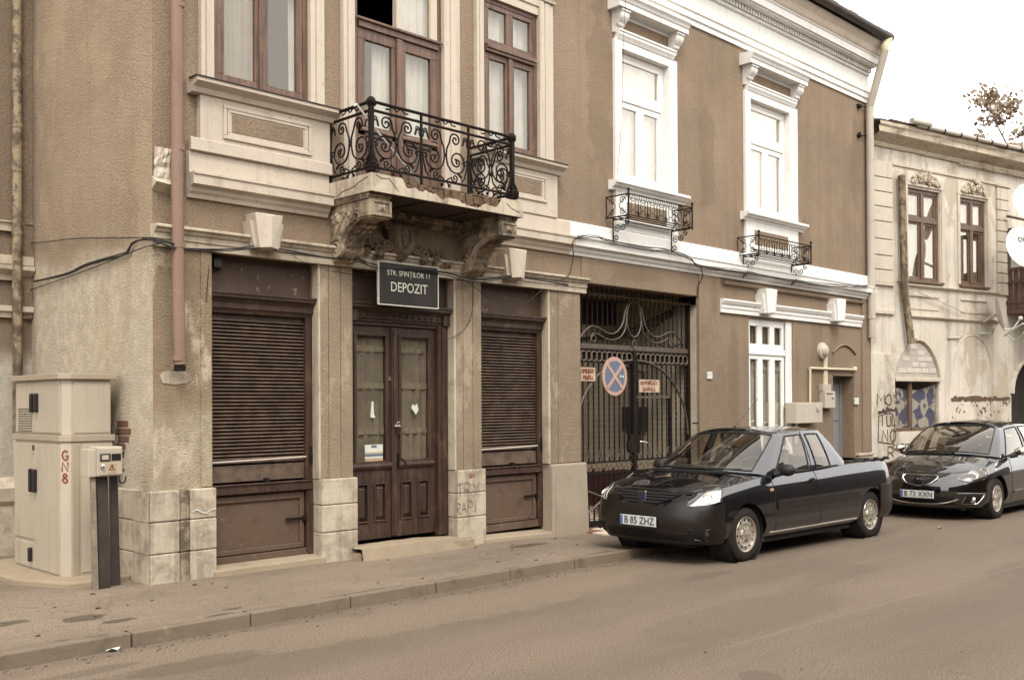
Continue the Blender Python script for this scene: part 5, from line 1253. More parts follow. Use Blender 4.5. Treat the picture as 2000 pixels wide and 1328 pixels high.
# ---- DEPOZIT sign hung over the shop door
y = -.16
xa, zt2 = F2(740, 513, y); xb, zb2 = F2(855, 600, y)
ztR = F2(851, 522, y)[1]; zbL = F2(742, 595, y)[1]
dep = empty('shop_sign', ((xa+xb)/2, y, zb2), 'black board sign reading STR SFINTILOR 11 DEPOZIT hung above the shop door', 'sign')
z1, z0 = (zt2+ztR)/2, (zbL+zb2)/2
mb = MB(); mb.box(xa, xb, y, y+.02, z0, z1); build(mb, 'board', M['signblack'], dep)
mb = MB(); b = .011
for q in ((xa-b, xb+b, z0-b, z0), (xa-b, xb+b, z1, z1+b*.6), (xa-b, xa, z0, z1), (xb, xb+b, z0, z1)): mb.box(q[0], q[1], y-.006, y+.022, q[2], q[3])
build(mb, 'border', M['signwhite'], dep)
for txt, zc_, hh, sx in (('STR. SFINȚILOR 11', .76, .058, .0), ('DEPOZIT', .42, .108, .0)):
    me = text_mesh(txt, hh*1.42, ext=.001); 
    wid = max(v.co.x for v in me.vertices)-min(v.co.x for v in me.vertices); tgt = (xb-xa)*(.72 if len(txt) > 8 else .62)
    for v in me.vertices: v.co.x *= tgt/wid
    me.materials.append(M['signwhite'])
    o = bpy.data.objects.new('lettering', me); o.location = ((xa+xb)/2-.0, y-.003, z0+zc_*(z1-z0)); o.rotation_euler = (PI/2, 0, 0); put(o, dep)
mb = MB()
for px in (742, 845): p = FP(px, 516, y); mb.tube([(p.x, y+.01, p.z), (p.x+.01, -.125, p.z+.15), (p.x, -.05, p.z+.22)], .004, 4)
build(mb, 'hanging_wire', M['cable'], dep)
# ------------------------------------------------------------------ set-back house on the left
LY = SIDE_D
lb = empty('set_back_house', (2, LY+2, .15), 'brown stucco house set back at the left edge behind the grey cabinet', 'building')
mb = MB(); mb.box(-6, BX0-.001, LY, LY+.3, 0, BH); build(mb, 'wall', M['stucco_far'], lb)
def lprof(pts, name, mat, x1=BX0-.01): mb_ = MB(); mb_.alongx(pts, -6, x1); build(mb_, name, M[mat], lb)
zz = lambda py: FZ(40, py, LY)
lprof([(LY, zz(455)), (LY-.05, zz(455)), (LY-.05, zz(442)), (LY-.08, zz(438)), (LY, zz(434))], 'string_course', 'greytrim')
lprof([(LY, zz(522)), (LY-.10, zz(520)), (LY-.10, zz(503)), (LY, zz(500))], 'belt_course', 'greytrim')
lprof([(LY, zz(550)), (LY-.05, zz(550)), (LY-.06, zz(540)), (LY-.13, zz(530)), (LY-.13, zz(522)), (LY, zz(519))], 'belt_moulding', 'greytrim')
lprof([(LY, zz(622)), (LY-.05, zz(622)), (LY-.06, zz(612)), (LY-.09, zz(610)), (LY-.09, zz(600)), (LY, zz(598))], 'sill_band', 'cream')
lprof([(LY, 0), (LY-.10, 0), (LY-.10, zz(985)), (LY-.14, zz(975)), (LY-.16, zz(950)), (LY-.10, zz(935)), (LY, zz(930))], 'plinth', 'stone')
mb = MB(); mb.box(BX0-.16, BX0-.005, LY-.06, LY, zz(620), BH); build(mb, 'corner_strip', M['stucco_far'], lb)
# ------------------------------------------------------------------ downpipes
def ringat(mb, p, r, h=.02, n=12, axis='z'): mb.lathe([(r, -h), (r, h)], n, lambda a, b, q: (p[0]+a, p[1]+b, p[2]+q))
# peeling pipe on the set-back house
y = LY-.12; xp_ = FX(34, 600, y); r = (FX(46, 600, y)-FX(22, 600, y))/2*.8
op = empty('drain_pipe', (xp_, y, .9), 'peeling weathered downpipe on the set back house at the left edge', 'drain pipe', 'downpipes')
mb = MB(); mb.tube([(xp_, y, 1.5), (xp_, y, BH)], r, 14); build(mb, 'pipe', M['oldpipe'], op, sm=50)
for py in (175, 245, 330, 455, 560, 660): mb = MB(); ringat(mb, (xp_, y, FZ(34, py, y)), r*1.12, .03, 14); build(mb, 'collar', M['oldpipe'], op, sm=40)
mb = MB(); mb.tube([(xp_, y, 1.5), (xp_+.02, y-.02, .2)], r*.95, 14); build(mb, 'pipe_foot', M['zinc'], op, sm=50)
# red-brown pipe by the corner
y = -.12; X = FX(346, 300, y); r = (FX(358, 300, y)-FX(334, 300, y))/2*.92
rp = empty('drain_pipe', (X, y, FZ(350, 720, y)), 'red brown downpipe on the corner pier ending above the plinth', 'drain pipe', 'downpipes')
zb_ = FZ(350, 712, y)
mb = MB(); mb.tube([(X+.02, y, zb_), (X+.01, y, 2.6), (X, y, 3.8), (X-.005, y, BH-.2)], r, 16); build(mb, 'pipe', M['redpipe'], rp, sm=50)
for z in (FZ(348, 290, y), FZ(349, 480, y), FZ(350, 700, y), FZ(346, 10, y)): mb = MB(); ringat(mb, (X+.008, y, z), r*1.08, .022, 16); build(mb, 'collar', M['redpipe'], rp, sm=40)
mb = MB(); ringat(mb, (X+.02, y, zb_-.02), r*.92, .04, 16); build(mb, 'outlet', M['iron'], rp, sm=40)
mb = MB(); mb.box(X-.01, X+.03, y, .0, FZ(348, 290, y)-.012, FZ(348, 290, y)+.012); build(mb, 'wall_bracket', M['iron'], rp)
# cement patch under its outlet
pq = [FP(a, b, -.006) for a, b in ((313, 735), (316, 728), (330, 724), (345, 726), (362, 725), (372, 733), (374, 742), (365, 748), (340, 751), (318, 748))]
mb = MB(); mb.extr([(p.x, p.z) for p in pq], -.008, .0, lambda p, a: (p[0], a, p[1])); build(mb, 'plaster_patch', M['greytrim'], bld)
# zinc pipe at the right end with offset bend
y = -.10; X = FX(1700, 400, y); r = .075
zp = empty('drain_pipe', (X, y, 2.9), 'pale zinc downpipe at the right end with slanted bend under the eaves', 'drain pipe', 'downpipes')
e = XP(1731, 92, BX1+.02)
zb_ = FZ(1708, 660, y)
t1 = Vector((X-.0, y, FZ(1697, 205, y))); g0 = Vector((BX1-.03, -.47, 8.80))
gq = FP(1731, 94, -.47)
mb = MB(); mb.tube([(X+.02, y-.0, zb_), (X, y, 5.0), tuple(t1)], r, 14); build(mb, 'pipe', M['zinc'], zp, sm=50)
mb = MB(); mb.tube([tuple(t1+Vector((0, 0, -.05))), (gq.x-.02, -.46, gq.z-.04)], r, 14); build(mb, 'offset_bend', M['zinc'], zp, sm=50)
mb = MB(); mb.tube([(gq.x-.02, -.46, gq.z-.05), (gq.x-.05, -.46, gq.z+.0), (BX1-.05, -.46, 8.80)], r*1.02, 14); build(mb, 'gutter_outlet', M['pipecream'], zp, sm=50)
for z in (FZ(1698, 230, y), FZ(1698, 310, y), FZ(1700, 430, y), FZ(1706, 620, y), FZ(1698, 212, y)): mb = MB(); ringat(mb, (X+.008, y, z), r*1.08, .03, 14); build(mb, 'collar', M['zinc'], zp, sm=40)
for z in (FZ(1698, 212, y), FZ(1698, 268, y)): mb = MB(); mb.tube([(X-.35, -.02, z-.02), (X-.1, -.05, z+.02), (X, -.1, z)], .012, 5); mb.blob((X-.3, -.03, z), .05, 7, 5, .4); build(mb, 'rusty_bracket', M['iron'], zp)
# ------------------------------------------------------------------ telecom cabinet
cA = GP(128, 1135, .17); CXf = 3.83; y0c, y1c = .62, 1.86
cab = empty('telecom_cabinet', (4.0, 1.2, .17), 'tall beige two tier street cabinet with black handles beside the corner', 'cabinet')
cx0, cx1, zb_, zj0, zj1, zt_ = 3.80, 4.27, .20, 1.47, 1.53, 2.06
ch = .07
def outline(e=0.0): return [(cx0-e, y1c+e), (cx0-e, y0c+ch-e*.4), (cx0+ch-e*.4, y0c-e), (cx1+e, y0c-e), (cx1+e, y1c+e)]
def cb(poly, z0, z1, name, mat='cabinet', bev=.006): mb_ = MB(); mb_.alongz(poly, z0, z1); return build(mb_, name, M[mat], cab, bevel=bev)
cb(outline(.0), zb_, zj0, 'lower_case'); cb(outline(.018), zj0, zj1, 'joint_band', 'cabinet2'); cb(outline(-.012), zj1, zt_, 'upper_case'); cb(outline(.03), zt_, zt_+.055, 'lid', 'cabinet2')
def door(y0, y1, z0, z1, e, name='door', mat='cabinet'):
    mb_ = MB(); mb_.box(cx0-e-.012, cx0-e+.004, y0, y1, z0, z1); return build(mb_, name, M[mat], cab, bevel=.004)
ym = (y0c+y1c)/2+.06
dU = [door(ym+.004, y1c-.03, zj1+.02, zt_-.02, -.012), door(y0c+ch+.02, ym-.004, zj1+.02, zt_-.02, -.012)]
dL = [door(ym+.004, y1c-.02, zb_+.30, zj0-.03, 0), door(y0c+ch+.015, ym-.004, zb_+.02, zj0-.03, 0), door(ym+.004, y1c-.02, zb_+.02, zb_+.26, 0)]
def handle(y, z, e, d, h=.19):
    mb_ = MB(); mb_.box(cx0-e-.055, cx0-e-.012, y-.018, y+.018, z-h/2, z+h/2); build(mb_, 'handle', M['black'], d, bevel=.014)
handle(ym+.055, 1.84, -.012, dU[0]); handle(ym-.055, 1.84, -.012, dU[1]); handle(ym+.05, 1.08, 0, dL[0], .23); handle(ym-.05, 1.08, 0, dL[1], .23); handle(ym+.07, zb_+.15, 0, dL[2], .14)
mb = MB()
for k in range(10):
    for q in range(5): mb.box(cx0+.0-.003, cx0+.02, y1c-.10-q*.075-.06, y1c-.10-q*.075, 1.56+k*.024, 1.568+k*.024)
build(mb, 'vent_slots', M['black'], dU[0])
for z, s_, mt in ((1.40, .05, 'spray'), (1.34, .04, 'cabinet2')): mb = MB(); mb.box(cx0-.016, cx0-.011, ym+.03-s_/2, ym+.03+s_/2, z-s_/2, z+s_/2); build(mb, 'sticker', M[mt], cab)
# right end panels
for a, b, z0_, z1_ in ((cx0+ch+.03, cx1-.02, zj1+.02, zt_-.03), (cx0+ch+.10, cx1-.05, zb_+.03, zj0-.03)): mb = MB(); mb.box(a, b, y0c-.010 if z0_ < 1 else y0c+.004, y0c+.014, z0_, z1_); build(mb, 'end_panel', M['cabinet'], cab, bevel=.004)
mb = MB(); mb.box(cx0+ch+.01, cx0+ch+.075, y0c-.014, y0c+.01, .08, zj0-.02); build(mb, 'corner_post', M['cabinet2'], cab, bevel=.004)
random.seed(9)
# red letters on the chamfered edge
c0 = Vector((cx0, y0c+ch, 0)); c1 = Vector((cx0+ch, y0c, 0)); dd_ = (c1-c0).normalized(); nn_ = Vector((dd_.y, -dd_.x, 0))
def chf(p): q = c0+dd_*p[0]+nn_*(.004 if nn_.y < 0 else -.004); return (q.x, q.y, p[1])
mb = MB(); strokes(mb, 'GN8', .018, 1.30, .085, .07, .016, lambda p: chf(p), .04, True); build(mb, 'red_lettering', M['redpaint'], cab)
# concrete pad
mb = MB(); mb.alongz([(3.40, 2.3), (3.45, .9), (3.72, .30), (4.0, .24), (4.32, .34), (4.31, 2.3)], .05, .205); tag(build(mb, 'concrete_pad', M['slabstep'], bevel=.02), 'low rough concrete pad under the beige street cabinet', 'pad')
# ------------------------------------------------------------------ electric meter box on posts
pm = GP(205, 1148, .16); my = pm.y-.02
mx0, mx1 = FX(176, 900, my), FX(238, 900, my); mz0, mz1 = FZ(210, 930, my), FZ(210, 872, my)
met = empty('meter_box', ((mx0+mx1)/2, my, .16), 'beige electric meter box with warning label on steel posts beside the cabinet', 'meter box')
mb = MB(); mb.box(FX(188, 900, my), mx1, my-.02, my+.17, mz0, mz1); build(mb, 'case', M['meter'], met, bevel=.012)
mb = MB(); mb.box(FX(192, 900, my), mx1-.015, my-.035, my-.018, mz0+.012, mz1-.012); dr = build(mb, 'door', M['meter'], met, bevel=.006)
mb = MB(); mb.box(mx0-.02, FX(188, 900, my), my+.0, my+.17, mz0, mz1-.02); build(mb, 'side_case', M['cabinet'], met, bevel=.006)
def rct(a, b, c, d, y, name, mat, par, th=.006): mb_ = MB(); mb_.box(FX(a, b, y), FX(c, d, y), y-th, y, FZ(a, d, y), FZ(a, b, y)); return build(mb_, name, M[mat], par, bevel=.002)
yd = my-.036
rct(195, 886, 216, 901, yd, 'meter_window', 'postgrey', dr); rct(199, 889, 212, 898, yd-.007, 'meter_dial', 'zinc', dr); rct(218, 886, 236, 899, yd, 'meter_window', 'hole', dr)
rct(211, 905, 228, 924, yd, 'warning_label', 'orange', dr, .003)
q = [FP(a, b, yd-.004) for a, b in ((213.5, 917), (219, 906.5), (224.5, 917))]; mb = MB(); mb.tube([(p.x, yd-.005, p.z) for p in q], .0035, 4, True); mb.tube([(FX(219, 910, yd), yd-.005, FZ(219, 909.5, yd)), (FX(218, 912, yd), yd-.005, FZ(218, 912.5, yd)), (FX(220, 913, yd), yd-.005, FZ(220, 912.5, yd)), (FX(219, 916, yd), yd-.005, FZ(219, 915.5, yd))], .0025, 4); build(mb, 'warning_triangle', M['hole'], dr)
lk_ = FP(199, 910, yd); mb = MB(); mb.lathe([(.016, 0), (.016, .03), (.008, .035)], 10, lambda a, b, h: (lk_.x+a, yd-h, lk_.z+b)); build(mb, 'lock', M['chrome'], dr)
for pz in (881, 915): rct(239.5, pz, 242.5, pz+6, my+.0, 'hinge', 'hole', met)
for (pa_, pb_, mt, dy) in ((179, 187, 'spray_faint', .03), (190, 211, 'postgrey', .05), (216, 230, 'postgrey', .12)):
    a_, b_ = FX(pa_, 1000, my+dy), FX(pb_, 1000, my+dy); mb = MB(); mb.add([(a_+.02, my+dy, .05), (b_+.03, my+dy, .05), (b_+.03, my+dy+.05, .05), (a_+.02, my+dy+.05, .05), (a_, my+dy, mz0+.05), (b_, my+dy, mz0+.05), (b_, my+dy+.05, mz0+.05), (a_, my+dy+.05, mz0+.05)], [(0,3,2,1),(4,5,6,7),(0,1,5,4),(1,2,6,5),(2,3,7,6),(3,0,4,7)]); build(mb, 'post', M[mt], met, bevel=.006)
p = FP(232, 930, my+.1); mb = MB(); mb.tube(cat([(p.x, my+.1, p.z+.02), (p.x+.01, my+.1, p.z-.05), (p.x+.05, my+.1, p.z-.06), (p.x+.07, my+.1, p.z+.0)], 5), .007, 5); build(mb, 'cable_loop', M['cable'], met)
# faint writing on the third pier plinth and chalk on the corner plinth
random.seed(52)
pg = empty('graffiti', (8.4, -.065, .5), 'faint grey sprayed letters on the stone plinth right of the shop door', 'graffiti')
for tx, px, py, h_ in (('TRV', 892, 968, .16), ('RAPI', 890, 1004, .15)):
    p = FP(px, py, -.068); mb = MB(); strokes(mb, tx, p.x, p.z, h_*.9, .40/len(tx), .012, lambda q: (q[0], -.068, q[1]), .06); build(mb, 'lettering', M['spray_faint'], pg)
p = FP(917, 932, -.068); mb = MB(); strokes(mb, 'GN', p.x, p.z, .05, .05, .010, lambda q: (q[0], -.068, q[1]), .04); tag(build(mb, 'red_mark', M['redpaint']), 'small red letters GN at the top of the third pier plinth', 'graffiti')
p = FP(375, 1000, -.068); mb = MB(); mb.ribbon(cat([Vector((p.x+k*.05, p.z+.02*math.sin(k*1.7))) for k in range(6)], 4), .012, lambda q: (q[0], -.0685, q[1])); tag(build(mb, 'chalk_mark', M['whitepaper']), 'short white chalk curve on the corner stone plinth', 'chalk mark')
# bare bricks where the side-wall plaster has fallen off
random.seed(12)
for k, (ya, yb, z) in enumerate(((.52, .78, 1.60), (.46, .70, 1.525), (.56, .80, 1.525), (.50, .76, 1.45), (.58, .8, 1.375), (.60, .8, 1.30))):
    mb = MB(); mb.box(BX0-.004-random.uniform(0, .004), BX0+.01, ya, yb-.012, z, z+.064); build(mb, 'brick', M['brick'], bld, bevel=.008)
# ------------------------------------------------------------------ cables
def cable(pts, r, label, n=5):
    mb_ = MB(); mb_.tube(cat(pts, 6), r*.68, n); return tag(build(mb_, 'cable', M['cable'], sm=60), label, 'cable', 'cables strung along the walls')
def onside(px, py, off=.03): p = XP(px, py, BX0-off); return p
def sag(p0, p1, d=.03, n=4): return [Vector(p0).lerp(Vector(p1), k/n)+Vector((0, 0, -d*math.sin(PI*k/n))) for k in range(n+1)]
L0 = FP(0, 476, LY-.5)
cable([onside(-30, 477), onside(70, 474), onside(150, 466), onside(230, 465), onside(297, 465), FP(340, 476, -.15)], .008, 'single thin cable running level across the side wall to the corner')
cable([onside(-20, 590), onside(60, 566), onside(180, 524), onside(300, 478), FP(345, 492, -.14)], .008, 'lowest thin cable rising across the cream side wall to the corner')
random.seed(14)
for k in range(4):
    j = lambda: random.uniform(-3, 3)
    cable([onside(66, 552+j()), onside(130, 535+j()), onside(170, 518+j()), onside(240, 497+j()), onside(250, 490+j()), onside(262, 474+j()), onside(296, 466+j()), FP(345, 478+j(), -.15)], .009+.002*(k % 2), ['upper cable of the sagging bundle on the side wall', 'second cable of the sagging bundle on the side wall', 'third cable of the sagging bundle on the side wall', 'lowest cable of the sagging bundle on the side wall'][k])
names = ['topmost cable of the bundle along the shop lintel', 'middle cable of the bundle along the shop lintel', 'lowest cable of the bundle along the shop lintel']
for k in range(3):
    j = lambda: random.uniform(-2.5, 2.5)+k*2
    cable([FP(a, b+j(), -.14-.01*k) for a, b in ((300, 468), (350, 482), (430, 487), (520, 480), (545, 486), (640, 502), (700, 508), (738, 520))]+[FP(a, b+j(), -.175) for a, b in ((860, 530), (930, 545), (1000, 540), (1050, 545), (1110, 553))], .010, names[k])
cable([FP(410, 490, .0), FP(405, 560, -.02), FP(403, 590, -.02)], .006, 'thin wire hanging down beside the left shutter')
cable([FP(860, 530, -.16), FP(905, 545, -.16), FP(960, 585, -.12), FP(1010, 600, -.1), FP(1060, 565, -.12)], .007, 'slack wire looping across the right shop fascia')
cable([FP(560, 490, -.15), FP(600, 515, -.05), FP(680, 535, -.02), FP(740, 537, -.1)], .004, 'hair thin wire from the left lintel to the shop sign')
cable([FP(925, 548, -.12), FP(922, 610, -.03), FP(905, 645, -.03), FP(873, 664, -.03)], .006, 'wire dropping down the pier right of the shop door')
bp = [(1127, 463), (1160, 464), (1200, 474), (1260, 484), (1300, 490), (1345, 502), (1370, 520)]
names = ['topmost cable of the tangle along the white belt course', 'second cable of the tangle along the white belt course', 'third cable of the tangle along the white belt course', 'lowest cable of the tangle along the white belt course']
for k in range(4):
    cable([FP(a, b+random.uniform(-4, 5), -.18-.008*k) for a, b in bp]+[FP(a, b+random.uniform(-4, 4), -.185) for a, b in ((1450, 530), (1530, 546), (1620, 556), (1695, 560))], .008, names[k])
cable([FP(1130, 462, -.18), FP(1118, 475, -.17), FP(1120, 500, -.14), FP(1112, 535, -.14), FP(1095, 548, -.14)], .010, 'black cable dropping from the white belt to the gate pier')
cable([FP(1368, 520, -.19), FP(1372, 540, -.12), FP(1363, 560, -.05), FP(1362, 582, -.05)], .012, 'short black cable hanging at the right end of the gate beam')
cable([FP(1222, 0, -.3), FP(1218, 80, -.25), FP(1216, 170, -.07), FP(1214, 240, -.06), FP(1206, 340, -.12)], .004, 'thin wire hanging before the first white upper window')
# ------------------------------------------------------------------ iron flower racks under the white windows
def rack(px0, px1, pyt, label, side):
    y = -.42; X0 = FX(px0, pyt, y); X1 = FX(px1, pyt+45, y); Zt = FZ(px0, pyt, y); Zb = Zt-.29
    t = empty('flower_rack', ((X0+X1)/2, -.2, Zb-.35), label, 'flower rack', 'iron flower racks under the white windows')
    def b_(mb_, n): return build(mb_, n, M['iron'], t, sm=50)
    for z in (Zt, Zb):
        for a, b in (((X0, y, z), (X1, y, z)), ((X0, y, z), (X0, -.02, z)), ((X1, y, z), (X1, -.02, z))): mb_ = MB(); mb_.tube([a, b], .010, 5); b_(mb_, 'rail')
    mb_ = MB(); mb_.tube([(X0, y, Zt-.055), (X1, y, Zt-.055)], .005, 4); b_(mb_, 'rail')
    for x in (X0, X1): mb_ = MB(); mb_.tube([(x, y, Zb-.03), (x, y, Zt+.05)], .013, 6); mb_.blob((x, y, Zt+.06), .022, 6, 4, 0); b_(mb_, 'post'); mb_ = MB(); mb_.tube([(x, -.03, Zb), (x, -.03, Zt)], .008, 5); b_(mb_, 'wall_bar')
    n = 7; w = (X1-X0)/n; src = {}
    def rep(key, mb_, k, nm):
        if key not in src: src[key] = (b_(mb_, nm), k)
        else: s, k0 = src[key]; inst(s, nm, s.location+Vector(((k-k0)*w, 0, 0)), t)
    for k in range(n):
        xc = X0+(k+.5)*w; zc_ = (Zt-.055+Zb)/2+.02
        mb_ = MB(); mb_.tube([(xc+.055*math.cos(a), y, zc_+.065*math.sin(a)) for a in [2*PI*q/14 for q in range(14)]], .006, 4, True)
        for s in (-1, 1):
            mb_.tube([(xc+s*q[0], y, zc_-.085+q[1]) for q in spiral(.045, -.005, .03, 1.2, PI/2, -1, 10)], .0055, 4); mb_.tube([(xc+s*q[0], y, zc_+.085+q[1]) for q in spiral(.045, .0, .025, 1.2, -PI/2, 1, 10)], .0055, 4)
        rep('o', mb_, k, 'ornament')
        mb_ = MB()
        for q in range(4): xx_ = X0+k*w+(q+.5)*w/4; mb_.tube([(xx_, y, Zt-.055), (xx_, y, Zt)], .004, 4)
        rep('p', mb_, k, 'picket')
        if k: mb_ = MB(); mb_.tube([(X0+k*w, y, Zb), (X0+k*w, y, Zt-.055)], .008, 4); mb_.tube([(X0+k*w-.03, y, Zb), (X0+k*w, y, Zb+.1), (X0+k*w+.03, y, Zb)], .006, 4); rep('b', mb_, k, 'bar')
    for x in (X0, X1):                                   # end ornaments and wall brackets
        mb_ = MB()
        for s in (-1, 1):
            for v in (-1, 1): mb_.tube([(x, (y-.02)/2+s*q[0], (Zt+Zb)/2+v*q[1]) for q in spiral(.09, .07, .055, 1.4, 0, 1, 14)], .0065, 4)
            mb_.tube(cat([(x, (y-.02)/2+s*.18, Zb+.01), (x, (y-.02)/2+s*.05, (Zt+Zb)/2-.03), (x, (y-.02)/2+s*.05, (Zt+Zb)/2+.03), (x, (y-.02)/2+s*.18, Zt-.01)], 4), .0065, 4)
        b_(mb_, 'end_ornament')
        xb_ = x+(.09 if x == X0 else -.04)
        mb_ = MB(); mb_.tube([(xb_, -.075, Zb-.36), (xb_, -.075, Zb)], .010, 5); mb_.tube([(xb_, -.07, Zb-.02), (xb_, y+.02, Zb-.02)], .010, 5)
        mb_.tube([(xb_, q[0], Zb+q[1]) for q in spiral(-.13, -.28, .055, 1.5, -PI/2, 1, 18)], .008, 5); mb_.tube([(xb_, q[0], Zb+q[1]) for q in spiral(-.15, -.15, .06, 1.6, PI, -1, 18)], .008, 5); mb_.tube([(xb_, q[0], Zb+q[1]) for q in spiral(-.25, -.13, .05, 1.5, 0, -1, 18)], .008, 5); mb_.tube([(xb_, q[0], Zb+q[1]) for q in spiral(-.33, -.07, .045, 1.3, PI/2, -1, 18)], .008, 5)
        b_(mb_, 'bracket')
    # tray slats
    for q in range(3): mb_ = MB(); mb_.box(X0, X1, y+.08+q*.11, y+.11+q*.11, Zb-.006, Zb+.002); b_(mb_, 'tray_slat')
rack(1227.5, 1352, 378, 'scrolled iron flower rack under the white window nearer the balcony', 0)
rack(1482, 1584, 459, 'scrolled iron flower rack under the white window nearer the zinc downpipe', 0)
# ------------------------------------------------------------------ fittings round the side door
def fbox(a, b, c, d, y0, y1): return FX(a, d, y0), FX(c, d, y0), y0, y1, FZ(a, d, y0), FZ(a, b, y0)
t = fbox(1556, 786, 1607, 827, -.22, 0); gmb = empty('gas_meter_box', ((t[0]+t[1])/2, -.1, t[4]), 'wide pale grey gas box on the wall above the pickup cab', 'meter box')
mb = MB(); mb.box(*t); build(mb, 'case', M['boxgrey'], gmb, bevel=.01)
p = FP(1598, 797, -.225); mb = MB(); mb.lathe([(.055, 0), (.055, .02), (.035, .022)], 16, lambda a, b, h: (p.x+a*.9, -.22-h, p.z+b)); build(mb, 'round_lock', M['zinc'], gmb)
mb = MB(); mb.tube([(t[0]+.28, -.05, t[4]-.35), (t[0]+.28, -.06, t[4]+.1)], .03, 8); build(mb, 'pipe_stub', M['pipecream'], gmb)
mb = MB(); pts = [FP(1582, 790, -.04), FP(1582, 719, -.04), FP(1671, 722, -.04)]; mb.tube([pts[0], pts[1]], .024, 8); mb.tube([pts[1]-Vector((.024, 0, 0)), pts[2]], .024, 8); mb.tube([pts[2]+Vector((-.03, 0, -.02)), pts[2]+Vector((.0, 0, .03)), pts[2]+Vector((0, .05, .03))], .035, 8)
tag(build(mb, 'gas_pipe', M['pipecream'], sm=50), 'cream gas pipe rising from the gas box and crossing above the side door', 'pipe')
lp = FP(1610, 685, -.06); lam = empty('wall_lamp', (lp.x, -.06, lp.z-.13), 'round bulkhead wall lamp above the letter box', 'lamp')
mb = MB(); mb.lathe([(.155, 0), (.15, .05), (.12, .065)], 22, lambda a, b, h: (lp.x+a, -h, lp.z+b)); build(mb, 'housing', M['boxgrey'], lam, sm=40); mb = MB(); mb.lathe([(.115, .065), (.10, .10), (.06, .125), (.01, .13)], 18, lambda a, b, h: (lp.x+a, -h, lp.z+b)); build(mb, 'lens', M['zinc'], lam, sm=60)
t = fbox(1610.5, 695, 1617, 752, -.03, 0); mb = MB(); mb.box(*t); tag(build(mb, 'cable_duct', M['pipecream'], bevel=.003), 'cream vertical cable duct between the wall lamp and the letter box', 'duct')
t = fbox(1612, 764, 1632, 797, -.12, 0); lbx = empty('letter_box', ((t[0]+t[1])/2, -.06, t[4]), 'grey letter box beside the side door', 'letter box')
mb = MB(); mb.box(*t); build(mb, 'case', M['boxgrey'], lbx, bevel=.01)
mb = MB(); mb.box(t[0]-.01, t[1]-.1, t[2]+.03, 0, t[5], t[5]+.13); build(mb, 'lid', M['zinc'], lbx, bevel=.006)
mb = MB(); mb.box(t[0]+.05, t[1]-.1, t[2]-.004, t[2]+.002, t[5]-.05, t[5]-.035); mb.box(t[1]-.14, t[1]-.06, t[2]-.004, t[2]+.002, t[5]-.14, t[5]-.12); build(mb, 'slot', M['hole'], lbx)
for (a, b, c, d, lab) in ((1383, 726, 1392, 740, 'white house number plate on the pier right of the gate'), (1670, 777, 1678, 790, 'small white bell box right of the side door')):
    t = fbox(a, b, c, d, -.06 if a < 1500 else -.03, -.03 if a < 1500 else 0); mb = MB(); mb.box(*t); tag(build(mb, 'wall_plate', M['whitepaper'], bevel=.006), lab, 'plate')
t = fbox(1355, 825, 1364, 828, -.05, -.03); mb = MB(); mb.box(*t); tag(build(mb, 'wall_hook', M['iron']), 'small dark keyhole plate on the pier right of the gate', 'hook')
# ------------------------------------------------------------------ neighbour on the right
nb = empty('neighbour_house', (21.5, 1.5, .1), 'weathered cream two storey house with brown windows at the right edge', 'building')
def nl(u, off, z): p = NO+ND*u+NN*off; return (p.x, p.y, z)           # off > 0 towards the street
def nbuild(mb, name, mat, parent=nb, **k):
    mb.v = [Vector(nl(v.x, -v.y, v.z)) for v in mb.v]; return build(mb, name, M[mat] if isinstance(mat, str) else mat, parent, **k)
def U(px, py, off=0): return NP(px, py, off)
UE = 9.0
nw = [(*[1.19, 2.27], 4.27, 6.15), (2.96, 3.92, 4.28, 6.14)]
gl_ = U(1747, 840); glw = (U(1746, 745)[0]+.02, U(1834, 845)[0], U(1780, 842)[1], U(1780, 745)[1])
mb = MB(); arch_u0 = U(1975, 760)[0]
wallcells(mb, -.08, UE, 0, 7.3, nw+[glw, (arch_u0, arch_u0+2.2, 0, U(1995, 690)[1])], 0, .2); nbuild(mb, 'wall', 'nbcream')
mb = MB(); mb.box(-.05, UE, .35, .4, 0, 7.2); mb.box(arch_u0, UE, 2.6, 2.7, 0, 4); nbuild(mb, 'interior', 'room')
mb = MB(); mb.box(UE-.1, UE, .0, 8, 0, 7.2); mb.box(-.08, 0, 8, 8.1, 0, 7.2); nbuild(mb, 'side_wall', 'nbcream')
# cornice, ragged, with gutter
gz = 7.27
mb = MB()
P_ = [(-.02, gz-.42), (-.04, gz-.42), (-.06, gz-.38), (-.06, gz-.34), (-.10, gz-.32), (-.27, gz-.24), (-.30, gz-.22), (-.30, gz-.12), (-.33, gz-.08), (-.33, gz-.01), (.02, gz)]
nu = 46
for i in range(nu+1):
    u = -.08+i*(UE+.08)/nu
    for (a, b) in P_:
        j = .035*mnoise.noise(Vector((u*2.1, b*9, 0)))+.02*mnoise.noise(Vector((u*7, b*5, 3)))
        mb.v.append(Vector((u, a+(j if a < -.2 else j*.3), b+j*.4)))
K = len(P_)
for i in range(nu):
    for k in range(K-1): mb.f.append([i*K+k, (i+1)*K+k, (i+1)*K+k+1, i*K+k+1]); mb.m.append(0)
nbuild(mb, 'cornice', 'nbcornice')
mb = MB(); uu = U(1870, 325)[0]
while uu < UE: mb.box(uu, uu+.04, -.09, -.03, gz-.47, gz-.42); uu += .09
o = nbuild(mb, 'dentil_course', 'nbcornice'); o['kind'] = 'stuff'
mb = MB(); mb.tube([(1.0, -.38, gz+.02), (UE, -.38, gz+.03)], .045, 8); gu = nbuild(mb, 'gutter', 'zinc', sm=50)
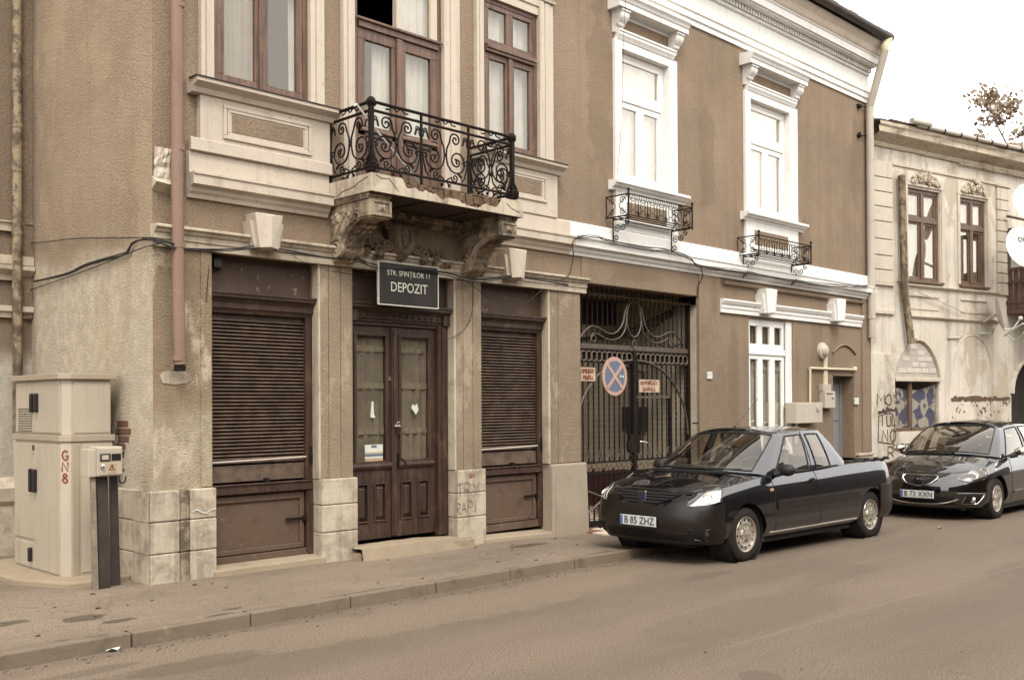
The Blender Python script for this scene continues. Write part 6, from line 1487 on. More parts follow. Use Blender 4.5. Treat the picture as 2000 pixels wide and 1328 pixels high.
for k in range(9): mb = MB(); u = 1.3+k*.55; mb.lathe([(.052, -.02), (.052, .02)], 10, lambda a, b, h: (u+h, -.38+a, gz+.022+b)); nbuild(mb, 'gutter_joint', 'iron', nb)
mb = MB(); mb.tube([U(1742, 255) and (.75, -.42, gz+.06), (1.35, -.42, gz+.07)], .06, 10); nbuild(mb, 'loose_pipe', 'zinc', sm=50)
mb = MB(); mb.add([(-.08, -.35, gz), (UE, -.35, gz), (UE, 6, gz+1.6), (-.08, 6, gz+1.6)], [(0, 1, 2, 3)]); mb.box(0.2, 1.4, -.36, -.2, gz+.0, gz+.03); nbuild(mb, 'roof', 'roofdark')
mb = MB(); mb.box(-.12, .10, .3, 1.1, 7.0, FZ(1712, 212, .5)); nbuild(mb, 'chimney', 'roofdark')
# frieze line, quoins, sills, bands
mb = MB(); zf = U(1744, 321)[1]; mb.alongx([(.01, zf-.03), (-.03, zf-.02), (-.03, zf+.02), (.01, zf+.03)], .70, 4.3); nbuild(mb, 'string_course', 'nbtrim')
qz = [U(1720, p)[1] for p in (315, 347, 375, 404, 433, 467, 499, 527, 553)]
for k in range(len(qz)-1): mb = MB(); mb.box(-.07, .66, -.045, .01, qz[k+1]+.008, qz[k]-.008); nbuild(mb, 'quoin', 'nbtrim', bevel=.008)
qu0, qu1 = U(1945, 420)[0], U(1968, 420)[0]
qz2 = [U(1950, p)[1] for p in (366, 391, 411, 431, 452, 473, 493, 513, 534, 553, 577)]
for k in range(len(qz2)-1): mb = MB(); mb.box(qu0, qu1, -.045, .01, qz2[k+1]+.008, qz2[k]-.008); nbuild(mb, 'quoin', 'nbtrim', bevel=.008)
mb = MB(); mb.box(qu0-.03, qu1+.05, -.07, .01, qz2[0], qz2[0]+.06); nbuild(mb, 'quoin_cap', 'nbtrim', bevel=.01)
for py, d in ((556, .07), (617, .06)):
    z = U(1761, py)[1]; mb = MB(); mb.alongx([(.01, z-.05), (-d*.5, z-.03), (-d, z), (-d, z+.02), (.01, z+.03)], .95 if py < 600 else 1.1, U(1948, py)[0]); nbuild(mb, 'sill_band' if py < 600 else 'belt_course', 'nbtrim')
mb = MB(); z = U(1720, 553)[1]; mb.alongx([(.01, z-.07), (-.06, z-.04), (-.06, z), (.01, z+.02)], -.07, .68); nbuild(mb, 'sill_band', 'nbtrim')
z = U(1720, 610)[1]; mb = MB(); mb.box(-.07, .7, -.05, .01, z-.03, z+.03); nbuild(mb, 'sill_band', 'nbtrim')
for a, b in ((1.15, 2.2), (2.95, 3.9)):
    za, zb = U(1800, 605)[1], U(1800, 577)[1]; mb = MB(); mb.box(a, b, -.03, .01, zb-.03, zb+.0); nbuild(mb, 'panel_moulding', 'nbtrim'); mb = MB(); mb.box(a, b, -.015, .01, za, za+.03); nbuild(mb, 'panel_moulding', 'nbtrim')
for (x0, x1, z0, z1) in nw:
    mb = MB(); f = .05; y = .05; xm = (x0+x1)/2; zt = z1-.62
    mb.box(x0, x0+f, y, y+.08, z0, z1); mb.box(x1-f, x1, y, y+.08, z0, z1); mb.box(x0+f, x1-f, y, y+.08, z1-f*1.6, z1); mb.box(x0+f, x1-f, y, y+.08, z0, z0+f); mb.box(x0+f, x1-f, y-.01, y+.07, zt-.05, zt+.05); mb.box(xm-.05, xm+.05, y-.012, y+.07, z0+f, zt-.05); mb.box(xm-.045, xm+.045, y-.01, y+.07, zt+.05, z1-f*1.6)
    w = nbuild(mb, 'window', 'nbwood', bevel=.006)
    for a, b, c, d in ((x0+f, xm-.05, z0+f, zt-.05), (xm+.05, x1-f, z0+f, zt-.05), (x0+f, xm-.045, zt+.05, z1-f*1.6), (xm+.045, x1-f, zt+.05, z1-f*1.6)):
        mb = MB(); g = .045
        for q in ((a, b, c, c+g), (a, b, d-g, d), (a, a+g, c+g, d-g), (b-g, b, c+g, d-g)): mb.box(q[0], q[1], y+.02, y+.055, q[2], q[3])
        nbuild(mb, 'sash', 'nbwood', w, bevel=.004)
        mb = MB(); mb.box(a+g, b-g, y+.036, y+.042, c+g, d-g); nbuild(mb, 'pane', 'glass', w)
    mb = MB(); ph = random.uniform(0, 5)
    mb.grid(lambda u_, v_: (x0+.02+(x1-x0+.1)*u_, .16+.02*math.sin(u_*38+ph), z0+(z1-z0)*v_), 60, 3); nbuild(mb, 'curtain', 'curtain_dim', w, sm=60)
    mb = MB()
    mb.box(x0-.1, x0-.02, -.03, .01, z0, z1+.1); mb.box(x1+.02, x1+.12, -.03, .01, z0, z1+.1); mb.box(x0-.1, x1+.12, -.035, .01, z1+.04, z1+.09); nbuild(mb, 'casing', 'nbtrim', w, bevel=.01)
    mb = MB()                                              # cartouche with foliage over the window
    for k in range(46):
        t_ = random.uniform(-1, 1); hgt = .30*(1-abs(t_))**.8+.03; mb.blob((xm+t_*.46, -.05, z1+.12+random.uniform(0, hgt)), random.uniform(.02, .055), 6, 4, .35, (1, .8, 1))
    for s in (-1, 1):
        mb.tube([(xm+s*q[0], -.08, z1+.2+q[1]) for q in spiral(.12, .03, .09, 1.5, PI, 1)], .02, 5); mb.tube([(xm+s*q[0], -.07, z1+.13+q[1]) for q in spiral(.36, .0, .06, 1.5, 0, 1)], .018, 5)
    nbuild(mb, 'window_crest', 'nbcornice', w, sm=60)
    mb = MB(); mb.box(x0-.05, x1+.05, -.06, .06, z0-.05, z0-.005); nbuild(mb, 'sill', 'darkgutter' if False else 'nbwood', w, bevel=.006)
# walled-up arched shop window with a patterned cloth behind it
u0, u1, z0, z1 = glw; um = (u0+u1)/2; zs = z1
mb = MB(); mb.box(u0-.03, u1+.03, -.06, .05, zs, zs+.08); nbuild(mb, 'lintel', 'nbtrim', bevel=.01)
apex = U(1785, 664)[1]
ar = [(u0+(u1-u0)*k/24, zs+.08+(apex-zs-.08)*math.sin(PI*k/24)**.62) for k in range(25)]
mb = MB(); mb.extr(ar, .0, -.012, lambda p, a: (p[0], a, p[1])); inf = nbuild(mb, 'arch_infill', 'nbgrey')
random.seed(31)
for r_ in range(7):
    z = zs+.16+r_*.12; half = 0
    inside = [p[0] for p in ar if p[1] > z+.1]
    if len(inside) < 3: break
    a, b = min(inside)+.06, max(inside)-.06; u = a+(.12 if r_ % 2 else 0)
    while u < b-.12:
        if random.random() < .62: mb = MB(); mb.box(u, u+.22, -.018-random.uniform(.0, .006), -.005, z+.01, z+.105); nbuild(mb, 'block', 'nbblock', inf, bevel=.012)
        u += .25
mb = MB(); mb.tube([(p[0], -.02, p[1]) for p in ar[11:]], .04, 6); nbuild(mb, 'arch_rim', 'nbcornice', inf, sm=60)
mb = MB()
for k in range(34):
    i = random.randint(13, 24); p = ar[i]; mb.blob((p[0]+random.uniform(-.02, .06), -.01, p[1]+random.uniform(-.25 if i > 22 else -.03, .05)), random.uniform(.015, .04), 5, 4, .4, (1, .5, 1))
o = nbuild(mb, 'broken_plaster', 'nbcornice', inf); o['kind'] = 'stuff'
mb = MB(); mb.box(um-.22, um-.13, .02, .09, z0, z1); mb.box(u0, u1, .02, .09, z0, z0+.07); mb.box(u0, u0+.05, .02, .09, z0+.07, z1); sw = nbuild(mb, 'shop_window', 'nbwood', bevel=.006)
mb = MB(); mb.box(u0+.05, u1, .055, .06, z0+.07, z1); nbuild(mb, 'pane', 'lens', sw)
def cloth_mat():
    s = NT('patterned_cloth')
    v = s.n('ShaderNodeTexChecker'); v.inputs['Scale'].default_value = 3.1
    wv = s.n('ShaderNodeVectorMath'); wv.operation = 'MULTIPLY_ADD'; nn = s.n('ShaderNodeTexNoise'); nn.inputs['Scale'].default_value = 2.2; nn.inputs['Detail'].default_value = 3; s.l(s.geo.outputs['Position'], nn.inputs['Vector'])
    s.l(nn.outputs['Color'], wv.inputs[0]); wv.inputs[1].default_value = (.5, .5, .5); s.l(s.pos((1.1, 0, 1.1), rot=(0, PI/4.4, 0)), wv.inputs[2]); s.l(wv.outputs[0], v.inputs['Vector'])
    v.inputs['Color1'].default_value = (*A(104, 108, 136), 1); v.inputs['Color2'].default_value = (*A(208, 201, 188), 1)
    c = s.mix(s.ramp(s.noise(14, 4, .7), .60, .66), v.outputs['Color'], A(58, 60, 84)); return s.fin(c, .9)
M['cloth'] = cloth_mat()
mb = MB(); mb.grid(lambda a, b: (u0+(u1-u0)*a, .095+.012*math.sin(a*14+b*3)+.008*math.sin(a*31), z0+.03+(z1-z0-.10-.10*(4*(a-.45)**2 < 1)*(1-4*(a-.45)**2) if True else 0)*b), 40, 10); nbuild(mb, 'cloth', M['cloth'], sw, sm=60)
# blind arch, only a shallow moulding
b0, b1 = U(1862, 700)[0], U(1935, 700)[0]; zs2 = U(1862, 720)[1]; ap2 = U(1900, 655)[1]; bm_ = (b0+b1)/2
mb = MB(); mb.tube([(bm_+(b1-b0)/2*math.cos(PI-PI*k/20), -.004, zs2+(ap2-zs2)*math.sin(PI*k/20)) for k in range(21)]+[(b1, -.004, 1.6)], .012, 5); nbuild(mb, 'blind_arch', 'nbtrim', sm=60)
# fallen plaster along the foot of the wall: rough band standing back of the paint
random.seed(17)
mb = MB(); za, zb = U(1900, 775)[1], U(1900, 850)[1]; ua, ub = U(1858, 800)[0], U(1972, 800)[0]
for k in range(230):
    u = random.uniform(ua, ub); v = random.random(); z = za-.02-(za-zb)*v**1.2
    if mnoise.noise(Vector((u*3, z*4, 0))) > -.05: mb.blob((u, .004, z), random.uniform(.012, .04), 6, 4, .5, (1, .35, .9))
o = nbuild(mb, 'crumbling_plaster', 'rubble'); o['kind'] = 'stuff'
mb = MB(); zz_ = za
for k in range(24): u = ua+(ub-ua)*k/24; mb.box(u, u+(ub-ua)/24+.005, -.012-random.uniform(0, .012), .0, zz_-.05-random.uniform(0, .04), zz_+random.uniform(-.02, .03))
nbuild(mb, 'plaster_edge', 'rubble')
# leaning stove pipe
mb = MB(); a0 = U(1752, 347); a1 = U(1758, 575); a2 = U(1769, 672)
mb.tube([(a0[0], -.11, a0[1]), (a1[0], -.11, a1[1])], .07, 10); mb.tube([(a1[0], -.11, a1[1]+.02), (a2[0], -.13, a2[1])], .072, 10); mb.lathe([(.08, -.02), (.08, .02)], 10, lambda a, b, h: (a0[0]+a, -.11+b, a0[1]+h))
mb.tube([(a1[0]-.1, -.02, a1[1]+.25), (a1[0]+.12, -.14, a1[1]+.25)], .015, 5)
o = nbuild(mb, 'stove_pipe', 'oldpipe', None, sm=50); tag(o, 'rusty leaning stove pipe on the cream house beside the zinc downpipe', 'pipe')
# graffiti
def graf(txt, px, py, h, w, lw, name='graffiti'):
    u, z = U(px, py); mb_ = MB(); strokes(mb_, txt, u, z, h, w, lw, lambda p: nl(p[0], .052, p[1]), .06); return mb_
random.seed(41)
gf = empty('graffiti', nl(.4, .05, 1.0), 'dark sprayed letters on the corner strip of the cream house', 'graffiti')
for (tx, px, py, h, w, lw) in (('MON', 1709, 790, .20, .26, .028), ('IULI', 1717, 832, .20, .17, .028), ('NO', 1719, 862, .22, .24, .028), ('R', 1731, 892, .18, .22, .026)): build(graf(tx, px, py, h, w, lw), 'lettering', M['spray'], gf)
mb = MB(); u, z = U(1711, 806)
mb.ribbon(cat([Vector((u+k*.055, z+random.uniform(-.02, .10))) for k in range(11)], 4), .05, lambda p: nl(p[0], .052, p[1])); mb.ribbon(cat([Vector((u, z-.02)), Vector((u+.3, z+.03)), Vector((u+.6, z+.04))], 4), .03, lambda p: nl(p[0], .0525, p[1])); build(mb, 'scribble', M['spray'], gf)
c = [U(*q) for q in ((1712, 812), (1740, 810), (1741, 862), (1738, 866), (1714, 863), (1711, 858), (1712, 812))]; mb = MB(); mb.ribbon(cat([Vector(q) for q in c], 4), .022, lambda p: nl(p[0], .053, p[1])); build(mb, 'outline', M['spray'], gf)
mb = MB(); mb.box(-.07, .68, -.048, .01, 0, U(1720, 690)[1]); nbuild(mb, 'corner_strip', 'nbcream', bevel=.01)
u, z = U(1757, 884); mb = MB(); strokes(mb, 'FEN', u, z, .17, .19, .026, lambda p: nl(p[0], .004, p[1]), .05); tag(build(mb, 'graffiti', M['spray']), 'sprayed letters FEN low on the cream house behind the hatchback', 'graffiti')
# gas pipe stubs on the wall
mb = MB(); p1, p2, p3 = U(1850, 660), U(1870, 660), U(1877, 653); mb.tube([(p1[0], -.03, p1[1]), (p2[0], -.03, p2[1]), (p3[0], -.03, p3[1])], .016, 6); o = nbuild(mb, 'wall_pipe', 'nbtrim', None, sm=50); tag(o, 'short bent pipe stub on the cream wall over the blind arch', 'pipe')
c = [U(1762, 560), U(1830, 590), U(1900, 620), U(1945, 628)]; mb = MB(); mb.tube(cat([(q[0], -.08, q[1]) for q in c], 5), .010, 5); o = nbuild(mb, 'cable', 'nbcornice', None); tag(o, 'slack pale cable crossing the cream house below its windows', 'cable')
# wooden balcony and archway at the far right
ub0 = U(1966, 560)[0]; wbx = empty('tmp_', (0, 0, 0), 'x', 'x') if False else None
za_, zb_, zr_ = U(1970, 590)[1], U(1970, 560)[1], U(1970, 505)[1]
mb = MB(); mb.box(ub0, UE, -1.0, .02, za_-.28, za_-.16); wb = nbuild(mb, 'wooden_balcony', 'oldwood', bevel=.01)
for k in range(10): mb = MB(); u = ub0+.05+k*.36; mb.box(u, u+.05, -1.0, -.95, za_-.16, zr_-.25); nbuild(mb, 'baluster', 'oldwood', wb)
for z in (zr_-.25, za_+.02): mb = MB(); mb.box(ub0, UE, -1.02, -.94, z-.04, z+.04); nbuild(mb, 'rail', 'oldwood', wb)
for k in range(3): mb = MB(); u = ub0+.05+k*1.1; mb.tube([(u, -.97, za_), (u+.55, -.97, zr_-.28), (u+1.1, -.97, za_)], .02, 4); nbuild(mb, 'brace', 'oldwood', wb)
mb = MB(); mb.box(ub0+.02, UE, -.94, -.92, za_-.16, zr_-.3); nbuild(mb, 'boarding', 'oldwood', wb)
for k in range(7): mb = MB(); mb.box(ub0-.01, ub0+.018, -.95+k*.135, -.95+k*.135+.115, za_-.16, zr_-.28); nbuild(mb, 'plank', 'oldwood', wb, bevel=.006)
for z in (zr_-.26, za_-.02, za_+.42): mb = MB(); mb.box(ub0-.035, ub0-.011, -.98, .0, z-.03, z+.03); nbuild(mb, 'side_rail', 'oldwood', wb)
for q in (-.97, -.5, -.06): mb = MB(); mb.box(ub0-.03, ub0+.03, q-.03, q+.03, zr_-.25, U(1985, 452)[1]-.02); nbuild(mb, 'post', 'oldwood', wb)
mb = MB(); mb.tube([(ub0-.15, -.1, U(1966, 425)[1]), (ub0+.2, -.5, U(1975, 440)[1]), (UE, -1.0, U(1990, 445)[1])], .03, 5); mb.box(ub0, UE, -1.05, .0, U(1985, 452)[1]-.02, U(1985, 452)[1]+.02); nbuild(mb, 'porch_roof', 'oldwood', wb)
mb = MB(); mb.box(ub0+.02, ub0+.10, -1.0, -.92, zr_-.25, U(1985, 452)[1]); nbuild(mb, 'post', 'oldwood', wb)
mb = MB(); mb.box(ub0+.25, ub0+1.1, -.92, -.6, zb_+.0, U(1985, 530)[1]); tag(nbuild(mb, 'crate', 'nbtrim', None, bevel=.01), 'pale crate standing on the wooden balcony at the right edge', 'crate')
mb = MB(); az = U(1995, 690)[1]
mb.tube([(arch_u0+1.1+1.1*math.cos(PI-PI*k/20), -.02, az-.9+.9*math.sin(PI*k/20)) for k in range(21)], .05, 5)
sp_ = [(arch_u0-.001, az+.01)]+[(arch_u0+1.1+1.1*math.cos(PI-PI*k/16), az-.9+.9*math.sin(PI*k/16)) for k in range(9)]+[(arch_u0+1.1, az+.01)]
mb.extr(sp_, .0, .15, lambda p, a: (p[0], a, p[1])); nbuild(mb, 'archway', 'nbcream')
mb = MB(); mb.box(arch_u0+.1, arch_u0+1.6, 2.0, 2.1, 0, az); nbuild(mb, 'yard_wall', 'nbtrim')
# satellite dishes
def dish(c, r, nrm, label, text=None, arm=True):
    nrm = Vector(nrm).normalized(); e1 = nrm.cross(Vector((0, 0, 1))).normalized(); e2 = e1.cross(nrm)*-1
    if e2.z < 0: e2 = -e2
    c = Vector(c); t_ = empty('satellite_dish', c-Vector((0, 0, r)), label, 'satellite dish', 'satellite dishes')
    mb_ = MB(); mb_.lathe([(r*(1-k/7)+.004, -.10*r*(1-(1-k/7)**2)*2) for k in range(8)], 30, lambda a, b, h: c+e1*a+e2*b*1.06+nrm*h); build(mb_, 'reflector', M['dish'], t_, sm=60)
    if arm:
        mb_ = MB(); q = c+nrm*r*1.0-e2*r*.55; mb_.tube([c-e2*r-nrm*.02, c-e2*r*1.05+nrm*r*.5, q], .016, 5); mb_.blob(q, .05, 6, 5, 0); build(mb_, 'feed_arm', M['dish'], t_)
    mb_ = MB(); mb_.tube([c-nrm*.12*r, c-nrm*.35+Vector((.05, 0, -.1))], .03, 6); build(mb_, 'mount', M['zinc'], t_)
    if text:
        me = text_mesh(text, r*.34, ext=.002); me.materials.append(M['signblack']); o_ = bpy.data.objects.new('lettering', me)
        Mx = Matrix(((e1.x, e2.x, nrm.x, 0), (e1.y, e2.y, nrm.y, 0), (e1.z, e2.z, nrm.z, 0), (0, 0, 0, 1)))
        if e1.cross(e2).dot(nrm) < 0: Mx = Matrix(((-e1.x, e2.x, nrm.x, 0), (-e1.y, e2.y, nrm.y, 0), (-e1.z, e2.z, nrm.z, 0), (0, 0, 0, 1)))
        o_.matrix_world = Matrix.Translation(c+e2*r*.35+nrm*.008) @ Mx; COL.objects.link(o_); o_.parent = t_; o_.matrix_parent_inverse = wmat(t_).inverted()
def on(px, py, off): u, z = NP(px, py, off); return nl(u, off, z)
dish(on(2003, 482, 1.15), .43, (-.55, -.75, .25), 'large white satellite dish with lettering on the wooden balcony', 'DIGI', False)
dish(on(2016, 397, 1.1), .42, (-.55, -.75, .25), 'white satellite dish at the right edge above the lettered dish', None, False)
dish(on(1953, 612, .35), .36, (.38, -.90, .2), 'white satellite dish seen edge on at the corner of the cream house')
mb = MB(); q = [on(1915, 651, .05), on(1938, 651, .1), on(1942, 640, .25)]; mb.tube(q, .022, 6); mb.tube([on(1962, 656, .3), on(1982, 642, .8), on(1998, 632, 1.0)], .02, 6); mb.tube(cat([on(1966, 654, .3), on(1984, 664, .7), on(2000, 650, 1.0)], 4), .015, 5); tag(build(mb, 'dish_arm', M['dish'], sm=50), 'white bent tube arms of the dishes over the archway', 'bracket')
# ------------------------------------------------------------------ tree behind the neighbour's roof
random.seed(77)
tb = Vector((42.0, 3.9, 0))
tree = empty('tree', tb, 'sparse tree with clumped leaves rising behind the cream house roof', 'tree')
mb = MB(); ends = []
trunk = [tb, tb+Vector((.1, 0, 4)), tb+Vector((-.1, .1, 8.8))]
mb.tube(cat(trunk, 5), .2, 8, rfun=lambda t: .24-.12*t)
fork = trunk[-1]
for k in range(11):
    a = 2*PI*k/11+random.uniform(-.2, .2); L_ = random.uniform(2.8, 4.8); d = Vector((math.cos(a)*.75, math.sin(a)*.75, random.uniform(.8, 1.6))).normalized()
    p0 = tb+Vector((0, 0, random.uniform(6.8, 9.1))); p1 = p0+d*L_*.5; p2 = p0+d*L_+Vector((0, 0, .3))
    mb.tube([p0, p1, p2], .05, 5, rfun=lambda t: .07-.055*t); ends.append(p2)
    for q in range(6):
        t = random.uniform(.35, 1); s0 = p0.lerp(p2, t); e = s0+Vector((random.uniform(-1, 1), random.uniform(-1, 1), random.uniform(-.2, 1.1)))*random.uniform(.7, 1.4)
        mb.tube([s0, (s0+e)/2+Vector((0, 0, .05)), e], .015, 4, rfun=lambda t: .02-.014*t); ends.append(e)
build(mb, 'trunk', M['bark'], tree, sm=60)
for mt, sel in (('leaf', 0), ('leaf2', 1)):
    mb = MB()
    for i, e in enumerate(ends):
        for c_ in range(3):
            cc = e+Vector((random.uniform(-.4, .4), random.uniform(-.4, .4), random.uniform(-.3, .25)))
            for q in range(24):
                if (q % 3 == 0) != bool(sel): continue
                p = cc+Vector((random.gauss(0, .17), random.gauss(0, .17), random.gauss(0, .12))); n_ = Vector((random.uniform(-1, 1), random.uniform(-1, 1), random.uniform(-.2, 1))).normalized()
                a = n_.orthogonal().normalized()*random.uniform(.065, .12); b = n_.cross(a).normalized()*a.length*.75
                mb.add([p-a, p-a*.3+b, p+a*.7+b*.5, p+a*1.2, p+a*.7-b*.5, p-a*.3-b], [(0, 1, 2, 3, 4, 5)])
    build(mb, 'crown', M[mt], tree)
a, b = FP(1690, 268, .5), Vector((36, 3, 7.6))
cable([FP(1840, 264, 3), FP(1900, 260, 3), FP(2020, 262, 3.5)], .01, 'thin overhead wire against the sky before the tree')
# ------------------------------------------------------------------ cars
def crom(P, s):
    n = len(P)-1; s = max(0, min(n-1e-9, s)); i = int(s); t = s-i
    a, b, c, d = P[max(i-1, 0)], P[i], P[i+1], P[min(i+2, n)]
    return .5*((2*b)+(c-a)*t+(2*a-5*b+4*c-d)*t*t+(3*b-a-3*c+d)*t*t*t)
class Surf:
    """half skin: curves stacked in t, stations in s; y >= 0"""
    def __init__(s, levels): s.L = [[Vector(p) for p in l] for l in levels]; s.m = len(levels)-1; s.n = len(levels[0])-1
    def P(s, a, t):
        v = crom([crom(l, a) for l in s.L], t) if s.m > 1 else s.L[0] and crom(s.L[0], a).lerp(crom(s.L[1], a), t)
        v = Vector(v); v.y = max(0, v.y); return v
    def N(s, a, t):
        e = .02; a0, a1 = max(0, a-e), min(s.n, a+e); t0, t1 = max(0, t-e), min(s.m, t+e)
        n = -(s.P(a1, t)-s.P(a0, t)).cross(s.P(a, t1)-s.P(a, t0))
        if n.length < 1e-9: return Vector((-1, 0, 0))
        return n.normalized()
    def Q(s, a, t, off=0, sg=1):
        p = s.P(a, t)+s.N(a, t)*off; return Vector((p.x, p.y*sg, p.z))
def patch(mb, S, st, nu, nv, off, sg=1, back=.02, skirt=True):
    """st(u, v) -> (s, t)"""
    o = len(mb.v); g = [[st(i/nu, j/nv) for j in range(nv+1)] for i in range(nu+1)]
    for r in g:
        for a, t in r: mb.v.append(S.Q(a, t, off, sg))
    for i in range(nu):
        for j in range(nv):
            q = o+i*(nv+1)+j; mb.f.append([q, q+nv+1, q+nv+2, q+1]); mb.m.append(mb.cur)
    if skirt:
        rim = [(i, 0) for i in range(nu)]+[(nu, j) for j in range(nv)]+[(i, nv) for i in range(nu, 0, -1)]+[(0, j) for j in range(nv, 0, -1)]
        b = len(mb.v)
        for i, j in rim: mb.v.append(S.Q(*g[i][j], off-back, sg))
        R = len(rim)
        for k in range(R):
            i0, j0 = rim[k]; i1, j1 = rim[(k+1) % R]
            mb.f.append([o+i0*(nv+1)+j0, o+i1*(nv+1)+j1, b+(k+1) % R, b+k]); mb.m.append(mb.cur)
    return mb
def rect(s0, s1, t0, t1): return lambda u, v: (s0+(s1-s0)*u, t0+(t1-t0)*v)
def quad(c00, c10, c11, c01): return lambda u, v: tuple((1-u)*(1-v)*c00[k]+u*(1-v)*c10[k]+u*v*c11[k]+(1-u)*v*c01[k] for k in (0, 1))
def path(S, pts, off, sg=1, per=6): return [S.Q(a, t, off, sg) for a, t in (tuple(q) for q in cat([Vector(p) for p in pts], per))]
def bodymesh(S, crown, ns, nt, nw, arches, cut=None, name='body'):
    mb = MB()
    for sg in (1, -1):
        o = len(mb.v)
        for i in range(ns+1):
            for j in range(nt+1): mb.v.append(S.Q(S.n*i/ns, S.m*j/nt, 0, sg))
        for i in range(ns):
            for j in range(nt): q = o+i*(nt+1)+j; mb.f.append([q, q+nt+1, q+nt+2, q+1]); mb.m.append(0)
    for tt, cr in ((S.m, crown), (0, None)):
        o = len(mb.v)
        for i in range(ns+1):
            p = S.P(S.n*i/ns, tt)
            for k in range(nw+1):
                f = 2*k/nw-1; z = p.z+(crown(p.x)*(1-abs(f)**2.6)*min(1, p.y/.6) if cr else 0); mb.v.append(Vector((p.x, p.y*f, z)))
        for i in range(ns):
            for k in range(nw): q = o+i*(nw+1)+k; mb.f.append([q, q+nw+1, q+nw+2, q+1]); mb.m.append(0)
    me = mb.mesh(name); bm = bmesh.new(); bm.from_mesh(me); bmesh.ops.remove_doubles(bm, verts=bm.verts[:], dist=.0008)
    bmesh.ops.dissolve_degenerate(bm, edges=bm.edges[:], dist=.0005); bmesh.ops.recalc_face_normals(bm, faces=bm.faces[:]); bm.to_mesh(me); bm.free()
    o = bpy.data.objects.new('tmp_body', me); COL.objects.link(o)
    c = MB()
    for x, z, r in arches:
        for sg in (1, -1): c.lathe([(r, .52*sg), (r, 1.1*sg)], 40, lambda a, b, h: (x+a, h, z+b))
    if cut: c.box(*cut)
    cm = c.mesh('tmp_cut'); bm = bmesh.new(); bm.from_mesh(cm); bmesh.ops.recalc_face_normals(bm, faces=bm.faces[:]); bm.to_mesh(cm); bm.free()
    co = bpy.data.objects.new('tmp_cut', cm); COL.objects.link(co)
    md = o.modifiers.new('b', 'BOOLEAN'); md.operation = 'DIFFERENCE'; md.object = co; md.solver = 'EXACT'
    dg = bpy.context.evaluated_depsgraph_get(); dg.update(); res = bpy.data.meshes.new_from_object(o.evaluated_get(dg))
    bpy.data.objects.remove(o); bpy.data.objects.remove(co)
    res.materials.clear(); return res
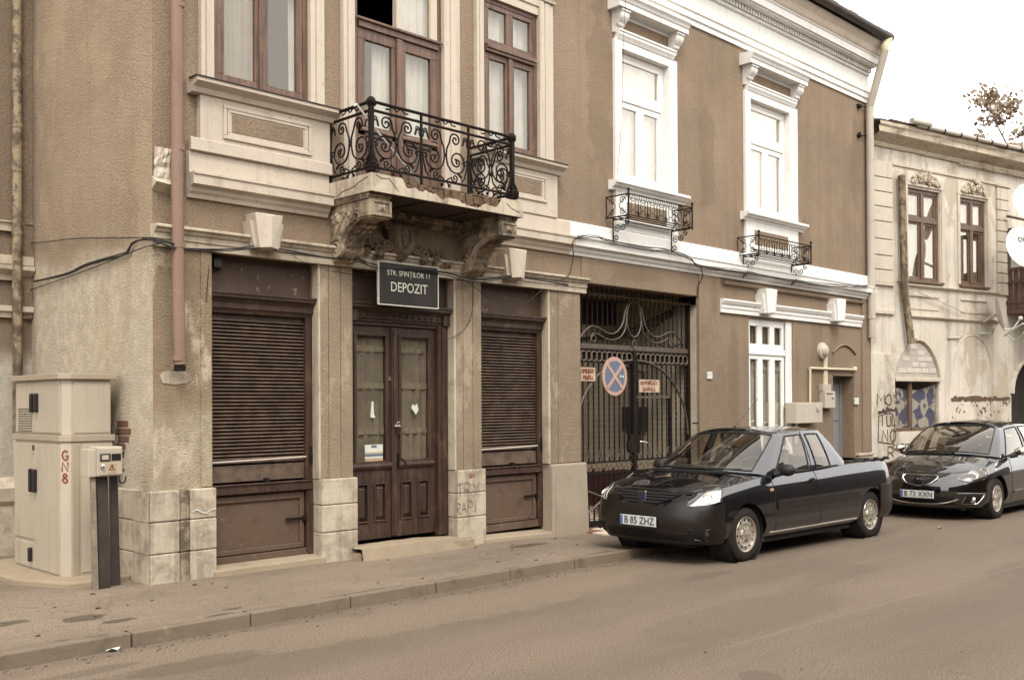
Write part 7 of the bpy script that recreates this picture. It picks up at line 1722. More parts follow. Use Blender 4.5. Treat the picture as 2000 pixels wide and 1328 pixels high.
def wheel(root, x, y, sg, r, wd, kind):
    """wheel as tyre with rim pieces; outer face at y*sg"""
    f = lambda a, b, h: (x+a, sg*(y-h), r+b)              # h measured inwards from the outer face
    mb = MB(); R2 = r*.64
    mb.lathe([(R2, .015), (R2+.012, .004), (r*.80, .0), (r*.93, .012), (r*.985, .03), (r, .05), (r, wd-.05), (r*.985, wd-.03), (r*.9, wd), (R2, wd)], 44, f, False)
    w = build(mb, 'wheel', M['tyre'], root, sm=35, local=True)
    mb = MB(); n = 52                                      # tread blocks
    for k in range(n):
        a = 2*PI*k/n
        for h0, h1 in ((.035, .075), (.09, wd-.04)):
            c_, s_ = math.cos(a), math.sin(a); da = .035; q = []
            for rr in (r-.004, r+.004):
                for aa in (a-da, a+da):
                    for hh in (h0, h1): q.append(f(rr*math.cos(aa), rr*math.sin(aa), hh))
            mb.add(q, [(4, 5, 7, 6), (0, 1, 5, 4), (2, 6, 7, 3), (0, 4, 6, 2), (1, 3, 7, 5)])
    t_ = build(mb, 'tread', M['tyre'], w, local=False if False else True) if False else None
    loc = lambda mb_, nm, mt, **k: build(mb_, nm, mt, root, local=True, **k)
    mb = MB(); mb.lathe([(R2+.004, .012), (R2, .006), (R2-.012, .012), (R2-.02, .05), (R2-.03, .10)], 40, f, False); sub(mb, 'rim', M['steel'] if kind == 's' else M['alloy'], w, 40)
    mb = MB(); mb.lathe([(R2-.02, .085), (.03, .085)], 32, f, False); sub(mb, 'brake_disc', M['hole'], w, None)
    if kind == 's':
        mb = MB(); a0, a1 = R2*.70, R2-.016; n = 12
        mb.lathe([(R2-.018, .035), (a1-.012, .028)], 40, f, False); mb.lathe([(a0+.004, .022), (a0-.006, .018), (a0-.03, .03), (.075, .032), (.068, .018), (.05, .012), (.0, .012)], 40, f, False)
        for k in range(n):
            b0 = 2*PI*(k+.26)/n; b1 = 2*PI*(k+.98)/n; q = 5
            for i in range(q):
                x0_, x1_ = b0+(b1-b0)*i/q, b0+(b1-b0)*(i+1)/q
                mb.add([f(a0*math.cos(x0_), a0*math.sin(x0_), .021), f(a0*math.cos(x1_), a0*math.sin(x1_), .021), f(a1*math.cos(x1_), a1*math.sin(x1_), .03), f(a1*math.cos(x0_), a1*math.sin(x0_), .03)], [(0, 1, 2, 3)])
        sub(mb, 'wheel_face', M['steel'], w, 40)
        mb = MB()
        for k in range(6):
            a = 2*PI*k/6; mb.tube([f(.045*math.cos(a), .045*math.sin(a), .012), f(.075*math.cos(a), .075*math.sin(a), .016), f(.095*math.cos(a), .095*math.sin(a), .026)], .007, 5)
        mb.lathe([(.026, .006), (.02, .002), (.0, .002)], 16, f, False); sub(mb, 'hub_cap', M['steel'], w, 50)
    else:
        mb = MB()
        for k in range(5):
            a = 2*PI*k/5+PI/2; e = Vector((math.cos(a), math.sin(a))); t = Vector((-e.y, e.x))
            def pt(rr, ww, h): q = e*rr+t*ww; return f(q.x, q.y, h)
            vs = [pt(.035, -.034, .022), pt(.035, .034, .022), pt(R2*.6, .026, .018), pt(R2*.6, -.026, .018), pt(R2-.008, .042, .016), pt(R2-.008, -.042, .016)]
            vb = [pt(.035, -.04, .06), pt(.035, .04, .06), pt(R2*.6, .034, .05), pt(R2*.6, -.034, .05), pt(R2-.008, .05, .05), pt(R2-.008, -.05, .05)]
            mb.add(vs+vb, [(0, 1, 2, 3), (3, 2, 4, 5), (0, 3, 9, 6), (3, 5, 11, 9), (1, 7, 8, 2), (2, 8, 10, 4)])
        mb.lathe([(.055, .03), (.05, .018), (.028, .012), (.0, .012)], 20, f, False); sub(mb, 'spokes', M['alloy'], w, 30)
    return w
def sub(mb, name, mat, parent, sm):
    """sub-part given in the car's own coordinates"""
    root = parent.parent; xs = [v.x for v in mb.v]; ys = [v.y for v in mb.v]; zs = [v.z for v in mb.v]
    c = Vector(((min(xs)+max(xs))/2, (min(ys)+max(ys))/2, min(zs))); me = mb.mesh(name, c)
    bm = bmesh.new(); bm.from_mesh(me); bmesh.ops.recalc_face_normals(bm, faces=bm.faces[:]); bm.to_mesh(me); bm.free(); me.materials.append(mat)
    if sm is not None:
        for p in me.polygons: p.use_smooth = True
        me.set_sharp_from_angle(angle=math.radians(sm))
    o = bpy.data.objects.new(name, me); o.location = c-parent.location; COL.objects.link(o); o.parent = parent; return o
def platething(root, txt, c, w, rotz=0, parent=None):
    """number plate facing -x at c (own coordinates)"""
    x, y, z = c; h = w*.215
    mb = MB(); mb.box(x, x+.012, y-w/2, y+w/2, z-h/2, z+h/2); p = build(mb, 'number_plate', M['plate'], root, local=True, bevel=.002)
    mb = MB(); mb.box(x-.003, x+.002, y+w/2-.042, y+w/2-.003, z-h/2+.004, z+h/2-.004); sub(mb, 'country_band', M['plateblue'], p, None)
    me = text_mesh(txt, h*1.02, ext=.001); wd = max(v.co.x for v in me.vertices)-min(v.co.x for v in me.vertices)
    for v in me.vertices: v.co.x *= (w*.82)/wd
    me.materials.append(M['plateblack']); o = bpy.data.objects.new('lettering', me)
    # text reads from the car's +y (camera left) to -y
    o.rotation_euler = (PI/2, 0, -PI/2); o.location = Vector((x-.004, y-.022, z))-p.location; COL.objects.link(o); o.parent = p
    mb = MB(); mb.box(x-.004, x+.014, y-w/2-.006, y+w/2+.006, z-h/2-.014, z-h/2-.002); sub(mb, 'plate_holder', M['trim'], p, None)
    return p
def glasshouse(root, G, wins, paint_mat, ns, roofcrown, seal=.010):
    ss = sorted({*[G.n*i/ns for i in range(ns+1)], *[w[k] for w in wins for k in (1, 2)]}); tt = sorted({0, .1, .25, .5, .75, .9, 1, *[w[k] for w in wins for k in (3, 4)]})
    mb = MB()
    for sg in (1, -1):
        o = len(mb.v)
        for a in ss:
            for t in tt: mb.v.append(G.Q(a, t, 0, sg))
        nt_ = len(tt)
        for i in range(len(ss)-1):
            for j in range(nt_-1):
                cs, ct = (ss[i]+ss[i+1])/2, (tt[j]+tt[j+1])/2
                if any(w[1] < cs < w[2] and w[3] < ct < w[4] for w in wins): continue
                q = o+i*nt_+j; mb.f.append([q, q+nt_, q+nt_+1, q+1]); mb.m.append(0)
    nw = 14; o = len(mb.v)
    for a in ss:
        p = G.P(a, 1)
        for k in range(nw+1): f = 2*k/nw-1; mb.v.append(Vector((p.x, p.y*f, p.z+roofcrown*(1-abs(f)**2.4)*min(1, p.y/.5))))
    for i in range(len(ss)-1):
        for k in range(nw): q = o+i*(nw+1)+k; mb.f.append([q, q+nw+1, q+nw+2, q+1]); mb.m.append(0)
    me = mb.mesh('cab'); bm = bmesh.new(); bm.from_mesh(me); bmesh.ops.remove_doubles(bm, verts=bm.verts[:], dist=.0008); bmesh.ops.dissolve_degenerate(bm, edges=bm.edges[:], dist=.0005); bmesh.ops.recalc_face_normals(bm, faces=bm.faces[:]); bm.to_mesh(me); bm.free()
    me.materials.append(paint_mat)
    for p in me.polygons: p.use_smooth = True
    me.set_sharp_from_angle(angle=math.radians(38))
    o = bpy.data.objects.new('cab', me); put(o, root, True)
    for nm, s0, s1, t0, t1 in wins:
        if nm in ('windscreen', 'rear_window'):
            mb = MB()
            for sg in (1, -1): patch(mb, G, rect(s0, s1, t0, t1), 12, 8, .0, sg, skirt=False)
            build(mb, nm, M['carglass'], root, sm=60, local=True)
            rim = [(s0 if s0 > 0 else s1, t0), (s1, t0), (s1, t1), (s0, t1)]
            mb = MB()
            for sg in (1, -1):
                a, b = (s0, s1) if nm == 'windscreen' else (s1, s0)
                mb.tube(path(G, [(a, t0), ((a+b)/2, t0), (b, t0)], .002, sg)+path(G, [(b, t0), (b, t1)], .002, sg, 10)[1:]+path(G, [(b, t1), ((a+b)/2, t1), (a, t1)], .002, sg)[1:], seal, 5)
            build(mb, 'window_seal', M['trim'], root, sm=60, local=True)
        else:
            for sg in (1, -1):
                mb = MB(); patch(mb, G, rect(s0, s1, t0, t1), 12, 8, .0, sg, skirt=False); build(mb, nm, M['carglass'], root, sm=60, local=True)
                mb = MB(); k = 7
                loop = [(s0+(s1-s0)*i/k, t0) for i in range(k)]+[(s1, t0+(t1-t0)*i/k) for i in range(k)]+[(s1-(s1-s0)*i/k, t1) for i in range(k)]+[(s0, t1-(t1-t0)*i/k) for i in range(k)]
                mb.tube([G.Q(a, t, .002, sg) for a, t in loop], seal, 5, True); build(mb, 'window_seal', M['trim'], root, sm=60, local=True)
    return o
def seats(root, xs, ydrv, zb, deck):
    mb = MB(); mb.box(*deck); build(mb, 'cabin_floor', M['cabin'], root, local=True)
    for x, y in xs:
        mb = MB(); mb.add([(x, y-.22, zb-.25), (x, y+.22, zb-.25), (x+.10, y+.22, zb-.25), (x+.10, y-.22, zb-.25), (x+.12, y-.17, zb+.22), (x+.12, y+.17, zb+.22), (x+.19, y+.17, zb+.22), (x+.19, y-.17, zb+.22)], [(0,3,2,1),(4,5,6,7),(0,1,5,4),(1,2,6,5),(2,3,7,6),(3,0,4,7)]); s_ = build(mb, 'seat', M['seatcloth'], root, local=True, bevel=.05)
        mb = MB(); mb.box(x+.12, x+.20, y-.12, y+.12, zb+.25, zb+.42); build(mb, 'headrest', M['seatcloth'], root, local=True, bevel=.035)
    x, y = ydrv; mb = MB(); e1 = Vector((0, 1, 0)); e2 = Vector((.45, 0, .89)).normalized()
    mb.tube([Vector((x, y, zb-.02))+e1*.18*math.cos(a)+e2*.18*math.sin(a) for a in [2*PI*k/24 for k in range(24)]], .016, 6, True); mb.tube([Vector((x, y-.17, zb)), Vector((x-.03, y, zb-.01)), Vector((x, y+.17, zb))], .02, 5); build(mb, 'steering_wheel', M['cabin'], root, sm=60, local=True)

# ---- the pickup
def pl(x, pts):
    for (a, b), (c, d) in zip(pts[:-1], pts[1:]):
        if x <= c: return b+(d-b)*smooth(a, c, x) if False else b+(d-b)*max(0, min(1, (x-a)/(c-a)))
    return pts[-1][1]
yawP = math.radians(-1.7)
cP = Vector((10.0725, -2.8022, 0)); dP = Vector((math.cos(yawP), math.sin(yawP), 0)); lP = Vector((-dP.y, dP.x, 0))
HW = .867
pk = empty('pickup_truck', cP+lP*(HW-.03), 'dark navy single cab pickup truck parked before the gate with plate B 85 ZHZ', 'pickup', rz=yawP)
def level(xf, w, zf, xr, noser=1.0, ww=None):
    st = [(xf, 0), (xf+.012*noser, .28), (xf+.05*noser, .52), (xf+.135*noser, w*.83), (xf+.29, w*.955), (-.20, w*.985), (.35, w), (.9, w), (1.6, w), (2.3, w), (2.95, w*.997), (xr-.25, w*.985), (xr-.07, w*.90), (xr, w*.60), (xr, 0)]
    return [(x, y, zf(x)) for x, y in st]
z4 = lambda x: pl(x, [(-.9, .775), (-.72, .785), (-.45, .845), (0, .905), (.4, .945), (.65, .955), (1.5, .972), (2.4, 1.0), (3.0, 1.012), (4, 1.02)])
z3 = lambda x: .60+(z4(x)-.60)*.56
RE = 3.63
SP = Surf([level(-.76, .80, lambda x: .245, RE-.03), level(-.825, .866, lambda x: .37, RE), level(-.845, .864, lambda x: .54, RE+.01), level(-.80, .846, z3, RE-.0), level(-.68, .786, z4, RE-.02)])
crownP = lambda x: pl(x, [(-.9, .02), (-.68, .03), (-.3, .07), (.2, .10), (.5, .06), (.8, .0), (4, .0)])
me = bodymesh(SP, crownP, 110, 20, 14, [(0.02, .31, .355), (2.94, .31, .355)], (2.50, 3.56, -.66, .66, .58, 1.4))
bd = build(me, 'body', M['navy'], pk, sm=32, local=True)
# arch liners and dusty inner wings
for x in (.02, 2.94):
    for sg in (1, -1):
        mb = MB(); mb.lathe([(.352, .53*sg), (.352, .82*sg)], 32, lambda a, b, h: (x+a, h, .31+b), False); mb.lathe([(.35, .535*sg), (.0, .535*sg)], 32, lambda a, b, h: (x+a, h, .31+b), False); build(mb, 'arch_liner', M['liner'], pk, local=True, sm=60)
for sg in (1, -1):                                         # dusty rear face of the front arch
    mb = MB(); mb.box(.385, .40, .55*sg, .80*sg, .20, .50); build(mb, 'mud_guard', M['mudflap'], pk, local=True)
for x in (.02, 2.94):
    for sg in (1, -1): wheel(pk, x, HW-.035, sg, .31, .19, 's')
mb = MB(); mb.box(.46, 2.5, -.76, .76, .17, .26); mb.box(-.60, -.38, -.55, .55, .19, .26); mb.box(2.55, 3.4, -.5, .5, .22, .40); mb.tube([(0.02, -.6, .31), (0.02, .6, .31)], .04, 8); mb.tube([(2.94, -.6, .31), (2.94, .6, .31)], .05, 8); build(mb, 'chassis', M['liner'], pk, local=True)  # underbody box made wide and low to deepen the shade beneath
# front bumper, unpainted
mb = MB()
for sg in (1, -1): patch(mb, SP, lambda u, v: ((4.42-.02*(1-v))*u if True else 0, .02+v*(2.62+.10*u+.16*max(0, 1-abs(u-.46)/.12))), 40, 18, .014, sg)
bp_ = build(mb, 'front_bumper', M['bumper'], pk, sm=50, local=True)
mb = MB()                                                  # lower grille with mesh look
for sg in (1, -1): patch(mb, SP, rect(0, 2.15, .35, 1.05), 14, 5, .018, sg, .004)
lg = build(mb, 'lower_grille', M['hole'], pk, local=True)
mb = MB()
for k in range(5):
    for sg in (1, -1): mb.tube(path(SP, [(0, .42+k*.14), (1, .42+k*.14), (2.1, .42+k*.14)], .021, sg, 5), .006, 4)
sub(mb, 'grille_bar', M['bumper'], lg, None)
for sg in (1, -1):                                         # fog lamp recess
    mb = MB(); patch(mb, SP, quad((2.62, .62), (3.35, .55), (3.45, 1.30), (2.42, 1.28)), 8, 5, .018, sg, .004); fg = build(mb, 'fog_recess', M['hole'], pk, local=True)
    mb = MB(); c = SP.Q(3.25, .95, .02, sg); mb.lathe([(.045, 0), (.05, .01), (.04, .015), (.0, .018)], 16, lambda a, b, h: (c.x-h, c.y+a, c.z+b)); sub(mb, 'fog_cap', M['bumper'], fg, 50)
    mb = MB(); mb.tube([SP.Q(*q, .02, sg) for q in ((2.42, 1.28), (2.62, .60), (3.35, .53), (3.47, 1.30))], .007, 4, True); sub(mb, 'recess_rim', M['bumper'], fg, None)
# grille: dark field, grey surround, slats, emblem
mb = MB()
for sg in (1, -1): patch(mb, SP, lambda u, v: ((.55+1.15*v**.8)*u, 2.62+v*1.08-.0*u), 10, 8, .010, sg, .004)
gr = build(mb, 'grille', M['hole'], pk, local=True, sm=60)
for k in range(4):
    v = .22+k*.22; mb = MB()
    for sg in (1, -1): mb.tube(path(SP, [(0, 2.62+v*1.08), ((.5+1.12*v**.8)*.5, 2.62+v*1.08), ((.5+1.12*v**.8), 2.62+v*1.08)], .016, sg, 4), .011, 5)
    sub(mb, 'grille_slat', M['trim'], gr, 60)
for sg in (1, -1):                                         # grey flanks between grille and headlamp
    mb = MB(); patch(mb, SP, lambda u, v: (1.78+.62*u*(1-v*.55)-.62*(1-v)**1.5*(1-u), 2.60+v*(1.15-.30*u)), 8, 8, .015, sg); build(mb, 'grille_flank', M['bumper'], pk, sm=50, local=True)
ec = SP.Q(0, 3.15, .03); shd = [(-.048, .06), (.048, .06), (.05, .0), (.035, -.045), (0, -.075), (-.035, -.045), (-.05, 0)]
mb = MB(); mb.extr(shd, 0, .02, lambda p, a: (ec.x-.0-a+.0, ec.y+p[0]*1.12, ec.z+p[1]*1.12)); em = build(mb, 'emblem', M['chrome'], pk, local=True, bevel=.004); mb = MB(); mb.extr(shd, .018, .024, lambda p, a: (ec.x-a, ec.y+p[0]*.82, ec.z+p[1]*.82)); sub(mb, 'shield', M['emblem'], em, None)
# headlamps
hl = lambda u, v: (2.28+1.93*u, 2.72+.10*u+v*((.06+.95*smooth(0, .55, u))*(1-.10*smooth(.7, 1, u))))
for sg in (1, -1):
    mb = MB(); patch(mb, SP, lambda u, v: hl(.03+.94*u, .05+.9*v), 18, 8, .004, sg, .02); h_ = build(mb, 'headlight', M['reflector'], pk, sm=60, local=True)
    c = SP.Q(3.35, 3.20, .012, sg); n_ = SP.N(3.35, 3.2); n_ = Vector((n_.x, n_.y*sg, n_.z)); e1 = n_.cross(Vector((0, 0, 1))).normalized(); e2 = e1.cross(n_).normalized()
    mb = MB(); mb.lathe([(.062, .0), (.058, -.012), (.035, -.03), (.0, -.035)], 20, lambda a, b, h: c+e1*a+e2*b+n_*(h+.012), False); sub(mb, 'bulb_bowl', M['chrome'], h_, 60)
    mb = MB(); patch(mb, SP, hl, 18, 8, .024, sg, .03); sub(mb, 'lens', M['lens'], h_, 60)
    mb = MB(); mb.tube([SP.Q(*hl(u, 1), .018, sg) for u in [k/16 for k in range(17)]]+[SP.Q(*hl(1, v), .018, sg) for v in (.8, .6, .4, .2, 0)], .006, 4); sub(mb, 'lamp_seal', M['trim'], h_, None)
platething(pk, 'B 85 ZHZ', (-.885, .02, .475), .52)
# hood shut line, wipers, cowl
mb = MB()
for sg in (1, -1): mb.tube([SP.Q(a, 3.93, .001, sg) for a in [k*.25 for k in range(0, 29)]], .0045, 4)
build(mb, 'hood_line', M['trim'], pk, local=True)
mb = MB()
for sg in (1, -1): mb.tube([SP.Q(a, 3.74-.02*a, .006, sg) for a in [k*.25 for k in range(0, 10)]], .010, 5)
build(mb, 'hood_gap', M['hole'], pk, local=True)
# shut lines of doors
def line(pts, nm='door_line', S=SP, r=.004, sgs=(1, -1)):
    for sg in sgs: mb_ = MB(); mb_.tube(path(S, pts, .0005, sg, 6), r, 4); build(mb_, nm, M['trim'], pk, local=True)
line([(6.42, .55), (6.40, 1.5), (6.42, 2.6), (6.40, 3.5), (6.50, 4.0)]); line([(7.98, .55), (7.97, 1.5), (7.96, 2.6), (7.92, 3.5), (7.90, 4.0)]); line([(6.42, .55), (7.2, .52), (7.98, .55)])
for sg in (1, -1):
    mb = MB(); patch(mb, SP, rect(6.5, 9.42, 2.02, 2.42), 20, 3, .016, sg, .016); build(mb, 'side_moulding', M['bumper'], pk, sm=50, local=True)
    mb = MB(); patch(mb, SP, rect(6.25, 9.35, .42, .52), 20, 2, .012, sg, .012); build(mb, 'sill_strip', M['zinc'], pk, sm=50, local=True)  # pale strip standing in for the bright reflection along the sill edge
    c = SP.Q(7.78, 3.15, .0, sg); mb = MB(); mb.lathe([(.062, .002), (.06, .006), (.05, .004)], 20, lambda a, b, h: (c.x+a*1.1, c.y+sg*(h), c.z+b*.62)); hn = build(mb, 'door_handle', M['trim'], pk, local=True, sm=40); mb = MB(); mb.box(c.x-.06, c.x+.06, c.y+sg*.005, c.y+sg*.03, c.z-.004, c.z+.022); sub(mb, 'grip', M['navy'], hn, None)
    c = SP.Q(6.30, 2.95, .004, sg); mb = MB(); mb.box(c.x-.03, c.x+.03, c.y-.008, c.y+.010, c.z-.016, c.z+.016); build(mb, 'side_repeater', M['orange'], pk, local=True, bevel=.006)
    mb = MB(); patch(mb, SP, rect(10.35, 14, .05, 2.55), 18, 10, .016, sg); build(mb, 'rear_bumper', M['bumper'], pk, sm=50, local=True)
    mb = MB(); patch(mb, SP, rect(11.75, 12.45, 2.70, 3.72), 6, 6, .012, sg); build(mb, 'tail_light', M['redlens'], pk, sm=50, local=True)
    mb = MB(); z = 1.018; pts = [(2.42, .80*sg), (3.55, .80*sg), (3.55, .70*sg), (2.42, .70*sg)]; mb.alongz(pts, z, z+.022); build(mb, 'bed_rail', M['trim'], pk, local=True, bevel=.008)
    for k in range(4): mb = MB(); x = 2.62+k*.27; mb.box(x-.05, x+.05, .775*sg, .815*sg, z+.002, z+.045); build(mb, 'rail_hook', M['trim'], pk, local=True, bevel=.01)
# glasshouse
GB = [(.06, 0, 1.01), (.12, .40, 1.005), (.36, .71, .975), (.58, .795, .952), (1.48, .815, .966), (2.02, .80, .985), (2.40, .765, 1.0), (2.46, .55, 1.0), (2.46, 0, 1.0)]
GR = [(.96, 0, 1.455), (.98, .36, 1.452), (1.06, .555, 1.432), (1.17, .60, 1.430), (1.50, .625, 1.45), (1.94, .605, 1.445), (2.09, .56, 1.43), (2.13, .40, 1.43), (2.14, 0, 1.435)]
GMid = [tuple(Vector(a).lerp(Vector(b), .5)+Vector((-.02 if k < 2 else 0, .018 if k > 1 else 0, .012))) for k, (a, b) in enumerate(zip(GB, GR))]
class Lerp2(Surf):
    def P(s, a, t):
        A_, B_, C_ = crom(s.L[0], a), crom(s.L[1], a), crom(s.L[2], a); v = A_*(1-t)*(1-2*t)+B_*4*t*(1-t)+C_*t*(2*t-1) if True else None
        v = Vector(v); v.y = max(0, v.y); return v
GP_ = Lerp2([GB, GMid, GR]); GP_.m = 1
glasshouse(pk, GP_, [('windscreen', 0, 1.86, .05, .93), ('door_window', 3.10, 3.90, .02, .90), ('quarter_window', 4.16, 4.82, .04, .90), ('rear_window', 7.1, 8, .1, .9)], M['navy'], 40, .05)
for sg in (1, -1): mb = MB(); mb.tube(path(GP_, [(3.98, 0), (3.98, .5), (3.96, .98)], .002, sg), .004, 4); build(mb, 'door_line', M['trim'], pk, local=True)
seats(pk, [(1.25, -.36), (1.25, .36)], (.80, -.36), 1.0, (.55, 2.3, -.72, .72, .90, .985))
mb = MB(); mb.box(.35, .72, -.66, .66, .93, 1.03); build(mb, 'dashboard', M['cabin'], pk, local=True, bevel=.03)
mb = MB(); mb.box(.86, .90, -.09, .09, 1.33, 1.39); build(mb, 'rear_view_mirror', M['trim'], pk, local=True, bevel=.01)
mb = MB()
for y0_, y1_ in ((.28, -.30), (-.12, -.62)): mb.tube([(.08+.03*abs(y0_), y0_, 1.025), (.05+.1*abs(y1_), y1_*.75, 1.03), (.10+.22*abs(y1_), y1_, 1.028)], .012, 5)
mb.box(-.02, .14, -.5, .5, .98, 1.008); build(mb, 'wiper', M['trim'], pk, local=True)
for sg in (1, -1):
    b = Vector((.70, .83*sg, 1.0)); mb = MB(); mb.blob((b.x+.0, b.y+.11*sg, b.z+.01), .10, 12, 8, 0, (.75, 1.05, .72)); mb.tube([(b.x-.05, b.y-.03*sg, b.z-.05), (b.x-.02, b.y+.05*sg, b.z-.02)], .035, 8); build(mb, 'wing_mirror', M['trim'], pk, sm=60, local=True)
mb = MB(); mb.tube([(1.02, .0, 1.50), (1.55, .0, 1.86)], .004, 4); mb.lathe([(.02, 0), (.012, .03)], 8, lambda a, b, h: (1.02+a, b, 1.485+h)); build(mb, 'aerial', M['trim'], pk, local=True)
# load bed lining
mb = MB(); mb.box(2.5, 3.56, -.66, .66, .56, .60); build(mb, 'bed_floor', M['trim'], pk, local=True)

# ---- the black hatchback
hb = empty('hatchback', Vector((16.40, -3.3133+.86, 0)), 'black hatchback parked behind the pickup with plate B 73 XXN', 'car')
HW2 = .884
def level2(xf, w, zf, xr, k=1.0):
    st = [(xf, 0), (xf+.025*k, .26), (xf+.085*k, .48), (xf+.20*k, w*.79), (xf+.40*k, w*.94), (-.25, w*.985), (.35, w), (.9, w*.995), (1.6, w*.995), (2.2, w), (2.6, w), (xr-.35, w*.97), (xr-.10, w*.86), (xr, w*.5), (xr, 0)]
    return [(x, y, zf(x)) for x, y in st]
y4 = lambda x: pl(x, [(-.95, .66), (-.75, .70), (-.5, .765), (-.2, .83), (.2, .895), (.5, .925), (1.5, .955), (2.5, 1.0), (3.6, 1.02)])
y3 = lambda x: .54+(y4(x)-.54)*.55
RE2 = 3.44
SS = Surf([level2(-.83, .80, lambda x: .20, RE2-.05), level2(-.90, .878, lambda x: .33, RE2), level2(-.915, .882, lambda x: .48, RE2+.01), level2(-.87, .872, y3, RE2-.02), level2(-.72, .80, y4, RE2-.08, .95)])
crownS = lambda x: pl(x, [(-.95, .02), (-.72, .04), (-.4, .10), (.1, .13), (.4, .08), (.8, 0), (4, 0)])
me = bodymesh(SS, crownS, 110, 20, 14, [(0, .315, .352), (2.58, .315, .352)])
build(me, 'body', M['blackpaint'], hb, sm=32, local=True)
for x in (0, 2.58):
    for sg in (1, -1):
        mb = MB(); mb.lathe([(.35, .53*sg), (.35, .83*sg)], 32, lambda a, b, h: (x+a, h, .315+b), False); mb.lathe([(.35, .535*sg), (.0, .535*sg)], 32, lambda a, b, h: (x+a, h, .315+b), False); build(mb, 'arch_liner', M['liner'], hb, local=True, sm=60)
        wheel(hb, x, HW2-.03, sg, .315, .21, 'a')
mb = MB(); mb.box(.4, 2.2, -.80, .80, .13, .22); mb.box(-.66, -.38, -.6, .6, .16, .24); mb.box(2.9, 3.3, -.5, .5, .2, .4); build(mb, 'chassis', M['liner'], hb, local=True)  # wide low underbody box, sized to darken the ground below the car
for sg in (1, -1):
    # oval lamp
    def hl2(u, v): return (2.30+2.35*u+.0*v, 3.06+.22*u+(v-.5)*(.10+1.05*math.sin(PI*min(1, max(0, u*.92+.04)))**.9)+.10*u)
    mb = MB(); patch(mb, SS, lambda u, v: hl2(.02+.96*u, .03+.94*v), 20, 8, .003, sg, .012); h_ = build(mb, 'headlight', M['bumper'], hb, sm=60, local=True)
    for a_, rr in ((3.25, .075), (3.95, .05)):
        c = SS.Q(a_, 3.32 if a_ < 3.5 else 3.42, .008, sg); n_ = SS.N(a_, 3.3); n_ = Vector((n_.x, n_.y*sg, n_.z)).lerp(Vector((-1, 0, 0)), .5).normalized(); e1 = n_.cross(Vector((0, 0, 1))).normalized(); e2 = e1.cross(n_).normalized()
        mb = MB(); mb.lathe([(rr, .0), (rr*.9, -.01), (rr*.45, -.03), (.0, -.035)], 20, lambda a, b, h: c+e1*a+e2*b+n_*(h+.014), False); sub(mb, 'bulb_bowl', M['reflector'] if a_ < 3.5 else M['chrome'], h_, 60)
    mb = MB(); patch(mb, SS, hl2, 20, 8, .030, sg, .034); sub(mb, 'lens', M['lens'], h_, 60)
# grille: chrome-rimmed rounded trapezoid
gp2 = [(-1, .35), (-.97, .75), (-.8, .95), (0, 1.0), (.8, .95), (.97, .75), (1, .35), (.75, -.45), (.5, -.75), (0, -.85), (-.5, -.75), (-.75, -.45)]
def gmap(p, off): a = abs(p[0])*1.02; t = 2.86+p[1]*.62; return SS.Q(a, t, off, 1 if p[0] >= 0 else -1)
gl2 = [tuple(q) for q in cat(gp2, 4, True)]
mb = MB(); vs = [gmap(p, .006) for p in gl2]; c0 = gmap((0, 0), .002); mb.add(vs+[c0], [(k, (k+1) % len(vs), len(vs)) for k in range(len(vs))]); g2 = build(mb, 'grille', M['hole'], hb, local=True)
mb = MB(); mb.tube([gmap(p, .010) for p in gl2], .013, 6, True); sub(mb, 'grille_rim', M['chrome'], g2, 60)
mb = MB(); c0 = SS.Q(0, 2.88, .02)
for s in (1, -1): mb.extr([(s*-.055, s*.005), (s*-.055, s*.05), (s*.055, s*.05), (s*.055, s*.028), (s*-.02, s*.028), (s*-.01, s*.005)], 0, .02, lambda p, a: (c0.x-a, c0.y-p[0], c0.z+p[1]*.95))
mb.extr([(-.055, .008), (-.01, .008), (.055, -.005), (.055, -.028), (.01, -.008), (-.055, -.0)], 0, .019, lambda p, a: (c0.x-a, c0.y-p[0], c0.z+p[1])); sub(mb, 'emblem', M['chrome'], g2, None)
platething(hb, 'B 73 XXN', (-.955, -.0, .395), .52)
mb = MB()
for sg in (1, -1): patch(mb, SS, lambda u, v: (2.1*u, .45+.85*v-.0*u), 12, 5, .004, sg, .004)
ai = build(mb, 'air_intake', M['hole'], hb, local=True, sm=60)
mb = MB()
mb.tube([SS.Q(a, .50+.55*(a/2.35)**3, .012, 1) for a in [2.35-k*.235 for k in range(11)]]+[SS.Q(a, .50+.55*(a/2.35)**3, .012, -1) for a in [k*.235 for k in range(1, 11)]], .010, 5); sub(mb, 'chrome_lip', M['chrome'], ai, 60)
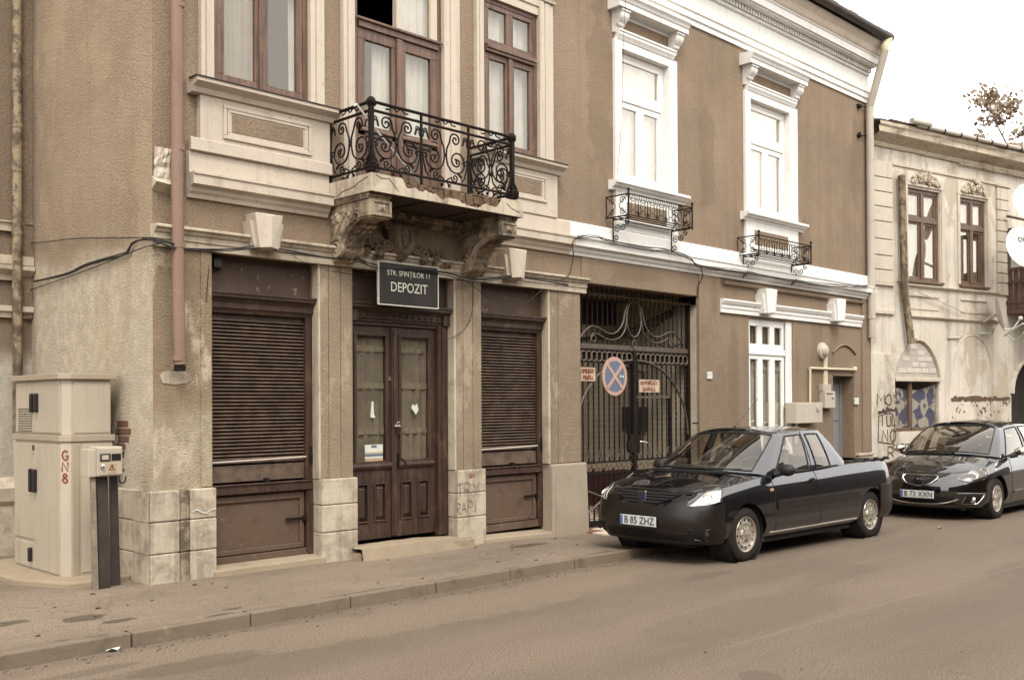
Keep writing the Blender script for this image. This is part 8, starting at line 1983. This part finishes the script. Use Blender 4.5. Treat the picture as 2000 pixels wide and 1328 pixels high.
for sg in (1, -1):
    fq = quad((2.55, .62), (3.55, .62), (4.0, 1.45), (2.75, 1.35)); mb = MB(); patch(mb, SS, fq, 8, 5, .006, sg, .004); fg = build(mb, 'fog_recess', M['hole'], hb, local=True)
    mb = MB(); mb.tube([SS.Q(*fq(0, v), .010, sg) for v in (1, .5, 0)]+[SS.Q(*fq(u, 0), .010, sg) for u in (.3, .6, 1)]+[SS.Q(*fq(1, v), .010, sg) for v in (.3, .6, 1)], .006, 4); sub(mb, 'chrome_rim', M['chrome'], fg, 60)
    c = SS.Q(3.2, 1.0, .008, sg); mb = MB(); mb.lathe([(.045, 0), (.035, .008), (.0, .012)], 16, lambda a, b, h: (c.x-h-.004, c.y+a, c.z+b)); sub(mb, 'fog_lamp', M['chrome'], fg, 60)
    mb = MB(); mb.tube(path(SS, [(2.3, 1.62), (3.2, 1.66), (4.1, 1.60)], .008, sg), .009, 5); build(mb, 'bumper_line', M['blackpaint'], hb, sm=60, local=True)
    b = Vector((.62, .87*sg, 1.0)); mb = MB(); mb.blob((b.x+.02, b.y+.13*sg, b.z+.02), .11, 12, 8, 0, (.7, 1.1, .6)); wm = build(mb, 'wing_mirror', M['chrome'], hb, sm=60, local=True); mb = MB(); mb.tube([(b.x-.02, b.y-.04*sg, b.z-.07), (b.x, b.y+.07*sg, b.z-.045)], .03, 7); sub(mb, 'mirror_foot', M['trim'], wm, 60)
    mb = MB(); patch(mb, SS, rect(6.5, 9.6, 1.35, 1.55), 16, 2, .014, sg, .016); build(mb, 'side_moulding', M['blackpaint'], hb, sm=50, local=True)
    mb = MB(); patch(mb, SS, rect(11.7, 12.5, 2.7, 3.7), 6, 6, .010, sg); build(mb, 'tail_light', M['redlens'], hb, sm=50, local=True)
    c = SS.Q(5.35, 3.25, .004, sg); mb = MB(); mb.box(c.x-.025, c.x+.025, c.y-.008, c.y+.012, c.z-.012, c.z+.012); build(mb, 'side_repeater', M['reflector'], hb, local=True, bevel=.006)
mb = MB()
for sg in (1, -1): mb.tube([SS.Q(a, 3.75-.30*smooth(4, 0, a) if False else 3.90, .001, sg) for a in [k*.25 for k in range(0, 26)]], .004, 4)
build(mb, 'hood_line', M['trim'], hb, local=True)
for pts in ([(6.35, .6), (6.35, 2), (6.38, 3.2), (6.5, 4)], [(7.75, .6), (7.75, 2), (7.75, 3.2), (7.72, 4)]):
    for sg in (1, -1): mb = MB(); mb.tube(path(SS, pts, .0005, sg), .004, 4); build(mb, 'door_line', M['trim'], hb, local=True)
HB_ = [(-.06, 0, .985), (.0, .40, .98), (.20, .69, .945), (.42, .795, .925), (1.35, .825, .955), (2.25, .82, .995), (2.95, .75, 1.02), (3.14, .45, 1.03), (3.17, 0, 1.03)]
HR_ = [(.88, 0, 1.43), (.88, .36, 1.425), (.86, .545, 1.395), (.98, .59, 1.385), (1.40, .625, 1.43), (2.05, .60, 1.41), (2.72, .52, 1.35), (2.84, .32, 1.355), (2.87, 0, 1.36)]
HM_ = [tuple(Vector(a).lerp(Vector(b), .5)+Vector((-.05 if k < 2 else -.03 if k < 4 else 0, .02 if k > 1 else 0, .03 if k < 4 else .01))) for k, (a, b) in enumerate(zip(HB_, HR_))]
GH = Lerp2([HB_, HM_, HR_]); GH.m = 1
glasshouse(hb, GH, [('windscreen', 0, 1.86, .05, .93), ('door_window', 3.12, 3.92, .04, .90), ('rear_side_window', 4.10, 5.2, .04, .9), ('rear_window', 7.0, 8, .1, .9)], M['blackpaint'], 44, .065)
seats(hb, [(1.05, -.37), (1.05, .37), (1.95, -.37), (1.95, .37)], (.62, -.37), .98, (.4, 2.8, -.74, .74, .86, .955))
mb = MB(); mb.box(.18, .55, -.66, .66, .90, .985); build(mb, 'dashboard', M['cabin'], hb, local=True, bevel=.03)
# ------------------------------------------------------------------ the other side of the street (met only as reflections)
ob = empty('street_terrace', (12, -14, 0), 'brown terrace across the street mirrored in the car paint and panes', 'terrace')
mb = MB(); mb.box(-14, 4.5, -18, -11.6, 0, 6.2); mb.box(4.5, 13, -18, -11.8, 0, 5.2); mb.box(13, 24, -18, -11.6, 0, 6.6); mb.box(24, 46, -20, -13.5, 0, 5.4); build(mb, 'wall', M['soot'], ob)
mb = MB(); x = -13
while x < 45: mb.box(x, x+1.1, -11.9 if x < 23 else -13.8, -11.55 if x < 23 else -13.45, 1.0, 2.6); mb.box(x, x+1.1, -11.9 if x < 23 else -13.8, -11.55 if x < 23 else -13.45, 3.6, 5.0); x += 2.6
o = build(mb, 'window_row', M['room'], ob); o['kind'] = 'stuff'
